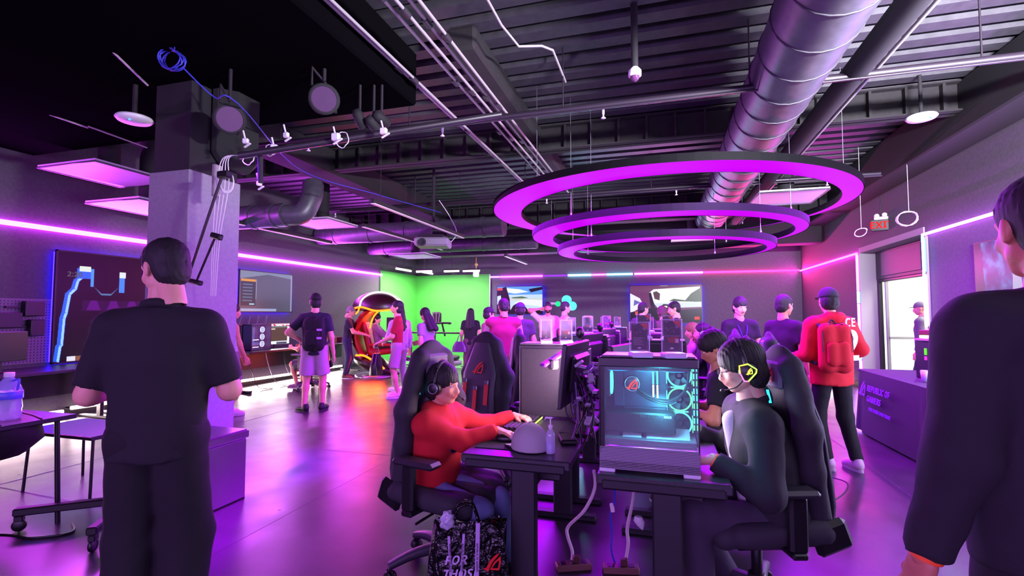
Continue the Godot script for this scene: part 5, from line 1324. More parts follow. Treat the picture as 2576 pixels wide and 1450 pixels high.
func build_left() -> void:
	var bl := mat("black_plastic")
	# table beside the viewer with a cloth bag under it
	var o := thing("folding_table", "dark folding table reflecting purple light, with a water jug on it", "table", V(-4.75, 0, 1.75))
	put("tabletop", MB.new().box(Vector3(0, 0.725, 0), Vector3(1.55, 0.03, 1.6), 0.006).done(), mat("gloss_dark", Color(0.20, 0.18, 0.22), 0.25), o)
	put("skirt_bag", MB.new().loft([_oval(Vector3(0.35, 0.71, -0.45), 0.42, 0.3), _oval(Vector3(0.34, 0.6, -0.46), 0.43, 0.32), _oval(Vector3(0.28, 0.5, -0.46), 0.36, 0.26), _oval(Vector3(0.2, 0.47, -0.46), 0.2, 0.16)]).done(), mat("bag_cloth", Color(0.05, 0.05, 0.055), 0.8), o)
	for sx in [-1.0, 1.0]:
		for sz in [-1.0, 1.0]:
			put("leg", MB.new().bar(Vector3(0.70 * sx, 0.71, 0.72 * sz), Vector3(0.72 * sx, 0.0, 0.74 * sz), 0.016, 8).done(), bl, o)
	for k in 5: put("strap", MB.new().tube(curve([Vector3(0.75, 0.745, -0.6 + 0.22 * k), Vector3(0.4, 0.744, -0.7 + 0.25 * k), Vector3(-0.1, 0.745, -0.75 + 0.2 * k)], 4), 0.005, 5).done(), bl, o)
	var j := thing("water_jug", "clear plastic water jug with a blue band at the edge of the folding table", "jug", V(-4.20, 0.741, 2.27))
	put("jug_body", MB.new().lathe(Vector3.ZERO, [Vector2(0.001, 0), Vector2(0.068, 0.003), Vector2(0.072, 0.02), Vector2(0.068, 0.07), Vector2(0.073, 0.08), Vector2(0.068, 0.13), Vector2(0.073, 0.14), Vector2(0.07, 0.2), Vector2(0.05, 0.25), Vector2(0.024, 0.28), Vector2(0.024, 0.3)], 24).done(), pane("jug_plastic", Color(0.75, 0.75, 0.95), 0.45), o if false else j)
	put("jug_band", MB.new().cyl(Vector3(0, 0.165, 0), 0.0745, 0.05, 24).done(), mat("jug_blue", Color(0.35, 0.35, 0.85), 0.4), j)
	put("jug_cap", MB.new().cyl(Vector3(0, 0.3, 0), 0.028, 0.03, 16).done(), mat("white_plastic"), j)
	put("jug_handle", MB.new().tube(curve([Vector3(0.04, 0.26, 0), Vector3(0.1, 0.27, 0), Vector3(0.085, 0.2, 0)], 5), 0.008, 6).done(), mat("jug_blue"), j)
	# low side table
	var lt := thing("side_table", "low dark side table reflecting purple light, with a pump bottle on it", "table", V(-4.62, 0, 3.05))
	put("tabletop", MB.new().box(Vector3(0, 0.485, 0), Vector3(0.84, 0.03, 0.5), 0.005).done(), mat("gloss_dark"), lt)
	for sx in [-1.0, 1.0]:
		for sz in [-1.0, 1.0]: put("leg", MB.new().bar(Vector3(0.36 * sx, 0.47, 0.2 * sz), Vector3(0.38 * sx, 0, 0.22 * sz), 0.012, 6).done(), bl, lt)
	bottle("pump_bottle", "clear pump bottle on the low side table by the polo-shirt man", V(-4.36, 0.501, 3.07), 0.2, 0.04, Color.WHITE, Color(0.5, 0.5, 0.9))
	# rolling stand
	var st := thing("rolling_stand", "black rolling floor stand with casters behind the polo-shirt man", "stand", V(-3.62, 0, 2.72))
	var ends := [Vector3(-0.52, 0, 0.42), Vector3(0.30, 0, 0.49), Vector3(-0.35, 0, -0.4), Vector3(0.45, 0, -0.38)]
	for k in 4:
		var e: Vector3 = ends[k]
		var ang := atan2(e.x, e.z)
		var g := put("leg", MB.new().box(Vector3(0, 0.13, e.length() / 2), Vector3(0.06, 0.05, e.length()), 0.008).done(), mat("stand_black", Color(0.06, 0.058, 0.065), 0.5), st, Vector3.ZERO, Basis(Vector3.UP, ang))
		put("caster", MB.new().cyl(Vector3(0.0, 0.04, e.length() - 0.03), 0.04, 0.03, 14, turn(90, Vector3.BACK), 0.008).box(Vector3(0, 0.085, e.length() - 0.03), Vector3(0.04, 0.04, 0.05), 0.006).done(), bl, g)
	put("post", MB.new().box(Vector3(0, 0.6, 0), Vector3(0.07, 0.95, 0.05), 0.01).box(Vector3(0, 0.15, 0), Vector3(0.2, 0.08, 0.2), 0.02).done(), mat("stand_black"), st)
	one("floor_cable", MB.new().tube(curve([V(-3.9, 0.006, 2.5), V(-3.75, 0.006, 2.4), V(-3.9, 0.006, 2.27), V(-4.15, 0.006, 2.25), V(-4.6, 0.006, 2.1)], 6), 0.007, 6).done(), bl, "black cable curling over the floor under the rolling stand", "cable")
	# steel bin
	var b := thing("steel_bin", "square brushed stainless steel bin standing by the column", "bin", V(-3.37, 0, 3.05))
	var ss := mat("brushed_steel", Color(0.72, 0.70, 0.74), 0.24, 0.95)
	ss.anisotropy_enabled = true; ss.anisotropy = 0.7
	var f1 := PackedVector3Array()
	put("bin_body", MB.new().box(Vector3(0, 0.235, 0), Vector3(0.43, 0.47, 0.39), 0.012).done(), ss, b)
	put("rim", MB.new().box(Vector3(0, 0.5, 0), Vector3(0.45, 0.055, 0.41), 0.006).done(), ss, b)
	put("lid", MB.new().box(Vector3(0, 0.53, 0), Vector3(0.43, 0.015, 0.39), 0.006).done(), mat("lid_steel", Color(0.5, 0.48, 0.52), 0.3, 0.9), b)
	put("base_ring", MB.new().box(Vector3(0, 0.008, 0), Vector3(0.42, 0.016, 0.38), 0.002).done(), bl, b)
	# wall desks
	wall_desk("long black desk below the very large dark screen", WL + 0.12, -7.1, 3.2, 5.2)
	wall_desk("black desk below the end of the very large dark screen", WL + 0.12, -7.1, 5.25, 7.2)
	wall_desk("black desk with the white-fan computer below the menu screen", WL + 0.12, -7.15, 7.35, 9.5)
	wall_desk("black desk cluttered with brown boxes next to the red pod", WL + 0.12, -7.3, 9.7, 11.2)
	for k in 2:
		var m := thing("dark_monitor", ["black switched-off monitor at the near end of the long desk", "black switched-off monitor on the long desk beneath the pegboard"][k], "monitor", V(-7.55, 0.751, [3.35, 4.0][k]), -75)
		put("panel", MB.new().box(Vector3(0, 0.3, 0), Vector3(0.58, 0.36, 0.03), 0.006).done(), bl, m)
		put("stand", MB.new().box(Vector3(0, 0.08, 0.03), Vector3(0.05, 0.16, 0.03), 0.004).box(Vector3(0, 0.006, 0.03), Vector3(0.24, 0.012, 0.16), 0.004).done(), bl, m)
	copy(chair0, V(-6.5, 0, 5.3), 85, "empty dark gaming chair at the long desk below the very large screen")
	# white-fan computer
	var pc := thing("white_fan_computer", "black glass computer with three round white-lit fans below the menu screen", "computer", V(-7.47, 0.751, 7.85), 90)
	put("case", MB.new().box(Vector3(0, 0.25, -0.1), Vector3(0.5, 0.5, 0.02)).box(Vector3(0, 0.49, 0), Vector3(0.5, 0.02, 0.22), 0.004).box(Vector3(0, 0.01, 0), Vector3(0.5, 0.02, 0.22), 0.004).box(Vector3(-0.24, 0.25, 0), Vector3(0.02, 0.5, 0.22), 0.003).box(Vector3(0.24, 0.25, 0), Vector3(0.02, 0.5, 0.22), 0.003).done(), mat("case_black"), pc)
	put("mainboard", MB.new().box(Vector3(-0.1, 0.29, -0.08), Vector3(0.24, 0.3, 0.01)).box(Vector3(-0.1, 0.36, -0.06), Vector3(0.1, 0.08, 0.04), 0.006).box(Vector3(-0.1, 0.12, -0.02), Vector3(0.26, 0.05, 0.1), 0.006).done(), glow("board_glow", Color(0.5, 0.6, 0.95), 0.35), pc)  # inner light of the case, given to the board as its own glow
	for k in 3:
		var fn := put("fan", fan_mesh()[0], mat("case_black"), pc, Vector3(0.15, 0.39 - 0.14 * k, -0.03))
		put("fan_ring", fan_mesh()[1], glow("white_led", Color(0.85, 0.9, 1.0), 3.0), fn, Vector3(0, 0, 0.014))
		put("fan_hub", MB.new().cyl(Vector3(0, 0, 0.012), 0.04, 0.008, 18, turn(90, Vector3.RIGHT)).done(), glow("white_led_dim", Color(0.8, 0.85, 1.0), 1.0), fn)
	put("light_strip", MB.new().box(Vector3(-0.08, 0.2, 0.05), Vector3(0.14, 0.012, 0.01)).box(Vector3(-0.08, 0.06, 0.05), Vector3(0.14, 0.012, 0.01)).done(), glow("white_led"), pc)
	put("glass_panel", MB.new().box(Vector3(0, 0.25, 0.108), Vector3(0.49, 0.48, 0.004)).done(), pane("case_glass"  , Color(0.85, 0.9, 0.95), 0.08), pc)
	var im := Image.create(240, 160, false, Image.FORMAT_RGB8)
	im.fill(Color(.85, .88, .95)); fill(im, 0, 0, .95, .12, Color(.9, .75, .8)); speckle(im, .02, 0, .95, .1, [Color(.7, .2, .3), Color(1, .9, .95)], 30, .05, 6)
	fill(im, .02, .12, .92, .86, Color(.30, .23, .19)); fill(im, .02, .12, .92, .2, Color(.4, .45, .45)); fill(im, .06, .24, .45, .29, Color(.95, .9, .85)); fill(im, .06, .32, .3, .37, Color(.95, .9, .85)); fill(im, .5, .9, .9, 1, Color(.25, .25, .35))
	var dm := screen_frame("desk_screen", "lit monitor showing a brown window on the desk beside the white-fan computer", V(-7.62, 1.04, 8.45), 78, 0.62, 0.44, im, 1.3, Color(0.9, 0.85, 0.9), 1.0, false, 0.012)
	put("stand", MB.new().box(Vector3(0, -0.2, 0.04), Vector3(0.05, 0.2, 0.03), 0.004).box(Vector3(0, -0.284, 0.05), Vector3(0.22, 0.012, 0.16), 0.004).done(), bl, dm)
	for k in 4: one("card_box", MB.new().box(V(-7.62, 0.75 + [0.09, 0.07, 0.24, 0.06][k], [9.95, 10.25, 10.0, 10.75][k]), Vector3(0.28, [0.18, 0.14, 0.12, 0.12][k], 0.24), 0.006, turn(12 * k)).done(), mat("brown_card", Color(0.36, 0.16, 0.11), 0.6), ["brown box at the near end of the pod-side desk", "flat brown box in the middle of the pod-side desk", "small brown box stacked on another on the pod-side desk", "brown box on the pod-side desk closest to the pod"][k], "box")
	# power cables under the desk
	for k in 4: one("desk_cable", MB.new().tube(curve([V(-7.5, 0.72, 7.6 + 0.5 * k), V(-7.42, 0.35, 7.7 + 0.45 * k), V(-7.35, 0.05, 7.8 + 0.5 * k), V(-7.2, 0.01, 8.0 + 0.5 * k)], 6), 0.007, 5).done(), mat("pale_plug") if k % 2 else bl, ["black cable hanging at the near leg of the white-fan desk", "pale cable hanging under the white-fan computer", "black cable hanging under the brown-window monitor", "pale cable hanging at the far end of the white-fan desk"][k], "cable")
	# boom lamps over the desk
	var bs := thing("arm_stand", "set of pale folding arms behind the white-fan computer", "boom arm", V(-7.8, 0.751, 8.0))
	for k in 4: put("arm_tube", MB.new().bar(Vector3(0.05, 0.48, -0.35 + 0.22 * k), Vector3(0.0, 0.66, -0.45 + 0.22 * k), 0.012, 6).done(), mat("panel_rim"), bs)
	put("rail", MB.new().box(Vector3(0.03, 0.47, 0), Vector3(0.03, 0.03, 0.9), 0.004).bar(Vector3(0.03, 0.0, 0.3), Vector3(0.03, 0.47, 0.3), 0.012, 6).done(), bl, bs)

func build_pod() -> void:
	var o := thing("gaming_pod", "red cockpit gaming pod with a dark canopy and glowing orange and white tubes", "gaming pod", V(-6.35, 0, 10.35), -73.5)
	# local x to the viewer's right is -z of the facing; here +x right, +z to the viewer after a turn of 16.5
	o.rotation.y = deg_to_rad(16.5)
	var dark := mat("pod_dark", Color(0.16, 0.05, 0.06), 0.35)
	var red := mat("pod_red", Color(0.62, 0.06, 0.05), 0.45)
	var ora := glow("neon_orange", Color(1.0, 0.42, 0.08), 4.5)
	var wht := glow("neon_white", Color(1.0, 0.86, 0.95), 3.5)
	var f := Field.new(Vector3(-0.66, 1.45, -0.5), Vector3(0.62, 2.02, 0.5), 0.02, 0.015)
	f.ell(Vector3(0, 1.60, 0), Vector3(0.6, 0.37, 0.46)).ell(Vector3(0.05, 1.44, 0), Vector3(0.62, 0.26, 0.4), Basis(), true).slice(Vector3(0, 1.52, 0), Vector3(0, -1, 0))
	put("canopy", f.to(MB.new()).done(), dark, o)
	var back := []
	for k in 9:
		var s := k / 8.0
		var a := lerpf(-0.75, 1.15, s)
		var ct := Vector3(0.28 - 0.72 * cos(a), 0.95 + 0.72 * sin(a), 0)
		var w := 0.34 + 0.06 * sin(s * PI)
		var n2 := Vector3(-cos(a), sin(a), 0)
		back.append(pts([ct + n2 * 0.05 + Vector3(0, 0, w), ct + n2 * 0.05 - Vector3(0, 0, w), ct - n2 * 0.05 - Vector3(0, 0, w), ct - n2 * 0.05 + Vector3(0, 0, w)]))
	put("back_shell", MB.new().loft(back).done(), red, o)
	f = Field.new(Vector3(-0.6, 0.0, -0.45), Vector3(0.6, 0.55, 0.45), 0.02, 0.03)
	f.ell(Vector3(-0.08, 0.28, 0), Vector3(0.5, 0.2, 0.38), Basis(Vector3.BACK, -0.35))
	f.ell(Vector3(0.28, 0.14, 0), Vector3(0.28, 0.1, 0.3), Basis(Vector3.BACK, -0.3))
	put("lower_shell", f.to(MB.new()).done(), dark, o)
	put("base_plate", MB.new().lathe(Vector3(-0.05, 0.0, 0), [Vector2(0.001, 0.06), Vector2(0.42, 0.055), Vector2(0.46, 0.03), Vector2(0.46, 0.0)], 28).done(), mat("steel"), o)
	f = Field.new(Vector3(-0.45, 0.4, -0.32), Vector3(0.5, 1.35, 0.32), 0.02, 0.02)
	f.cone(Vector3(-0.1, 0.56, -0.15), 0.09, Vector3(0.32, 0.6, -0.15), 0.08).cone(Vector3(-0.1, 0.56, 0.15), 0.09, Vector3(0.32, 0.6, 0.15), 0.08).cone(Vector3(-0.1, 0.56, 0), 0.09, Vector3(0.32, 0.6, 0), 0.08)
	for z in [-0.13, 0.0, 0.13]: f.cone(Vector3(-0.14, 0.6, z), 0.08, Vector3(-0.3, 1.2, z), 0.07)
	put("seat", f.to(MB.new()).done(), red, o)
	put("arm_console", MB.new().box(Vector3(0.12, 0.74, 0.3), Vector3(0.5, 0.06, 0.1), 0.02).box(Vector3(0.12, 0.74, -0.3), Vector3(0.5, 0.06, 0.1), 0.02).done(), red, o)
	put("edge_tube", MB.new().tube(curve([Vector3(-0.58, 1.53, 0.14), Vector3(-0.45, 1.58, 0.34), Vector3(-0.25, 1.6, 0.44), Vector3(0.05, 1.52, 0.47), Vector3(0.35, 1.54, 0.40), Vector3(0.6, 1.58, 0.15)], 6), 0.022, 8).done(), ora, o)
	put("arch_tube", MB.new().tube(curve([Vector3(-0.32, 1.62, 0.40), Vector3(-0.27, 1.8, 0.34), Vector3(-0.05, 1.94, 0.22), Vector3(0.25, 1.93, 0.15), Vector3(0.5, 1.78, 0.16), Vector3(0.6, 1.66, 0.12)], 6), 0.02, 8).done(), wht, o)
	put("branch_tube", MB.new().tube(curve([Vector3(-0.32, 1.6, 0.42), Vector3(-0.36, 1.5, 0.4), Vector3(-0.42, 1.45, 0.36)], 5), 0.018, 8).done(), ora, o)
	put("spine_tube", MB.new().tube(curve([Vector3(0.1, 1.5, 0.42), Vector3(0.0, 1.38, 0.41), Vector3(-0.06, 1.22, 0.4), Vector3(-0.08, 1.12, 0.4)], 5), 0.02, 8).done(), ora, o)
	put("low_tube", MB.new().tube(curve([Vector3(-0.42, 0.5, 0.3), Vector3(-0.2, 0.5, 0.4), Vector3(0.05, 0.36, 0.41), Vector3(0.25, 0.2, 0.36)], 6), 0.024, 8).done(), ora, o)
	area(Vector3(0, 1.5, 0.56), Vector3(0, -0.4, 1), 0.9, 0.08, Color(1.0, 0.30, 0.08), 2.4, o)
	area(Vector3(-0.05, 0.42, 0.50), Vector3(0, -0.3, 1), 0.6, 0.08, Color(1.0, 0.28, 0.06), 2.6, o)
	omni(Vector3(-0.1, 1.42, 0.1), Color(1.0, 0.15, 0.05), 0.9, 0.05, o)

func build_green() -> void:
	var gm := mat("chroma_green", Color(0.28, 0.68, 0.26), 0.7)
	structure("wall_green_side", MB.new().box(V(WL + 0.02, 1.38, 14.33), Vector3(0.04, 2.76, 2.36)).done(), gm, "chroma green side wall")
	structure("wall_green_back", MB.new().box(V(-6.7, 1.38, WB - 0.02), Vector3(2.7, 2.76, 0.04)).done(), gm, "chroma green end wall")
	structure("floor_green", MB.new().box(V(-6.55, 0.004, 13.9), Vector3(3.0, 0.008, 3.2)).done(), gm, "chroma green floor sheet")
	structure("trim_5", MB.new().box(V(-5.33, 1.38, WB - 0.03), Vector3(0.03, 2.76, 0.06)).done(), mat("steel"))
	var lp := [[1033, 684, 1071, 694], [1073, 690, 1098, 696], [1062, 698, 1102, 702], [1107, 690, 1150, 686], [1128, 689, 1172, 684]]
	var lb := ["first white tube of the green-screen lights, along the side wall", "short white tube in the corner of the green-screen lights", "bright white tube hanging lowest in the green-screen corner", "white tube of the green-screen lights over the end wall", "white tube of the green-screen lights closest to the far racing screen"]
	var q0 := [V(-7.4, 2.78, 13.0), V(-7.1, 2.76, 14.1), V(-6.9, 2.70, 13.3), V(-6.5, 2.79, 14.4), V(-5.9, 2.79, 14.5)]
	var q1 := [V(-7.4, 2.78, 13.9), V(-7.1, 2.76, 14.8), V(-6.4, 2.70, 13.3), V(-6.0, 2.79, 14.4), V(-5.35, 2.79, 14.5)]
	for k in 5:
		var o := thing("studio_tube", lb[k], "studio lamp", q0[k], 0, "white tubes lighting the green screen")
		var d: Vector3 = q1[k] - q0[k]
		put("tube", MB.new().tube(pts([Vector3.ZERO, d]), 0.028, 10).done(), glow("studio_white", Color(1.0, 0.96, 0.88), 6.0), o)
		put("housing", MB.new().bar(Vector3(0, 0.05, 0), d + Vector3(0, 0.05, 0), 0.022, 6).done(), mat("black_plastic"), o)
		put("hanger", MB.new().bar(d * 0.5 + Vector3(0, 0.05, 0), d * 0.5 + Vector3(0, DECK - 2.78, 0), 0.008, 5).done(), mat("black_plastic"), o)
		var l := area(d * 0.5 + Vector3(0, -0.04, 0), Vector3(0, -1, 0), 0.05, 0.05, Color(1.0, 0.97, 0.9), 5.2, o)
		l.area_size = Vector2(absf(d.x) + 0.05, absf(d.z) + 0.05)
	var sp := thing("studio_spot", "small white spotlight at the top corner of the green screen", "spotlight", V(-5.5, 2.72, 14.6), 30)
	put("head", MB.new().box(Vector3.ZERO, Vector3(0.16, 0.2, 0.16), 0.02, turn(25, Vector3.RIGHT)).done(), mat("white_plastic"), sp)
	put("stem", MB.new().bar(Vector3(0, 0.1, 0), Vector3(0, 0.5, 0), 0.012, 6).ell(Vector3(0, 0.28, 0.03), Vector3(0.05, 0.05, 0.05), 10, 6).done(), mat("brass", Color(0.75, 0.7, 0.3), 0.5), sp)
	var tv := thing("dark_screen", "black switched-off panel on a stand in front of the green side wall", "screen", V(-7.35, 0, 12.9), 20)
	put("panel", MB.new().box(Vector3(0, 1.12, 0), Vector3(0.5, 0.46, 0.04), 0.006).done(), mat("dark_panel", Color(0.07, 0.06, 0.09), 0.3), tv)
	put("post", MB.new().box(Vector3(0, 0.45, 0), Vector3(0.05, 0.9, 0.04), 0.004).box(Vector3(0, 0.02, 0), Vector3(0.4, 0.04, 0.35), 0.01).done(), mat("black_plastic"), tv)
	# motion platform with harness
	var mp := thing("motion_platform", "round stacked motion treadmill platform in front of the green screen", "treadmill", V(-5.95, 0.008, 13.2), 10)
	put("lower_disc", MB.new().lathe(Vector3.ZERO, [Vector2(0.001, 0.11), Vector2(0.5, 0.11), Vector2(0.53, 0.07), Vector2(0.5, 0.0), Vector2(0.001, 0.0)], 32).done(), mat("platform_pale", Color(0.6, 0.58, 0.6), 0.5), mp)
	put("upper_disc", MB.new().lathe(Vector3(0, 0.14, 0), [Vector2(0.001, 0.09), Vector2(0.42, 0.10), Vector2(0.46, 0.07), Vector2(0.44, 0.0), Vector2(0.3, -0.03)], 32).done(), mat("platform_black", Color(0.06, 0.07, 0.07), 0.4), mp)
	put("tread", MB.new().lathe(Vector3(0, 0.235, 0), [Vector2(0.001, 0.012), Vector2(0.40, 0.010), Vector2(0.42, 0.0)], 32).done(), mat("platform_tread", Color(0.16, 0.17, 0.16), 0.7), mp)
	put("mast", MB.new().box(Vector3(-0.38, 0.62, -0.2), Vector3(0.16, 1.1, 0.1), 0.03).done(), mat("platform_black"), mp)
	put("harness_ring", MB.new().tube(curve([Vector3(-0.35, 1.15, -0.15), Vector3(-0.1, 1.18, 0.2), Vector3(0.2, 1.18, 0.1), Vector3(0.1, 1.15, -0.2)], 5), 0.03, 8).done(), mat("platform_black"), mp)
	var hv := put("harness_vest", MB.new().box(Vector3(-0.2, 1.32, 0.05), Vector3(0.26, 0.36, 0.14), 0.05).done(), mat("vest_dark", Color(0.18, 0.18, 0.17), 0.8), mp)
	for k in 3: put("strap", MB.new().box(Vector3(-0.28 + 0.08 * k, 1.32, 0.125), Vector3(0.028, 0.37, 0.012), 0.003, turn([8, 0, -8][k], Vector3.BACK)).done(), mat("strap_pale", Color(0.5, 0.5, 0.46), 0.7), hv)
	put("hanging_strap", MB.new().box(Vector3(0.02, 1.0, 0.15), Vector3(0.05, 0.4, 0.02), 0.005, turn(14, Vector3.BACK)).done(), mat("black_plastic"), mp)
	var rl := thing("guard_rail", "black waist-high guard rail across the green-screen stage", "rail", V(-5.9, 0, 12.75))
	put("rail", MB.new().bar(Vector3(-0.9, 0.92, 0), Vector3(0.85, 0.92, 0), 0.025, 8).done(), mat("black_plastic"), rl)
	for x in [-0.85, 0.82]:
		put("post", MB.new().bar(Vector3(x, 0, 0), Vector3(x, 0.95, 0), 0.022, 8).done(), mat("black_plastic"), rl)
		put("foot", MB.new().cyl(Vector3(x, 0.012, 0), 0.15, 0.02, 18).done(), mat("black_plastic"), rl)
	var bp := thing("sign_stand", "thin pale stand with a black base beside the long-haired woman", "stand", V(-4.45, 0, 11.5))
	put("pole", MB.new().bar(Vector3(0, 0.02, 0), Vector3(0, 0.95, 0), 0.014, 8).done(), mat("steel"), bp)
	put("base", MB.new().cyl(Vector3(0, 0.012, 0), 0.14, 0.02, 18).done(), mat("black_plastic"), bp)
	put("plate", MB.new().box(Vector3(0, 1.02, 0), Vector3(0.2, 0.28, 0.015), 0.003).done(), mat("black_plastic"), bp)

func build_right() -> void:
	# cloth-covered table; long face looks to -x
	var o := thing("cloth_table", "table under a long black cloth printed with purple gamer lettering", "table", V(2.80, 0, 6.38))
	var cl := noisy("black_cloth", Color(0.14, 0.13, 0.16), Color(0.19, 0.18, 0.22), 0.2, 0.75, 3.0)
	var rings := []
	var n := 96
	for k in 7:
		var s := k / 6.0
		var p := PackedVector3Array()
		for i in n:
			var a := TAU * i / n
			var cx := signf(cos(a)) * pow(absf(cos(a)), 0.16)
			var cz := signf(sin(a)) * pow(absf(sin(a)), 0.16)
			var hem := 0.02 + 0.10 * pow(maxf(0.0, sin(a * 3.0 + 1.0)), 2) + 0.07 * smoothstep(0.3, 0.9, sin(a * 2.0 - 0.6))
			var y := lerpf(0.755, hem, s)
			var fl := s * (0.03 + 0.018 * sin(a * 19.0) + 0.012 * sin(a * 31.0))
			p.append(Vector3((0.42 + fl) * cx, y, -(0.95 + fl) * cz))
		rings.append(p)
	put("cloth", MB.new().loft(rings, false).box(Vector3(0, 0.75, 0), Vector3(0.84, 0.012, 1.9), 0.005).done(), cl, o)
	put("tabletop", MB.new().box(Vector3(0, 0.73, 0), Vector3(0.8, 0.025, 1.85), 0.004).done(), mat("dark_desk"), o)
	for sx in [-1.0, 1.0]:
		for sz in [-1.0, 1.0]: put("leg", MB.new().bar(Vector3(0.3 * sx, 0.72, 0.8 * sz), Vector3(0.33 * sx, 0.0, 0.84 * sz), 0.016, 8).done(), mat("steel"), o)
	var pv := mat("print_violet", Color(0.50, 0.22, 0.78), 0.6)
	var fb := Basis(Vector3.UP, deg_to_rad(-90)) * turn(-2.5, Vector3.RIGHT)
	var fx := -0.475
	emblem(o, 0.2, pv, Transform3D(fb, Vector3(fx + 0.005, 0.555, -0.62)), "violet eye-shaped emblem")
	letters("cloth_lettering", "REPUBLIC OF", 0.072, pv, o, Transform3D(fb, Vector3(fx, 0.58, -0.15)), true, 0.004, true)
	letters("cloth_lettering", "GAMERS", 0.072, pv, o, Transform3D(fb, Vector3(fx - 0.003, 0.46, -0.27)), true, 0.004, true)
	letters("cloth_lettering", "FOR THOSE WHO DARE", 0.04, pv, o, Transform3D(fb, Vector3(fx - 0.008, 0.345, -0.12)), true, 0.004, true)
	var tg := V(2.86, 0.757, 6.25)
	var pc := thing("green_fan_computer", "dark computer with an orange-brown panel and three round green fans on the cloth table", "computer", tg, -75)
	put("case", MB.new().box(Vector3(-0.08, 0.2, 0), Vector3(0.42, 0.4, 0.22), 0.008).done(), mat("case_black"), pc)
	put("wood_panel", MB.new().box(Vector3(0.06, 0.2, 0.115), Vector3(0.13, 0.38, 0.01), 0.003).done(), mat("orange_panel", Color(0.62, 0.27, 0.10), 0.5), pc)
	put("fan_column", MB.new().box(Vector3(0.22, 0.2, 0), Vector3(0.16, 0.4, 0.2), 0.006).done(), mat("case_grey"), pc)
	for k in 3:
		var fn := put("fan", MB.new().cyl(Vector3.ZERO, 0.06, 0.01, 24, turn(90, Vector3.RIGHT)).done(), glow("fan_green_dim", Color(0.2, 0.75, 0.25), 0.8), pc, Vector3(0.22, 0.335 - 0.13 * k, 0.105))
		put("fan_ring", fan_mesh()[1], glow("fan_green", Color(0.1, 0.9, 0.45), 2.0), fn, Vector3(0, 0, 0.006))
		put("fan_hub", MB.new().cyl(Vector3(0.01, 0.0, 0.008), 0.028, 0.008, 16, turn(90, Vector3.RIGHT)).done(), glow("fan_hub_white", Color(0.9, 1.0, 0.85), 2.5), fn)
	put("memory_light", MB.new().box(Vector3(-0.14, 0.29, 0.115), Vector3(0.03, 0.07, 0.008), 0.002).done(), glow("lime", Color(0.4, 1.0, 0.2), 1.5), pc)
	put("memory_light", MB.new().box(Vector3(-0.14, 0.22, 0.115), Vector3(0.03, 0.04, 0.008), 0.002).done(), glow("fuchsia", Color(1.0, 0.2, 0.9), 1.5), pc)
	put("top_tray", MB.new().box(Vector3(0.0, 0.415, 0), Vector3(0.56, 0.022, 0.24), 0.004).done(), mat("platform_pale", Color(0.6, 0.58, 0.6), 0.5), pc)
	omni(Vector3(0.24, 0.2, 0.22), Color(0.3, 1.0, 0.4), 0.10, 0.05, pc)
	var pr := thing("counter_box", "brown and white counter box behind the green-fan computer", "box", V(3.25, 0.757, 7.0), -60)
	put("box_body", MB.new().box(Vector3(0, 0.2, 0), Vector3(0.46, 0.4, 0.3), 0.01).done(), mat("case_black"), pr)
	put("box_lid", MB.new().box(Vector3(0, 0.47, 0), Vector3(0.5, 0.06, 0.34), 0.01).done(), mat("brown_card"), pr)
	put("pale_edge", MB.new().box(Vector3(0, 0.42, 0), Vector3(0.49, 0.035, 0.33), 0.004).done(), glow("pale_edge_glow", Color(1.0, 0.97, 0.92), 1.6), pr)  # white edge is given a glow of its own
	var cp := thing("drink_cup", "small clear drink cup with pink liquid at the corner of the cloth table", "cup", gnd(2328, 962, 0.757))
	put("cup_wall", MB.new().lathe(Vector3.ZERO, [Vector2(0.001, 0), Vector2(0.032, 0.002), Vector2(0.04, 0.12), Vector2(0.037, 0.12), Vector2(0.03, 0.006)], 20).done(), pane("clear_plastic", Color(0.85, 0.85, 0.98), 0.35), cp)
	put("drink", MB.new().lathe(Vector3.ZERO, [Vector2(0.001, 0.006), Vector2(0.029, 0.006), Vector2(0.034, 0.08), Vector2(0.001, 0.08)], 18).done(), mat("pink_drink", Color(0.7, 0.45, 0.65), 0.3), cp)
	one("floor_plug_cable", MB.new().tube(curve([gnd(2085, 1200), gnd(2130, 1215), gnd(2125, 1240), gnd(2090, 1265)], 6), 0.006, 5).done(), mat("black_plastic"), "thin black cable on the floor behind the headset man's chair", "cable")

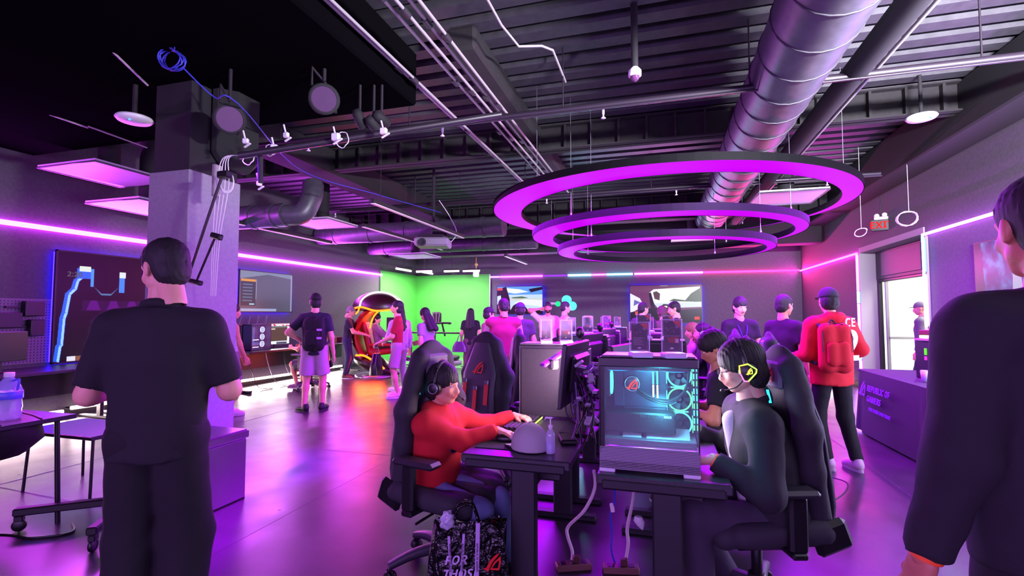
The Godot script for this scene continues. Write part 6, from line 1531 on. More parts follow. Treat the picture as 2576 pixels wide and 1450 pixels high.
func build_front() -> void:
	var bl := mat("black_plastic")
	# keyboard and mouse of the boy
	var kb := thing("keyboard", "black keyboard with a glowing edge under the boy's far hand", "keyboard", V(-0.845, 0.741, 3.10), 0)
	put("keyboard_body", MB.new().box(Vector3(0, 0.012, 0), Vector3(0.15, 0.022, 0.44), 0.006).done(), bl, kb)
	var ks := MB.new()
	for i in 5:
		for j in 15: ks.box(Vector3(-0.055 + 0.028 * i, 0.027, -0.2 + 0.0285 * j), Vector3(0.022, 0.01, 0.022), 0.003)
	put("keys", ks.done(), mat("keys", Color(0.16, 0.14, 0.2), 0.5), kb).set_meta("kind", "stuff")
	put("edge_light", MB.new().box(Vector3(0.078, 0.012, -0.0), Vector3(0.004, 0.01, 0.42)).done(), glow("key_lime", Color(0.85, 1.0, 0.45), 1.4), kb)
	one("mouse_pad", MB.new().box(V(-0.80, 0.743, 2.66), Vector3(0.3, 0.004, 0.3), 0.001).done(), mat("pad_cloth", Color(0.08, 0.07, 0.1), 0.9), "black mouse pad under the boy's near hand", "mouse pad")
	var ms := thing("mouse", "black computer mouse under the boy's near hand", "mouse", V(-0.83, 0.745, 2.68), -80)
	var f := Field.new(Vector3(-0.04, 0, -0.07), Vector3(0.04, 0.05, 0.07), 0.004, 0.006)
	f.ell(Vector3(0, 0.012, 0.0), Vector3(0.032, 0.028, 0.06)).slice(Vector3.ZERO, Vector3.DOWN)
	put("mouse_body", f.to(MB.new()).done(), bl, ms)
	put("wheel", MB.new().cyl(Vector3(0, 0.036, -0.03), 0.008, 0.008, 12, turn(90, Vector3.BACK)).done(), glow("mouse_red", Color(1.0, 0.2, 0.3), 1.0), ms)
	bottle("sanitizer_bottle", "clear hand-sanitizer pump bottle next to the grey cap", gnd(1385, 1142, 0.741), 0.185, 0.024, Color.WHITE, Color(0.75, 0.75, 0.95))
	# grey cap
	var cp := thing("baseball_cap", "grey baseball cap with a small crest lying on the boy's desk", "cap", V(-0.66, 0.742, 2.56), 60)
	f = Field.new(Vector3(-0.13, 0, -0.14), Vector3(0.13, 0.15, 0.14), 0.006, 0.008)
	f.ell(Vector3(0, 0.02, 0), Vector3(0.093, 0.118, 0.105)).slice(Vector3(0, 0.002, 0), Vector3(0, -1, 0)).ell(Vector3(0, -0.02, 0), Vector3(0.083, 0.12, 0.095), Basis(), true)
	var gc := noisy("cap_grey", Color(0.62, 0.61, 0.63), Color(0.70, 0.69, 0.70), 0.3, 0.85, 8.0, false)
	put("crown", f.to(MB.new()).done(), gc, cp)
	var br := []
	for k in 5:
		var s := k / 4.0
		var p := PackedVector3Array()
		for i in 12:
			var a := PI * i / 11.0
			p.append(Vector3(cos(a) * (0.088 - 0.004 * s), 0.012 + 0.02 * s * sin(a) * 0 + 0.012 * cos(a * 2.0) * s, -sin(a) * (0.07 + 0.10 * s)))
		br.append(p)
	var bm := MB.new()
	for k in 4:
		for i in 11: bm.quad(br[k][i], br[k + 1][i], br[k + 1][i + 1], br[k][i + 1])
	for k in 4:
		for i in 11: bm.quad(br[k][i] - Vector3(0, .004, 0), br[k][i + 1] - Vector3(0, .004, 0), br[k + 1][i + 1] - Vector3(0, .004, 0), br[k + 1][i] - Vector3(0, .004, 0))
	put("brim", bm.done(), gc, cp)
	put("button", MB.new().ell(Vector3(0, 0.14, 0), Vector3(0.008, 0.005, 0.008), 8, 5).done(), gc, cp)
	emblem(cp, 0.045, mat("crest_white", Color(0.85, 0.82, 0.9), 0.6), Transform3D(Basis.looking_at(Vector3(0.35, -0.2, 1.0)), Vector3(-0.032, 0.06, -0.094)), "small pale crest")
	for k in 6:
		var a := TAU * k / 6 + 0.3
		put("eyelet", MB.new().ell(Vector3(cos(a) * 0.066, 0.098, sin(a) * 0.073), Vector3(0.004, 0.003, 0.004), 6, 4).done(), mat("desk_metal"), cp)
	# papers / adapters on the boy's desk
	one("phone_dock", MB.new().box(V(-0.50, 0.755, 2.78), Vector3(0.09, 0.025, 0.16), 0.006, turn(18)).done(), bl, "small black hub on the desk behind the pump bottle", "hub")
	one("note_card", MB.new().box(V(-0.86, 0.7455, 2.90), Vector3(0.12, 0.003, 0.16), 0.0, turn(10)).done(), mat("note_grey", Color(0.55, 0.58, 0.55), 0.7), "pale note card under the boy's forearm", "card")
	# cords hanging in the gap, strips on the floor
	var wc := mat("white_cord", Color(0.82, 0.74, 0.78), 0.5)
	one("power_cable", MB.new().tube(curve([pz(1494, 1185, 2.75), pz(1496, 1230, 2.8), pz(1470, 1285, 2.85), pz(1430, 1325, 2.9), pz(1428, 1350, 2.88), pz(1440, 1390, 2.87), pz(1436, 1425, 2.86)], 6), 0.0095, 8).done(), wc, "white power cord hanging in an S-curve from the boy's desk side", "cord")
	one("power_cable", MB.new().tube(curve([pz(1597, 1210, 2.6), pz(1592, 1260, 2.7), pz(1578, 1330, 2.78), pz(1580, 1370, 2.8), pz(1570, 1432, 2.84)], 6), 0.0095, 8).done(), wc, "white power cord hanging straight below the cyan computer", "cord")
	one("network_cable", MB.new().tube(curve([pz(1545, 1205, 2.7), pz(1546, 1260, 2.75), pz(1535, 1300, 2.78), pz(1540, 1340, 2.8), pz(1538, 1385, 2.8), pz(1550, 1425, 2.84)], 6), 0.0055, 6).done(), mat("blue_cable"), "thin blue network cord hanging between two white cords", "cord")
	one("network_plug", MB.new().box(pz(1540, 1278, 2.76), Vector3(0.022, 0.05, 0.016), 0.004, turn(10, Vector3.BACK)).done(), wc, "pale plug joined to the thin blue cord", "plug")
	for k in 2:
		var ps := thing("power_strip", ["beige power strip on the floor under the S-curved white cord", "beige power strip on the floor under the cyan computer"][k], "power strip", gnd([1442, 1562][k], [1432, 1440][k]), [25, 12][k])
		put("strip_body", MB.new().box(Vector3(0, 0.018, 0), Vector3(0.2, 0.036, 0.07), 0.006).done(), mat("beige_plastic", Color(0.42, 0.28, 0.26), 0.5), ps)
		for j in 3: put("socket", MB.new().box(Vector3(-0.06 + 0.06 * j, 0.037, 0), Vector3(0.03, 0.004, 0.04), 0.001).done(), bl, ps)
		put("plug", MB.new().box(Vector3(0.02, 0.055, 0), Vector3(0.04, 0.04, 0.035), 0.006).done(), mat("beige_dark", Color(0.3, 0.16, 0.16), 0.5), ps)
	one("plastic_scrap", MB.new().loft([_oval(pz(1606, 1300, 2.6), 0.02, 0.015, 8), _oval(pz(1608, 1312, 2.6), 0.03, 0.02, 8), _oval(pz(1612, 1325, 2.6), 0.018, 0.01, 8), _oval(pz(1616, 1334, 2.6), 0.003, 0.002, 8)]).done(), mat("white_plastic"), "crumpled white plastic tie hanging on the desk leg", "scrap")
	# tote bag
	var at := gnd(1176, 1530)
	var o := thing("tote_bag", "glossy black shopping bag with white lettering and a red emblem under the boy's chair", "bag", at)
	o.rotation.y = atan2(EYE.x - at.x, EYE.z - at.z)
	var bagm := noisy("bag_gloss", Color(0.035, 0.035, 0.04), Color(0.06, 0.06, 0.065), 0.02, 0.22, 3.0, false, 1.4)
	var rg := []
	for k in 9:
		var s := k / 8.0
		var p := PackedVector3Array()
		for i in 40:
			var a := TAU * i / 40
			var w := 0.205 - 0.03 * s + 0.012 * sin(a * 5 + s * 7)
			var dpt := lerpf(0.09, 0.045, s) + 0.008 * sin(a * 7 + s * 9)
			p.append(Vector3(signf(cos(a)) * pow(absf(cos(a)), 0.35) * w + 0.01 * s, 0.40 * s + (0.02 * sin(a * 3) + 0.015 * sin(a * 8 + 1)) * s, -signf(sin(a)) * pow(absf(sin(a)), 0.35) * dpt))
		rg.append(p)
	put("bag_body", MB.new().loft(rg).done(), bagm, o)
	var tw := mat("print_white", Color(0.78, 0.68, 0.85), 0.5)
	var ln := ["FOR", "THOSE", "WHO", "DARE"]
	for k in 4: letters("bag_lettering", ln[k], 0.042, tw, o, Transform3D(turn(-6, Vector3.RIGHT), Vector3([-0.055, -0.03, -0.045, -0.01][k], 0.272 - 0.062 * k, 0.085 + 0.005 * k)), true, 0.002, true)
	emblem(o, 0.085, mat("print_red", Color(0.85, 0.05, 0.06), 0.5), Transform3D(turn(-6, Vector3.RIGHT), Vector3(0.115, 0.255, 0.086)), "red eye-shaped emblem")
	for s in [-1.0, 1.0]: put("bag_handle", MB.new().tube(curve([Vector3(-0.07, 0.39, 0.03 * s), Vector3(-0.05, 0.49, 0.03 * s), Vector3(0.02, 0.50, 0.02 * s), Vector3(0.06, 0.39, 0.03 * s)], 6), 0.007, 6).done(), bagm, o)
	for k in 3:
		var x := [-0.085, -0.025, 0.045][k] as float
		var rb := put("ribbon", MB.new().box(Vector3(x, 0.29, 0.096 + 0.004 * k), Vector3([0.012, 0.012, 0.02][k], [0.2, 0.22, 0.32][k], 0.002), 0, turn([3, -3, -1][k], Vector3.BACK)).done(), mat("ribbon_white", Color(0.72, 0.6, 0.82), 0.6), o)
		letters("ribbon_lettering", "REPUBLIC OF GAMERS", 0.0095, bl, rb, Transform3D(turn(-90, Vector3.BACK), Vector3(x, 0.29, 0.0985 + 0.004 * k)), true, 0.0005)
	f = Field.new(Vector3(-0.16, 0.37, -0.05), Vector3(-0.04, 0.51, 0.08), 0.006, 0.008)
	f.ell(Vector3(-0.1, 0.43, 0.02), Vector3(0.035, 0.05, 0.03)).rough(0.008, Vector3(120, 90, 110))
	put("tissue", f.to(MB.new()).done(), pane("wrap_plastic", Color(0.85, 0.85, 0.95), 0.5), o)

func ik(a: Vector3, b: Vector3, l1: float, l2: float, pole: Vector3) -> Array:
	# middle joint and reached end of a two-bone chain
	var d := b - a
	var ln := clampf(d.length(), 0.05, (l1 + l2) * 0.995)
	var u := d.normalized()
	var x := (l1 * l1 - l2 * l2 + ln * ln) / (2.0 * ln)
	var hgt := sqrt(maxf(0.0, l1 * l1 - x * x))
	var p := (pole - u * pole.dot(u)).normalized()
	return [a + u * x + p * hgt, a + u * ln]

func hand_mb(side: float, curl: float) -> MB:
	# fingers along -z, palm down, thumb on +x for side 1 (a left hand)
	var key := "hand_%d_%d" % [int(side), int(curl)]
	if cache.has(key): return cache[key]
	var f := Field.new(Vector3(-0.06, -0.10, -0.20), Vector3(0.06, 0.03, 0.03), 0.0045, 0.005)
	for x in [-0.024, 0.0, 0.024]: f.cone(Vector3(x * 0.75, 0, -0.01), 0.016, Vector3(x, 0, -0.082), 0.0135)
	f.cone(Vector3(0, 0, 0.03), 0.025, Vector3(0, 0, -0.02), 0.022, Vector3.UP, 0.75)
	var xs := [-0.033, -0.0115, 0.0115, 0.033]
	var ls := [0.060, 0.076, 0.082, 0.074]
	for k in 4:
		var p := Vector3(xs[k] * side, 0.002, -0.084)
		var a := deg_to_rad(curl * 0.5)
		var r := 0.0088
		for j in 3:
			var l: float = ls[k] * [0.45, 0.31, 0.24][j]
			var q := p + Vector3((xs[k] * 0.12) * side * 0.3, -sin(a) * l, -cos(a) * l)
			f.cone(p, r, q, r - 0.0008)
			p = q; r -= 0.0008; a += deg_to_rad(curl)
	f.cone(Vector3(0.022 * side, -0.004, -0.022), 0.014, Vector3(0.045 * side, -0.012, -0.055), 0.0108)
	f.cone(Vector3(0.045 * side, -0.012, -0.055), 0.0106, Vector3(0.050 * side, -0.020 - 0.0002 * curl, -0.085), 0.0088)
	var mb := MB.new()
	f.to(mb)
	cache[key] = mb
	return mb

func append(mb: MB, src: MB, tr: Transform3D, col: Color) -> void:
	var first := mb.v.size()
	var nb := tr.basis.orthonormalized()
	for i in src.v.size():
		mb.v.append(tr * src.v[i]); mb.n.append((nb * src.n[i]).normalized()); mb.uv.append(Vector2.ZERO); mb.c.append(col)
	for i in src.idx: mb.idx.append(first + i)

func shoe_parts(hi := false) -> Array:
	if cache.has("shoe"): return cache["shoe"]
	var f := Field.new(Vector3(-0.06, 0.0, -0.2), Vector3(0.06, 0.13, 0.1), 0.008, 0.012)
	f.ell(Vector3(0, 0.055, 0.04), Vector3(0.037, 0.05, 0.048)).ell(Vector3(0, 0.045, -0.05), Vector3(0.043, 0.042, 0.085)).ell(Vector3(0, 0.032, -0.125), Vector3(0.042, 0.03, 0.055))
	f.cone(Vector3(0, 0.06, 0.035), 0.036, Vector3(0, 0.115, 0.03), 0.036, Vector3.ZERO, 1.0, false, true)
	f.slice(Vector3(0, 0.015, 0), Vector3.DOWN)
	var ol := PackedVector2Array()
	for i in 20:
		var a := TAU * i / 20
		var z := cos(a)
		ol.append(Vector2(sin(a) * (0.047 if z < 0 else 0.041), -0.045 + z * 0.138))
	var so := MB.new().prism(ol, 0.022, Transform3D(Basis(Vector3(1, 0, 0), Vector3(0, 0, 1), Vector3(0, 1, 0)), Vector3.ZERO))
	cache["shoe"] = [f.to(MB.new()).done(), so.done()]
	return cache["shoe"]

func sk(c: Color) -> Color: return c.srgb_to_linear()

func person(sp: Dictionary) -> Dictionary:
	var h: float = sp.get("h", 1.72)
	var s := h / 1.75
	var bd: float = sp.get("build", 1.0)
	var cell: float = sp.get("cell", 0.02)
	var hc: float = sp.get("hcell", 0.009)
	var o := thing("person", sp.label, "person", sp.at, sp.get("yaw", 0.0), sp.get("group", ""))
	var inv := o.transform.affine_inverse()
	var ln: Vector2 = sp.get("lean", Vector2.ZERO)
	var hip: Vector3 = sp.get("hip", Vector3(0, 0.93, 0)) * s
	var up := Vector3(ln.x, 0, -ln.y)
	var chest := hip + (Vector3(0, 0.32, 0) + up) * s
	var sh := hip + (Vector3(0, 0.465, 0) + up * 1.4) * s
	var hd := hip + (Vector3(0, 0.69, -0.015) + up * 1.65) * s
	var skin: Color = sp.get("skin", Color(0.80, 0.60, 0.50))
	var jw := 0.178 * bd * s
	var sj := [sh + Vector3(-jw, -0.02 * s, 0), sh + Vector3(jw, -0.02 * s, 0)]
	var el := []
	var wr := []
	for k in 2:
		var sd := -1.0 if k == 0 else 1.0
		var dflt := Vector3(0.27 * bd * sd, 0.83, -0.05)
		var tgt: Vector3
		var wk := "hand_w%d" % k
		if sp.has(wk): tgt = inv * (sp[wk] as Vector3)
		else: tgt = (sp.get("hand%d" % k, dflt + Vector3(0, (hip.y / s - 0.93), 0)) as Vector3) * s
		var pole: Vector3 = sp.get("pole%d" % k, Vector3(0.35 * sd, -0.6, 0.6))
		var r := ik(sj[k], tgt, 0.285 * s, 0.25 * s, pole)
		el.append(r[0]); wr.append(r[1])
	var hj := [hip + Vector3(-0.088 * s * bd, -0.02 * s, 0), hip + Vector3(0.088 * s * bd, -0.02 * s, 0)]
	var kn := []
	var an := []
	for k in 2:
		var sd := -1.0 if k == 0 else 1.0
		var tgt: Vector3 = (sp.get("foot%d" % k, Vector3(0.1 * sd, 0.0, 0.0)) as Vector3) * s + Vector3(0, 0.085, 0.02) * s
		if sp.has("foot_w%d" % k): tgt = inv * (sp["foot_w%d" % k] as Vector3) + Vector3(0, 0.085, 0.02) * s
		var r := ik(hj[k], tgt, 0.42 * s, 0.42 * s, sp.get("knee_pole", Vector3(0.08 * sd, 0.25, -1)))
		kn.append(r[0]); an.append(r[1])
	# the whole figure in one mesh
	var body := MB.new()
	body.col = sk(skin)
	var lo := hip; var hi := hip
	for p in [sh, hd] + sj + el + wr + hj + kn + an:
		lo = lo.min(p); hi = hi.max(p)
	var mg := Vector3(0.13, 0.1, 0.13) * s
	var f := Field.new(lo - mg, hi + mg, cell, 0.016)
	var lf := 0.76 if sp.get("bottom", "trousers") == "trousers" else 0.95
	var tf := 0.86
	var af := 0.78 if sp.get("top", "tee") in ["jacket", "hoodie", "sweater", "varsity"] else 0.97
	f.cone(hip, 0.10 * tf * s * bd, chest, 0.105 * tf * s * bd, Vector3.BACK, 0.8).cone(chest, 0.105 * tf * s * bd, sh, 0.075 * s, Vector3.BACK, 0.8)
	f.cone(sj[0] * 0.85 + sh * 0.15, 0.05 * s, sj[1] * 0.85 + sh * 0.15, 0.05 * s)
	f.cone(sh, 0.053 * s, hd + Vector3(0, -0.09, 0.02) * s, 0.048 * s)
	for k in 2:
		f.cone(sj[k], 0.05 * af * s, el[k], 0.041 * af * s).cone(el[k], 0.042 * af * s, wr[k], 0.027 * s)
		f.cone(hj[k], 0.082 * 0.85 * s, kn[k], 0.055 * lf * s).cone(kn[k], 0.052 * lf * s, (kn[k] as Vector3).lerp(an[k], 0.35), 0.050 * lf * s).cone((kn[k] as Vector3).lerp(an[k], 0.35), 0.050 * lf * s, an[k], 0.036 * lf * s)
	f.to(body)
	# head
	var hs: float = s * sp.get("head", 1.0)
	if h < 1.6: hs = maxf(hs, 0.93)
	var hb := Basis(Vector3.UP, deg_to_rad(sp.get("look", 0.0))) * Basis(Vector3.RIGHT, deg_to_rad(-sp.get("nod", 4.0))) * Basis(Vector3.BACK, deg_to_rad(sp.get("tilt", 0.0)))
	var ht := Transform3D(hb.scaled(Vector3.ONE * hs), hd)
	f = Field.new(Vector3(-0.095, -0.15, -0.125), Vector3(0.095, 0.125, 0.115), hc, 0.007)
	f.ell(Vector3(0, 0.03, 0.012), Vector3(0.074, 0.087, 0.094)).ell(Vector3(0, -0.025, -0.02), Vector3(0.061, 0.084, 0.071)).ell(Vector3(0, -0.088, -0.056), Vector3(0.027, 0.018, 0.02))
	f.cone(Vector3(0, 0.004, -0.088), 0.007, Vector3(0, -0.030, -0.103), 0.011).ell(Vector3(0, -0.033, -0.094), Vector3(0.017, 0.008, 0.012))
	f.ell(Vector3(0, -0.053, -0.086), Vector3(0.021, 0.006, 0.008)).ell(Vector3(0, -0.064, -0.083), Vector3(0.018, 0.006, 0.008))
	for sd in [-1.0, 1.0]:
		f.cone(Vector3(0.046 * sd, -0.06, -0.008), 0.02, Vector3(0.018 * sd, -0.086, -0.05), 0.016)
		f.cone(Vector3(0.043 * sd, 0.026, -0.07), 0.009, Vector3(0.012 * sd, 0.022, -0.085), 0.008)
		f.ell(Vector3(0.038 * sd, -0.026, -0.062), Vector3(0.02, 0.018, 0.018))
		f.ell(Vector3(0.077 * sd, -0.006, 0.01), Vector3(0.009, 0.030, 0.018), Basis(Vector3.UP, 0.35 * sd))
	f.cone(Vector3(0, -0.06, 0.02), 0.05, Vector3(0, -0.15, 0.03), 0.05)
	for sd in [-1.0, 1.0]: f.ell(Vector3(0.031 * sd, 0.004, -0.098), Vector3(0.017, 0.009, 0.014), Basis(), true)
	var first := body.v.size()
	body.t = ht
	f.to(body)
	var it := ht.affine_inverse()
	var lip := sk(skin.lerp(Color(0.62, 0.25, 0.26), 0.55))
	var stub: float = sp.get("beard", 0.0)
	for i in range(first, body.v.size()):
		var p := it * body.v[i]
		if absf(p.x) < 0.022 and p.y > -0.070 and p.y < -0.047 and p.z < -0.077: body.c[i] = lip
		elif stub > 0.0 and p.y < -0.035 and p.z < 0.0 and p.y > -0.115: body.c[i] = sk(skin.lerp(Color(0.07, 0.05, 0.05), stub))
	body.t = Transform3D()
	# hands
	for k in 2:
		var sd := 1.0 if k == 0 else -1.0
		var dir: Vector3 = (wr[k] - el[k]).normalized()
		dir = (sp.get("hdir%d" % k, dir) as Vector3).normalized()
		var palm: Vector3 = sp.get("palm%d" % k, Vector3(sd, -0.15, 0.1))
		var z := -dir
		var y := (-palm - z * (-palm).dot(z)).normalized()
		append(body, hand_mb(sd, sp.get("curl%d" % k, 22.0)), Transform3D(Basis(y.cross(z), y, z).scaled_local(Vector3.ONE * s), wr[k]), sk(skin))
	var sm := mat("skin", Color.WHITE, 0.55)
	sm.vertex_color_use_as_albedo = true
	sm.subsurf_scatter_enabled = true; sm.subsurf_scatter_strength = 0.08
	put("body", body.done(), sm, o)
	# eyes and brows
	if not sp.get("noface", false):
		for sd in [-1.0, 1.0]:
			var e := put("eye", MB.new().ell(Vector3(0.031 * sd, 0.003, -0.0765), Vector3(0.0125, 0.0095, 0.0105), 12, 8).done(), mat("eye_white", Color(0.82, 0.78, 0.78), 0.2), o, ht.origin, ht.basis)
			put("iris", MB.new().ell(Vector3(0.030 * sd, 0.003, -0.0842), Vector3(0.0062, 0.0062, 0.0035), 10, 6).done(), mat("iris", Color(0.03, 0.02, 0.02), 0.2), e)
			put("eyebrow", MB.new().tube(pts([Vector3(0.047 * sd, 0.024, -0.076), Vector3(0.032 * sd, 0.031, -0.089), Vector3(0.012 * sd, 0.027, -0.096)]), [0.002, 0.0042, 0.003], 6).done(), mat("brow", Color(0.06, 0.045, 0.045), 0.8), o, ht.origin, ht.basis)
	# hair
	var hk: String = sp.get("hair", "short")
	var hcol: Color = sp.get("haircol", Color(0.05, 0.04, 0.045))
	var hm := mat("hair_" + hcol.to_html(), hcol.lerp(Color(0.4, 0.38, 0.4), 0.08), 0.7)
	if hk != "bald":
		var low := -0.14 if not hk.begins_with("long") else -0.42
		f = Field.new(Vector3(-0.13, low, -0.13), Vector3(0.13, 0.17, 0.17), hc if hk != "long" else hc * 1.3, 0.008)
		match hk:
			"short":
				f.ell(Vector3(0, 0.042, 0.016), Vector3(0.083, 0.092, 0.101)).ell(Vector3(0, -0.02, 0.05), Vector3(0.07, 0.07, 0.062))
				f.ell(Vector3(0, -0.055, -0.08), Vector3(0.082, 0.115, 0.085), Basis(), true)
			"crop":
				f.ell(Vector3(0, 0.045, 0.012), Vector3(0.080, 0.090, 0.098)).ell(Vector3(0, -0.02, 0.045), Vector3(0.072, 0.06, 0.062))
				f.ell(Vector3(0, -0.07, -0.075), Vector3(0.10, 0.12, 0.095), Basis(), true)
			"fringe":
				f.ell(Vector3(0, 0.048, 0.008), Vector3(0.088, 0.095, 0.106)).ell(Vector3(0, -0.03, 0.045), Vector3(0.078, 0.075, 0.068))
				f.ell(Vector3(0, -0.075, -0.085), Vector3(0.074, 0.098, 0.080), Basis(), true)
			"mop":
				f.ell(Vector3(0, 0.052, 0.012), Vector3(0.096, 0.10, 0.112)).ell(Vector3(0, -0.03, 0.05), Vector3(0.086, 0.085, 0.07))
				f.ell(Vector3(0, -0.075, -0.085), Vector3(0.078, 0.10, 0.082), Basis(), true)
			"long", "longside":
				f.ell(Vector3(0, 0.046, 0.014), Vector3(0.088, 0.094, 0.105)).ell(Vector3(0, -0.075, -0.08), Vector3(0.070, 0.105, 0.082), Basis(), true)
				f.cone(Vector3(0, 0.0, 0.065), 0.06, Vector3(0, -0.34, 0.10), 0.07, Vector3.BACK, 0.7)
				for sd in [-1.0, 1.0]: f.cone(Vector3(0.065 * sd, 0.0, 0.035), 0.034, Vector3(0.085 * sd, -0.33, 0.05), 0.045)
			"under":
				f.ell(Vector3(0, -0.03, 0.045), Vector3(0.08, 0.075, 0.068)).ell(Vector3(0, 0.01, 0.012), Vector3(0.081, 0.07, 0.101)).ell(Vector3(0, -0.06, -0.08), Vector3(0.084, 0.12, 0.085), Basis(), true)
			"bun":
				f.ell(Vector3(0, 0.042, 0.016), Vector3(0.082, 0.090, 0.100)).ell(Vector3(0, -0.02, 0.05), Vector3(0.07, 0.06, 0.06)).ell(Vector3(0, -0.055, -0.08), Vector3(0.082, 0.115, 0.085), Basis(), true)
				f.ell(Vector3(0, 0.13, 0.06), Vector3(0.04, 0.04, 0.04))
		f.rough((0.0018 if hc < 0.0065 else 0.0026) if hk != "crop" else 0.0012, Vector3(150, 40, 150) if hk.begins_with("long") else Vector3(250, 40, 250) if hc < 0.0065 else Vector3(130, 60, 130))
		put("hair", f.to(MB.new()).done(), hm, o, ht.origin, ht.basis)
	if sp.has("cap"):
		var cc: Color = sp.cap
		f = Field.new(Vector3(-0.11, 0.0, -0.13), Vector3(0.11, 0.16, 0.13), hc, 0.006)
		f.ell(Vector3(0, 0.035, 0.01), Vector3(0.088, 0.103, 0.108)).slice(Vector3(0, 0.03, 0), Vector3(0, -1, 0.05))
		var cpn := put("cap", f.to(MB.new()).done(), mat("cap_" + cc.to_html(), cc, 0.8), o, ht.origin, ht.basis)
		var back: float = sp.get("capback", 1.0)
		var pl := PackedVector2Array()
		for i in 13:
			var a := PI * i / 12
			pl.append(Vector2(cos(a) * 0.083, sin(a) * 0.085))
		put("brim", MB.new().prism(pl, 0.006, Transform3D(Basis(Vector3(1, 0, 0), Vector3(0, -0.12 , -back), Vector3(0, 1, 0)), Vector3(0, 0.033, -0.078 * back))).done(), mat("cap_" + cc.to_html()), cpn)
	if sp.get("glasses", false):
		var g := MB.new()
		for sd in [-1.0, 1.0]:
			var rr := PackedVector3Array()
			for i in 16: rr.append(Vector3(0.033 * sd + 0.022 * cos(TAU * i / 16), -0.001 + 0.019 * sin(TAU * i / 16), -0.104))
			g.tube(rr, 0.0014, 5, true)
			g.bar(Vector3(0.055 * sd, 0.005, -0.103), Vector3(0.078 * sd, 0.006, 0.0), 0.0014, 5)
		g.bar(Vector3(-0.011, 0.0, -0.106), Vector3(0.011, 0.0, -0.106), 0.0013, 5)
		put("glasses", g.done(), mat("wire", Color(0.12, 0.10, 0.12), 0.3, 0.6), o, ht.origin, ht.basis)
	# clothing
	var tk: String = sp.get("top", "tee")
	var tc: Color = sp.get("topcol", Color(0.05, 0.05, 0.06))
	var tm := cloth(tc)
	var lsv := tk in ["jacket", "hoodie", "sweater", "varsity"]
	var pad: float = {"tee": 0.0, "polo": 0.004, "tank": -0.004, "jacket": 0.016, "hoodie": 0.02, "sweater": 0.008, "varsity": 0.016}[tk]
	var off := Vector3(0.07 * bd * s, 0, 0)
	var hem: float = sp.get("hem", 0.09)
	f = Field.new(lo.min(hip - Vector3(0, hem * s, 0)) - Vector3(0.15, 0.02, 0.15), hi + Vector3(0.15, 0.0, 0.15), cell * 0.9, 0.014)
	var down := hip - Vector3(0, hem * s, 0)
	var wst: float = sp.get("waist", 0.102)
	for sd in [-1.0, 1.0]:
		f.cone(down + off * sd * 0.95, (wst + pad) * s * bd, chest + off * sd, (0.106 + pad) * s * bd, Vector3.BACK, 0.86, true, false)
		f.cone(chest + off * sd, (0.106 + pad) * s * bd, sh + off * sd * 1.05 + Vector3(0, -0.045, 0.005) * s, (0.082 + pad) * s, Vector3.BACK, 0.86)
	f.cone(down, (wst + pad) * s * bd, chest, (0.108 + pad) * s * bd, Vector3.BACK, 0.9, true, false)
	f.cone(chest, (0.108 + pad) * s * bd, sh + Vector3(0, -0.035, 0.004) * s, (0.09 + pad) * s, Vector3.BACK, 0.9)
	f.cone(sj[0] * 0.8 + sh * 0.2, (0.062 + pad) * s, sj[1] * 0.8 + sh * 0.2, (0.062 + pad) * s)
	for k in 2:
		if tk != "tank": f.cone(sh + Vector3(0, 0.035, 0.012) * s, (0.05 + pad * 0.5) * s, (sj[k] as Vector3).lerp(sh, 0.15) + Vector3(0, 0.005, 0) * s, (0.056 + pad) * s)
		if tk == "tank": continue
		if not lsv or tk == "varsity":
			var q: Vector3 = (sj[k] as Vector3).lerp(el[k], sp.get("sleeve", 0.62)) if tk != "varsity" else (sj[k] as Vector3).lerp(el[k], 0.1)
			f.cone(sj[k], (0.064 + pad) * s, q, (0.064 + pad * 0.6) * s, Vector3.ZERO, 1.0, false, true)
		else:
			f.cone(sj[k], (0.064 + pad) * s, el[k], (0.052 + pad * 0.7) * s)
			f.cone(el[k], (0.052 + pad * 0.7) * s, (el[k] as Vector3).lerp(wr[k], 0.96), (0.037 + pad * 0.5) * s, Vector3.ZERO, 1.0, false, true)
	if tk == "hoodie": f.cone(sh + Vector3(-0.055, 0.06, 0.06) * s, 0.055 * s, sh + Vector3(0.055, 0.06, 0.06) * s, 0.055 * s).cone(sh + Vector3(0, 0.03, 0.085) * s, 0.06 * s, sh + Vector3(0, -0.10, 0.10) * s, 0.035 * s).cone(sh + Vector3(-0.075, 0.055, 0.03) * s, 0.035 * s, sh + Vector3(-0.03, 0.0, -0.085) * s, 0.025 * s).cone(sh + Vector3(0.075, 0.055, 0.03) * s, 0.035 * s, sh + Vector3(0.03, 0.0, -0.085) * s, 0.025 * s)
	f.rough(0.0022, Vector3(38, 30, 38))
	var top := put({"tee": "shirt", "polo": "polo_shirt", "tank": "tank_top", "jacket": "jacket", "hoodie": "hoodie", "sweater": "sweater", "varsity": "varsity_jacket"}[tk], f.to(MB.new()).done(), tm, o)
	if tk in ["polo", "jacket", "varsity"]:
		var cr := PackedVector3Array()
		for i in 16: cr.append(sh + Vector3(cos(TAU * i / 16) * 0.062, 0.066 + 0.018 * sin(TAU * i / 16), sin(TAU * i / 16) * 0.062 + 0.006) * s)
		put("collar", MB.new().tube(cr, 0.02 * s, 7, true).done(), tm, top)
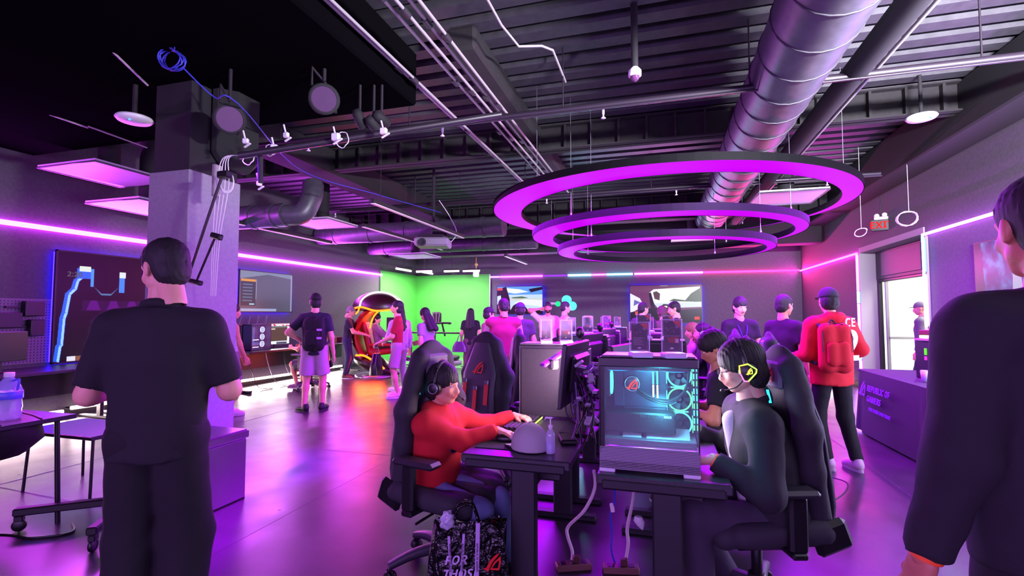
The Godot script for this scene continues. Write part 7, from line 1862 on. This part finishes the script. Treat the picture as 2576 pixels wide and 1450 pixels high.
	if tk == "varsity":
		var vm := mat("sleeve_pink", sp.get("sleevecol", Color(0.80, 0.62, 0.68)), 0.7)
		for k in 2:
			f = Field.new((sj[k] as Vector3).min(el[k]).min(wr[k]) - Vector3(0.1, 0.1, 0.1), (sj[k] as Vector3).max(el[k]).max(wr[k]) + Vector3(0.1, 0.1, 0.1), cell, 0.012)
			f.cone((sj[k] as Vector3).lerp(el[k], 0.08), 0.078 * s, el[k], 0.064 * s, Vector3.ZERO, 1.0, true, false).cone(el[k], 0.064 * s, (el[k] as Vector3).lerp(wr[k], 0.95), 0.048 * s, Vector3.ZERO, 1.0, false, true)
			put("sleeve", f.to(MB.new()).done(), vm, top)
		for yy in [0.0, 0.03]: put("waist_stripe", MB.new().tube(_oval(down + Vector3(0, 0.02 + yy, 0) * s, (0.178 + pad) * s * bd, (0.098 + pad) * s, 24), 0.007, 5, true).done(), mat("stripe_white", Color(0.85, 0.75, 0.85), 0.7), top)
	# trousers
	var bk: String = sp.get("bottom", "trousers")
	var bc: Color = sp.get("botcol", Color(0.06, 0.06, 0.07))
	var bm := cloth(bc)
	lo = hip; hi = hip
	for p in hj + kn + an:
		lo = lo.min(p); hi = hi.max(p)
	f = Field.new(lo - Vector3(0.14, 0.02, 0.14), hi + Vector3(0.14, 0.12, 0.14), cell, 0.014)
	f.cone(hj[0] + Vector3(0, 0.03, 0) * s, 0.098 * s, hj[1] + Vector3(0, 0.03, 0) * s, 0.098 * s, Vector3.BACK, 0.95)
	var wd: float = sp.get("leg", 0.0)
	for k in 2:
		if bk == "shorts":
			f.cone(hj[k], 0.094 * s, (hj[k] as Vector3).lerp(kn[k], 0.9), (0.09 + wd) * s, Vector3.ZERO, 1.0, false, true)
		else:
			f.cone(hj[k], 0.093 * s, kn[k], (0.068 + wd) * s).cone(kn[k], (0.068 + wd) * s, (kn[k] as Vector3).lerp(an[k], 0.97), (0.055 + wd) * s, Vector3.ZERO, 1.0, false, true)
	f.rough(0.0022, Vector3(34, 26, 34))
	put("shorts" if bk == "shorts" else "trousers", f.to(MB.new()).done(), bm, o)
	# shoes
	var shc: Color = sp.get("shoe", Color(0.08, 0.08, 0.09))
	var soc: Color = sp.get("sole", Color(0.75, 0.72, 0.75))
	for k in 2:
		var fy := deg_to_rad(float(sp.get("toe%d" % k, (12.0 if k == 0 else -12.0))))
		var tr := Transform3D((Basis(Vector3.UP, fy) * Basis(Vector3.RIGHT, deg_to_rad(sp.get("heel%d" % k, 0.0)))).scaled(Vector3.ONE * s * 1.02), an[k] - Vector3(0, 0.085, 0.02) * s)
		var so := put("shoe", shoe_parts()[0], mat("shoe_" + shc.to_html(), shc, 0.6), o, tr.origin, tr.basis)
		put("sole", shoe_parts()[1], mat("shoe_" + soc.to_html(), soc, 0.6), so)
	return {"node": o, "head": o.transform * ht, "hs": hs, "s": s, "sh": sh, "chest": chest, "hip": hip, "el": el, "wr": wr, "lt": ht, "top": top}

func headset(hp: Transform3D, lab: String, led_col: Color, tri := false) -> void:
	var o := thing("headset", lab, "headset")
	o.transform = hp
	var bl := mat("headset_black", Color(0.07, 0.07, 0.08), 0.4)
	var bp := []
	for i in 13:
		var a := PI * i / 12
		bp.append(Vector3(cos(a) * 0.098, 0.02 + sin(a) * 0.125, 0.005))
	put("headband", MB.new().tube(PackedVector3Array(bp), 0.011, 8).done(), bl, o)
	put("band_pad", MB.new().tube(PackedVector3Array(bp.slice(3, 10)), 0.015, 8).done(), mat("band_pad", Color(0.14, 0.13, 0.16), 0.7), o)
	for sd in [-1.0, 1.0]:
		var c := put("ear_cup", MB.new().cyl(Vector3(0.093 * sd, -0.008, 0.008), 0.043, 0.034, 20, turn(90, Vector3.BACK), 0.010).done(), bl, o)
		put("ear_pad", MB.new().cyl(Vector3(0.079 * sd, -0.008, 0.008), 0.042, 0.018, 20, turn(90, Vector3.BACK), 0.008).done(), mat("band_pad"), c)
		if tri:
			var tp := []
			for q in [Vector2(-0.036, 0.034), Vector2(0.004, 0.036), Vector2(0.036, 0.004), Vector2(0.030, -0.012), Vector2(-0.012, -0.044), Vector2(-0.030, -0.040), Vector2(-0.040, 0.0)]: tp.append(Vector3(0.112 * sd, q.y - 0.006, q.x + 0.008))
			for j in 3: put("light_ring", MB.new().tube(PackedVector3Array([[tp[4], tp[5], tp[6]], [tp[6], tp[0], tp[1]], [tp[1], tp[2], tp[3], tp[4]]][j]), 0.0036, 6).done(), [glow("led_pink", Color(1.0, 0.5, 0.8), 1.8), glow("led_yellow", Color(1.0, 0.95, 0.35), 1.8), glow("led_lime", Color(0.75, 1.0, 0.4), 1.8)][j], c)
			emblem(c, 0.032, glow("led_yellow"), Transform3D(Basis(Vector3.UP, PI / 2 * sd), Vector3(0.1115 * sd, -0.006, 0.008)))
		else:
			var rg := PackedVector3Array()
			for i in 18: rg.append(Vector3(0.111 * sd, -0.008 + 0.03 * sin(TAU * i / 18), 0.008 + 0.03 * cos(TAU * i / 18)))
			put("cup_rim", MB.new().tube(rg, 0.003, 5, true).done(), mat("rim_silver", Color(0.6, 0.58, 0.64), 0.3, 0.6) if led_col == Color.BLACK else glow("cup_led", led_col, 1.5), c)
	put("microphone_boom", MB.new().tube(curve([Vector3(-0.1, -0.03, -0.01), Vector3(-0.095, -0.07, -0.06), Vector3(-0.05, -0.082, -0.115)], 5), 0.003, 6).ell(Vector3(-0.048, -0.082, -0.118), Vector3(0.009, 0.008, 0.012), 8, 6).done(), bl, o)

func backpack(tr: Transform3D, lab: String, col: Color, w := 0.3, h := 0.44) -> Node3D:
	# rests against a back: local +z is outward, origin at its middle
	var o := thing("backpack", lab, "backpack")
	o.transform = tr
	var m := cloth(col)
	var f := Field.new(Vector3(-w * 0.6, -h * 0.6, -0.02), Vector3(w * 0.6, h * 0.6, 0.24), 0.014, 0.018)
	for x in [-w * 0.22, w * 0.22]: f.cone(Vector3(x, -h * 0.36, 0.07), w * 0.27, Vector3(x, h * 0.30, 0.06), w * 0.25, Vector3.BACK, 0.8)
	put("pack_body", f.to(MB.new()).done(), m, o)
	f = Field.new(Vector3(-w * 0.5, -h * 0.5, 0.05), Vector3(w * 0.5, h * 0.2, 0.26), 0.014, 0.014)
	for x in [-w * 0.16, w * 0.16]: f.cone(Vector3(x, -h * 0.28, 0.13), w * 0.18, Vector3(x, 0.0, 0.125), w * 0.17, Vector3.BACK, 0.6)
	put("front_pocket", f.to(MB.new()).done(), m, o)
	put("zip", MB.new().tube(curve([Vector3(-w * 0.42, -0.05, 0.12), Vector3(-w * 0.38, h * 0.32, 0.10), Vector3(0, h * 0.46, 0.09), Vector3(w * 0.38, h * 0.32, 0.10), Vector3(w * 0.42, -0.05, 0.12)], 5), 0.004, 5).done(), mat("black_plastic"), o)
	for sd in [-1.0, 1.0]: put("strap", MB.new().tube(curve([Vector3(0.10 * sd, h * 0.38, 0.02), Vector3(0.115 * sd, h * 0.5, -0.10), Vector3(0.13 * sd, h * 0.38, -0.235), Vector3(0.14 * sd, h * 0.05, -0.255), Vector3(0.17 * sd, -h * 0.25, -0.12), Vector3(0.13 * sd, -h * 0.36, 0.0)], 5), 0.016, 6).done(), mat("strap_dark", Color(0.16, 0.14, 0.17), 0.8), o)
	put("top_loop", MB.new().tube(curve([Vector3(-0.03, h * 0.44, 0.03), Vector3(0, h * 0.52, 0.02), Vector3(0.03, h * 0.44, 0.03)], 4), 0.008, 6).done(), mat("strap_dark"), o)
	return o

func shopping_bag(at: Vector3, lab: String, w: float, h: float, deg: float, col: Color) -> Node3D:
	# hangs from at
	var o := thing("carried_bag", lab, "bag", at, deg)
	var m := mat("bag_" + col.to_html(), col, 0.3)
	var rg := []
	for k in 6:
		var s := k / 5.0
		rg.append(_oval(Vector3(0, -0.16 - h * s, 0), w * (0.28 + 0.22 * minf(1.0, s * 2.0)), 0.05 + 0.03 * s, 16, 0.6))
	put("bag_body", MB.new().loft(rg).done(), m, o)
	for sd in [-1.0, 1.0]: put("bag_handle", MB.new().tube(curve([Vector3(-w * 0.2, -0.16, 0.03 * sd), Vector3(0, 0.0, 0.005 * sd), Vector3(w * 0.2, -0.16, 0.03 * sd)], 5), 0.006, 5).done(), m, o)
	return o

func cloth(col: Color) -> StandardMaterial3D:
	# one weave for all clothes, tinted
	var key := "cloth_" + col.to_html()
	if mats.has(key): return mats[key]
	if not cache.has("weave"):
		var nt := NoiseTexture2D.new()
		var fn := FastNoiseLite.new()
		fn.seed = 21; fn.frequency = 0.12; fn.fractal_octaves = 4
		nt.noise = fn; nt.width = 256; nt.height = 256; nt.seamless = true
		var g := Gradient.new()
		g.set_color(0, Color(0.84, 0.84, 0.84)); g.set_color(1, Color(1, 1, 1))
		nt.color_ramp = g
		cache["weave"] = nt
	var m := mat(key, col.lerp(Color(0.45, 0.43, 0.5), 0.07), 0.88)
	m.albedo_texture = cache["weave"]
	m.uv1_triplanar = true
	m.uv1_scale = Vector3.ONE * 5.0
	return m

func build_people() -> void:
	var blk := Color(0.075, 0.07, 0.085)
	var jet := Color(0.045, 0.038, 0.045)
	var sit := Vector3(0, 0.57, 0)
	# standing man in the polo shirt, turned away
	person({"label": "man in a black polo shirt and black trousers standing back turned beside the column", "at": V(-2.02, 0, 1.60), "yaw": 32, "h": 1.77, "build": 0.98, "cell": 0.013, "hcell": 0.006, "look": 48, "nod": 14, "hand0": Vector3(-0.16, 1.10, -0.26), "hand1": Vector3(0.14, 1.12, -0.26), "pole0": Vector3(-0.55, -0.8, 0.55), "pole1": Vector3(0.55, -0.8, 0.55), "palm0": Vector3(0.3, 0.6, 0), "palm1": Vector3(-0.3, 0.6, 0), "curl0": 45.0, "curl1": 45.0,
		"top": "polo", "topcol": Color(0.085, 0.08, 0.10), "sleeve": 0.86, "hem": 0.08, "waist": 0.112, "bottom": "trousers", "botcol": Color(0.065, 0.06, 0.075), "leg": 0.03, "hair": "short", "haircol": Color(0.07, 0.06, 0.065), "skin": Color(0.86, 0.64, 0.55)})
	# near man at the edge, back turned
	var rm := person({"label": "man in a dark long-sleeved jacket with an orange wristband, back turned, near the cloth table", "at": V(0.90, 0, 1.50), "yaw": 20, "h": 1.79, "build": 1.1, "cell": 0.012, "hcell": 0.006, "look": -20, "hand0": Vector3(-0.315, 0.86, -0.03), "hand1": Vector3(0.33, 0.86, -0.03), "pole0": Vector3(-0.3, 0, 1), "curl0": 30.0,
		"top": "jacket", "topcol": Color(0.10, 0.095, 0.12), "hem": 0.08, "bottom": "trousers", "botcol": Color(0.07, 0.065, 0.08), "hair": "short", "haircol": jet, "skin": Color(0.72, 0.45, 0.36)})
	wristband(rm, 0, Color(0.95, 0.35, 0.15))
	# boy in red
	var seat := Vector3(0, 0.59, 0)
	var boy := person({"label": "boy in a red hoodie and blue jeans playing at the desk with a headset on", "at": V(-1.24, 0, 2.66), "yaw": -97, "build": 1.12, "h": 1.42, "hip": seat, "cell": 0.011, "hcell": 0.005, "look": 2, "nod": 2, "lean": Vector2(0.0, 0.02), "head": 1.12,
		"hand_w0": V(-0.905, 0.80, 3.10), "hand_w1": V(-0.885, 0.795, 2.70), "palm0": Vector3(0, -1, -0.1), "palm1": Vector3(0, -1, -0.1), "hdir0": Vector3(0.1, -0.12, -1), "hdir1": Vector3(0.0, -0.2, -1), "curl0": 18.0, "curl1": 16.0, "pole0": Vector3(-0.4, -1.0, 0.3), "pole1": Vector3(0.25, -1.0, 0.4),
		"foot0": Vector3(-0.14, 0.0, -0.52), "foot1": Vector3(0.12, 0.0, -0.42), "top": "hoodie", "topcol": Color(0.82, 0.06, 0.12), "hem": 0.10, "bottom": "trousers", "botcol": Color(0.42, 0.48, 0.66), "leg": 0.012, "shoe": Color(0.12, 0.11, 0.13), "sole": Color(0.6, 0.42, 0.35), "hair": "fringe", "haircol": Color(0.055, 0.045, 0.055), "skin": Color(0.80, 0.55, 0.45)})
	headset(boy.head, "black gaming headset with a microphone on the boy in red", Color.BLACK)
	var ch: Vector3 = boy.chest
	var cr := letters("chest_lettering", "CG", 0.085, mat("navy_print", Color(0.10, 0.09, 0.22), 0.7), boy.top, Transform3D(turn(180) * turn(-4, Vector3.RIGHT), ch + Vector3(0.015, -0.02, -0.125)), true, 0.004)
	cr.set_meta("label", "navy block letters with a pale outline")
	wristband(boy, 1, Color(1.0, 0.4, 0.25))
	# man with the glowing headset
	var gm := person({"label": "man with glasses and a glowing headset in a charcoal jacket playing at the desk", "at": V(0.54, 0, 2.72), "yaw": 96, "build": 1.22, "h": 1.75, "hip": Vector3(0, 0.49, 0), "cell": 0.012, "hcell": 0.005, "look": -2, "nod": 12, "lean": Vector2(0, 0.085),
		"hand_w0": V(0.22, 0.80, 2.42), "hand_w1": V(0.18, 0.80, 3.0), "palm0": Vector3(0, -1, -0.1), "palm1": Vector3(0, -1, -0.1), "pole0": Vector3(-0.5, -1, 0.4), "pole1": Vector3(0.5, -1, 0.4), "hdir0": Vector3(0.2, -0.2, -1),
		"foot0": Vector3(-0.14, 0.0, -0.40), "foot1": Vector3(0.14, 0.0, -0.22), "toe0": 10, "top": "jacket", "topcol": Color(0.12, 0.115, 0.14), "hem": 0.06, "bottom": "trousers", "botcol": Color(0.22, 0.19, 0.25), "leg": 0.01, "shoe": Color(0.10, 0.09, 0.11), "sole": Color(0.85, 0.75, 0.85), "hair": "mop", "haircol": jet, "glasses": true, "skin": Color(0.80, 0.61, 0.53)})
	headset(gm.head, "black headset with rainbow-lit triangular ear cups on the man in the charcoal jacket", Color.BLACK, true)
	wristband(gm, 0, Color(1.0, 0.45, 0.2))
	var tf := Field.new(Vector3(-0.2, 0.5, -0.35), Vector3(0.2, 1.2, 0.1), 0.012, 0.01)
	tf.cone(gm.hip + Vector3(-0.01, 0.05, -0.10), 0.085, gm.sh + Vector3(-0.01, -0.03, -0.085), 0.05, Vector3.RIGHT, 0.9)
	put("undershirt", tf.to(MB.new()).done(), cloth(Color(0.86, 0.84, 0.88)), gm.node)
	# seated man in the navy tee
	var nv := person({"label": "seated young man in a dark navy tee bent over the second desk", "at": V(0.47, 0, 3.92), "yaw": 88, "h": 1.66, "hip": Vector3(0, 0.57, 0), "cell": 0.016, "hcell": 0.007, "nod": 24, "lean": Vector2(0, 0.05), "hand_w0": V(0.16, 0.80, 3.78), "hand_w1": V(0.16, 0.80, 4.1), "palm0": Vector3.DOWN, "palm1": Vector3.DOWN, "pole0": Vector3(-0.7, -0.8, 0.5), "foot0": Vector3(-0.12, 0, -0.42), "foot1": Vector3(0.12, 0, -0.42), "topcol": Color(0.09, 0.075, 0.15), "botcol": Color(0.2, 0.2, 0.3), "hair": "mop", "haircol": Color(0.05, 0.04, 0.05), "skin": Color(0.78, 0.52, 0.42)})
	put("sleeve_badge", MB.new().box((nv.el[0] as Vector3).lerp(nv.sh, 0.55) + Vector3(-0.095, 0.0, 0.0), Vector3(0.006, 0.04, 0.035), 0.002).done(), mat("badge_lilac", Color(0.75, 0.55, 0.9), 0.5), nv.node)
	# red hoodie man
	var rh := person({"label": "man in a red hoodie with a white back number and a dark cap", "at": V(1.56, 0, 5.42), "yaw": 28, "h": 1.70, "build": 1.12, "cell": 0.015, "hcell": 0.008, "look": -22, "hand0": Vector3(-0.2, 1.05, -0.25), "hand1": Vector3(0.24, 0.98, -0.16), "pole1": Vector3(1, -0.2, 0.5), "hem": 0.12, "top": "hoodie", "topcol": Color(0.86, 0.05, 0.13), "botcol": Color(0.06, 0.06, 0.07), "shoe": Color(0.75, 0.66, 0.72), "hair": "under", "cap": Color(0.12, 0.11, 0.16), "capback": 1.0, "skin": Color(0.80, 0.58, 0.48), "foot1": Vector3(0.14, 0, 0.1)})
	var rn: Node3D = rh.node
	letters("back_lettering", "CE", 0.085, mat("crest_white"), rh.top, Transform3D(turn(6), rh.chest + Vector3(0.08, 0.155, 0.145)), true, 0.004)
	letters("back_number", "2", 0.30, mat("crest_white"), rh.top, Transform3D(turn(8), rh.chest + Vector3(0.085, -0.06, 0.150)), true, 0.004)
	backpack(rn.transform * Transform3D(turn(-18), rh.chest + Vector3(-0.115, -0.06, 0.125)), "red backpack hanging on the back of the man in the red hoodie", Color(0.85, 0.06, 0.14), 0.30, 0.46)
	person({"label": "man in dark clothes half hidden behind the red hoodie man", "at": V(1.30, 0, 6.05), "yaw": -50, "h": 1.66, "topcol": Color(0.10, 0.09, 0.12), "hair": "short", "haircol": jet, "skin": Color(0.78, 0.55, 0.46)})
	# lanyard man
	var ly := person({"label": "young man in a black tee with a blue lanyard facing the desks", "at": V(0.98, 0, 6.90), "yaw": 194, "h": 1.66, "cell": 0.016, "hcell": 0.007, "look": 4, "nod": 10, "hand0": Vector3(-0.20, 0.98, -0.22), "hand1": Vector3(0.27, 0.85, -0.08), "palm0": Vector3(0.5, 0.5, 0), "topcol": Color(0.075, 0.065, 0.10), "botcol": blk, "hair": "fringe", "haircol": Color(0.06, 0.045, 0.05), "skin": Color(0.86, 0.66, 0.58)})
	put("lanyard", MB.new().tube(curve([ly.sh + Vector3(-0.06, 0.03, 0.0), ly.sh + Vector3(-0.05, -0.05, -0.10), ly.chest + Vector3(0.0, -0.06, -0.128), ly.sh + Vector3(0.05, -0.05, -0.10), ly.sh + Vector3(0.06, 0.03, 0.0)], 6), 0.006, 5).done(), mat("lanyard_blue", Color(0.22, 0.16, 0.75), 0.6), ly.node)
	put("badge", MB.new().box(ly.chest + Vector3(0, -0.13, -0.132), Vector3(0.085, 0.11, 0.006), 0.003).done(), mat("badge_lilac", Color(0.75, 0.55, 0.9), 0.5), ly.node)
	one("tablet", MB.new().box((ly.node as Node3D).transform * (ly.wr[0] + Vector3(0.04, 0.03, -0.09)), Vector3(0.16, 0.11, 0.01), 0.004, turn(20) * turn(-40, Vector3.RIGHT)).done(), mat("pale_plug"), "pale tablet in the lanyard man's hand", "tablet")
	person({"label": "seated person with long blond hair at the third desk", "at": V(0.47, 0, 7.75), "yaw": 80, "h": 1.66, "hip": sit, "nod": 10, "hair": "long", "haircol": Color(0.52, 0.36, 0.24), "topcol": Color(0.75, 0.62, 0.70), "botcol": blk, "foot0": Vector3(-0.12, 0, -0.42), "foot1": Vector3(0.12, 0, -0.42), "hand0": Vector3(-0.15, 0.80, -0.4), "hand1": Vector3(0.15, 0.80, -0.4)})
	var hp := person({"label": "seated dark-haired person wearing a white-lit headset at the far desk", "at": V(0.53, 0, 6.72), "yaw": 86, "h": 1.68, "hip": sit, "hair": "short", "haircol": jet, "topcol": blk, "foot0": Vector3(-0.12, 0, -0.42), "foot1": Vector3(0.12, 0, -0.42), "hand0": Vector3(-0.15, 0.80, -0.4), "hand1": Vector3(0.15, 0.80, -0.4)})
	headset(hp.head, "headset with white-lit ear cups on the dark-haired person at the far desk", Color(0.9, 0.9, 1.0))
	person({"label": "man in a black tee standing in profile before the larger racing screen", "at": V(0.24, 0, 8.45), "yaw": 96, "h": 1.65, "nod": 12, "topcol": blk, "hair": "short", "haircol": jet, "hand0": Vector3(-0.2, 1.0, -0.3), "hand1": Vector3(0.2, 1.0, -0.3), "skin": Color(0.84, 0.60, 0.52)})
	person({"label": "dark-haired man in a grey shirt with his back turned before the larger racing screen", "at": V(-0.28, 0, 9.3), "yaw": -20, "h": 1.66, "topcol": Color(0.22, 0.19, 0.26), "hair": "short", "haircol": jet, "look": -30})
	person({"label": "person with brown curly hair bowed between two men at the larger racing screen", "at": V(0.05, 0, 9.75), "yaw": 10, "h": 1.58, "nod": 25, "topcol": Color(0.40, 0.25, 0.30), "hair": "mop", "haircol": Color(0.25, 0.15, 0.12)})
	# white tees
	var wd := person({"label": "bearded man in a white tee with one hand raised to his head", "at": V(-2.26, 0, 10.30), "yaw": 192, "h": 1.70, "build": 1.08, "hcell": 0.008, "hand1": Vector3(0.15, 1.60, -0.02), "pole1": Vector3(1, -0.3, -0.2), "palm1": Vector3(-1, 0, 0), "topcol": Color(0.86, 0.82, 0.86), "sleeve": 0.75, "botcol": blk, "hair": "crop", "haircol": jet, "beard": 0.85, "skin": Color(0.66, 0.44, 0.36)})
	put("lanyard", MB.new().tube(curve([wd.sh + Vector3(-0.06, 0.03, 0.0), wd.chest + Vector3(0.0, 0.0, -0.132), wd.sh + Vector3(0.06, 0.03, 0.0)], 6), 0.006, 5).done(), mat("strap_dark", Color(0.10, 0.08, 0.10), 0.8), wd.node)
	person({"label": "man in a white tee standing in profile beside the bearded man", "at": V(-1.82, 0, 9.90), "yaw": -66, "h": 1.70, "build": 1.05, "topcol": Color(0.85, 0.80, 0.86), "botcol": Color(0.3, 0.28, 0.34), "hair": "short", "haircol": Color(0.07, 0.07, 0.07)})
	# group by the pink jacket
	person({"label": "man in a pink varsity jacket with pale sleeves, back turned", "at": V(-2.16, 0, 6.86), "yaw": 18, "h": 1.67, "cell": 0.016, "hcell": 0.008, "build": 1.1, "top": "varsity", "topcol": Color(0.62, 0.12, 0.32), "sleevecol": Color(0.78, 0.55, 0.66), "botcol": Color(0.3, 0.28, 0.36), "hair": "short", "haircol": jet, "look": 14, "nod": 14, "hand0": Vector3(-0.12, 1.02, -0.3), "hand1": Vector3(0.12, 1.02, -0.3), "pole0": Vector3(-1, -0.5, 0.5), "pole1": Vector3(1, -0.5, 0.5), "hem": 0.05})
	person({"label": "man in a grey tee and a blue cap behind the pink varsity jacket", "at": V(-2.12, 0, 7.62), "yaw": 10, "h": 1.63, "topcol": Color(0.24, 0.20, 0.30), "hair": "under", "cap": Color(0.14, 0.13, 0.24), "capback": 1.0})
	person({"label": "person in a pink shirt and dark cap beside the long-haired woman", "at": V(-2.86, 0, 8.2), "yaw": -48, "h": 1.56, "topcol": Color(0.66, 0.40, 0.52), "hair": "under", "cap": Color(0.08, 0.07, 0.1), "glasses": true, "hand1": Vector3(0.1, 1.1, -0.3)})
	var lw := person({"label": "woman with long black hair, black tee and patterned trousers near the green screen", "at": V(-4.2, 0, 10.8), "yaw": 8, "h": 1.57, "topcol": blk, "botcol": Color(0.42, 0.28, 0.32), "leg": 0.03, "hair": "long", "haircol": jet, "shoe": Color(0.85, 0.8, 0.85), "hand1": Vector3(0.18, 1.0, -0.2)})
	shopping_bag((lw.node as Node3D).transform * (lw.sh + Vector3(-0.24, -0.28, 0.06)), "patterned purple handbag on the long-haired woman's arm", 0.34, 0.24, 8, Color(0.34, 0.20, 0.40))
	person({"label": "woman in a pale lilac tee and denim shorts looking down beside the green screen", "at": V(-3.92, 0, 8.05), "yaw": 78, "h": 1.55, "cell": 0.017, "nod": 28, "lean": Vector2(0, 0.05), "topcol": Color(0.62, 0.52, 0.68), "bottom": "shorts", "botcol": Color(0.30, 0.33, 0.60), "hair": "long", "haircol": jet, "hand0": Vector3(-0.24, 0.84, -0.02), "hand1": Vector3(0.1, 1.05, -0.3), "skin": Color(0.86, 0.64, 0.56), "shoe": Color(0.8, 0.75, 0.8)})
	var rs := person({"label": "man in a red tee with white patches and pale shorts looking up at the pod", "at": V(-4.40, 0, 7.80), "yaw": 118, "h": 1.68, "cell": 0.015, "hcell": 0.007, "look": -4, "nod": -16, "hand0": Vector3(-0.08, 1.0, -0.3), "hand1": Vector3(0.10, 1.0, -0.3), "palm0": Vector3.DOWN, "palm1": Vector3.DOWN, "topcol": Color(0.66, 0.06, 0.14), "sleeve": 0.8, "hem": 0.14, "bottom": "shorts", "botcol": Color(0.72, 0.60, 0.66), "leg": 0.01, "hair": "fringe", "haircol": Color(0.06, 0.05, 0.06), "shoe": Color(0.86, 0.78, 0.84), "sole": Color(0.86, 0.8, 0.85), "skin": Color(0.84, 0.60, 0.52)})
	for k in 3: put("shirt_patch", MB.new().box(rs.chest + Vector3(-0.04 - 0.01 * k, [0.06, -0.03, -0.12][k], -0.122), Vector3(0.07, 0.06, 0.008), 0.003, turn(8 * k, Vector3.BACK)).done(), mat("crest_white"), rs.top)
	shopping_bag((rs.node as Node3D).transform * (rs.wr[0] + Vector3(0.02, -0.03, -0.06)), "glossy black shopping bag in the red tee man's hands", 0.34, 0.36, 100, Color(0.05, 0.045, 0.06))
	person({"label": "woman in a white blouse hidden behind the man in the red tee", "at": V(-4.72, 0, 8.45), "yaw": 60, "h": 1.60, "top": "sweater", "topcol": Color(0.84, 0.80, 0.86), "bottom": "trousers", "botcol": Color(0.72, 0.68, 0.72), "hair": "longside", "haircol": Color(0.09, 0.06, 0.06), "shoe": Color(0.86, 0.82, 0.86), "hand0": Vector3(-0.22, 1.0, -0.25)})
	person({"label": "boy in a grey sweater sitting in the red gaming pod", "at": V(-6.22, 0, 10.28), "yaw": -72, "h": 1.5, "hip": Vector3(0, 0.86, 0.05), "lean": Vector2(0, -0.06), "top": "sweater", "topcol": Color(0.58, 0.45, 0.48), "botcol": Color(0.2, 0.15, 0.2), "hair": "mop", "haircol": jet, "foot0": Vector3(-0.12, 0.42, -0.62), "foot1": Vector3(0.12, 0.42, -0.62), "hand0": Vector3(-0.1, 1.0, -0.3), "hand1": Vector3(0.1, 1.0, -0.3)})
	person({"label": "grey-haired man with glasses in a navy shirt and jeans reaching into the red pod", "at": V(-6.78, 0, 9.75), "yaw": -66, "h": 1.62, "nod": 26, "lean": Vector2(0, 0.04), "topcol": Color(0.10, 0.10, 0.15), "botcol": Color(0.14, 0.16, 0.28), "hair": "crop", "haircol": Color(0.45, 0.38, 0.40), "glasses": true, "hand0": Vector3(-0.08, 1.06, -0.42), "hand1": Vector3(0.12, 1.06, -0.42), "palm0": Vector3.DOWN, "palm1": Vector3.DOWN, "shoe": Color(0.35, 0.24, 0.18), "skin": Color(0.80, 0.56, 0.50)})
	# man with the backpack and shorts
	var bp := person({"label": "man in a dark shirt and pale shorts with one hand on his hip", "at": V(-4.97, 0, 6.34), "yaw": 26, "h": 1.76, "cell": 0.015, "hcell": 0.008, "look": 18, "hand0": Vector3(-0.17, 1.02, -0.03), "pole0": Vector3(-1, 0, 0.15), "palm0": Vector3(1, -0.3, 0), "topcol": Color(0.12, 0.11, 0.20), "sleeve": 0.7, "bottom": "shorts", "botcol": Color(0.78, 0.62, 0.76), "leg": 0.022, "hair": "under", "haircol": jet, "cap": Color(0.07, 0.06, 0.08), "capback": -1.0, "shoe": Color(0.09, 0.08, 0.11), "sole": Color(0.15, 0.12, 0.18), "skin": Color(0.86, 0.60, 0.54), "foot0": Vector3(-0.12, 0, 0.03), "foot1": Vector3(0.12, 0, -0.05), "toe0": 50.0})
	backpack((bp.node as Node3D).transform * Transform3D(turn(-8), bp.chest + Vector3(0.03, -0.09, 0.10)), "black backpack with pale tags worn by the man in shorts", Color(0.07, 0.065, 0.085), 0.33, 0.5)
	for k in 2: put("pack_tag", MB.new().box(bp.chest + Vector3(0.12, -0.04 - 0.12 * k, 0.275), Vector3(0.07, 0.03, 0.01), 0.002).done(), mat("badge_lilac"), bp.node)
	person({"label": "woman with brown hair and a white tank top half hidden behind the column", "at": V(-5.93, 0, 5.76), "yaw": -30, "h": 1.60, "top": "tank", "topcol": Color(0.84, 0.76, 0.84), "bottom": "shorts", "botcol": Color(0.6, 0.5, 0.56), "hair": "long", "haircol": Color(0.20, 0.10, 0.10), "shoe": Color(0.85, 0.78, 0.84), "hand0": Vector3(-0.05, 0.85, -0.2), "hand1": Vector3(0.06, 0.85, -0.2), "skin": Color(0.82, 0.54, 0.46)})
	person({"label": "seated man in a brown tee and shorts at the white-fan computer", "at": V(-6.40, 0, 8.15), "yaw": 84, "h": 1.70, "hip": Vector3(0, 0.57, 0), "topcol": Color(0.40, 0.28, 0.30), "bottom": "shorts", "botcol": Color(0.24, 0.2, 0.22), "foot0": Vector3(-0.16, 0.02, -0.28), "foot1": Vector3(0.14, 0, -0.45), "hand0": Vector3(-0.15, 0.82, -0.42), "hand1": Vector3(0.15, 0.82, -0.42), "hair": "short", "haircol": Color(0.1, 0.07, 0.07), "shoe": Color(0.4, 0.22, 0.35), "skin": Color(0.75, 0.50, 0.40)})
	copy(chair0, V(-6.45, 0, 8.15), 84, "gaming chair of the seated man at the white-fan computer")
	person({"label": "person in a grey coat walking in the bright doorway room", "at": V(4.30, 0, 10.15), "yaw": 60, "h": 1.66, "top": "jacket", "topcol": Color(0.40, 0.37, 0.42), "botcol": Color(0.2, 0.2, 0.24), "hair": "bald", "cap": Color(0.4, 0.37, 0.42)})

func wristband(p: Dictionary, k: int, col: Color) -> void:
	var a: Vector3 = p.el[k]
	var b: Vector3 = p.wr[k]
	var d := (b - a).normalized()
	var c := b - d * 0.012
	put("wristband", MB.new().tube(pts([c - d * 0.009, c + d * 0.009]), 0.034 * p.s, 18, false, false).tube(pts([c + d * 0.009, c - d * 0.009]), 0.0325 * p.s, 18, false, false).done(), mat("band_" + col.to_html(), col, 0.5), p.node)
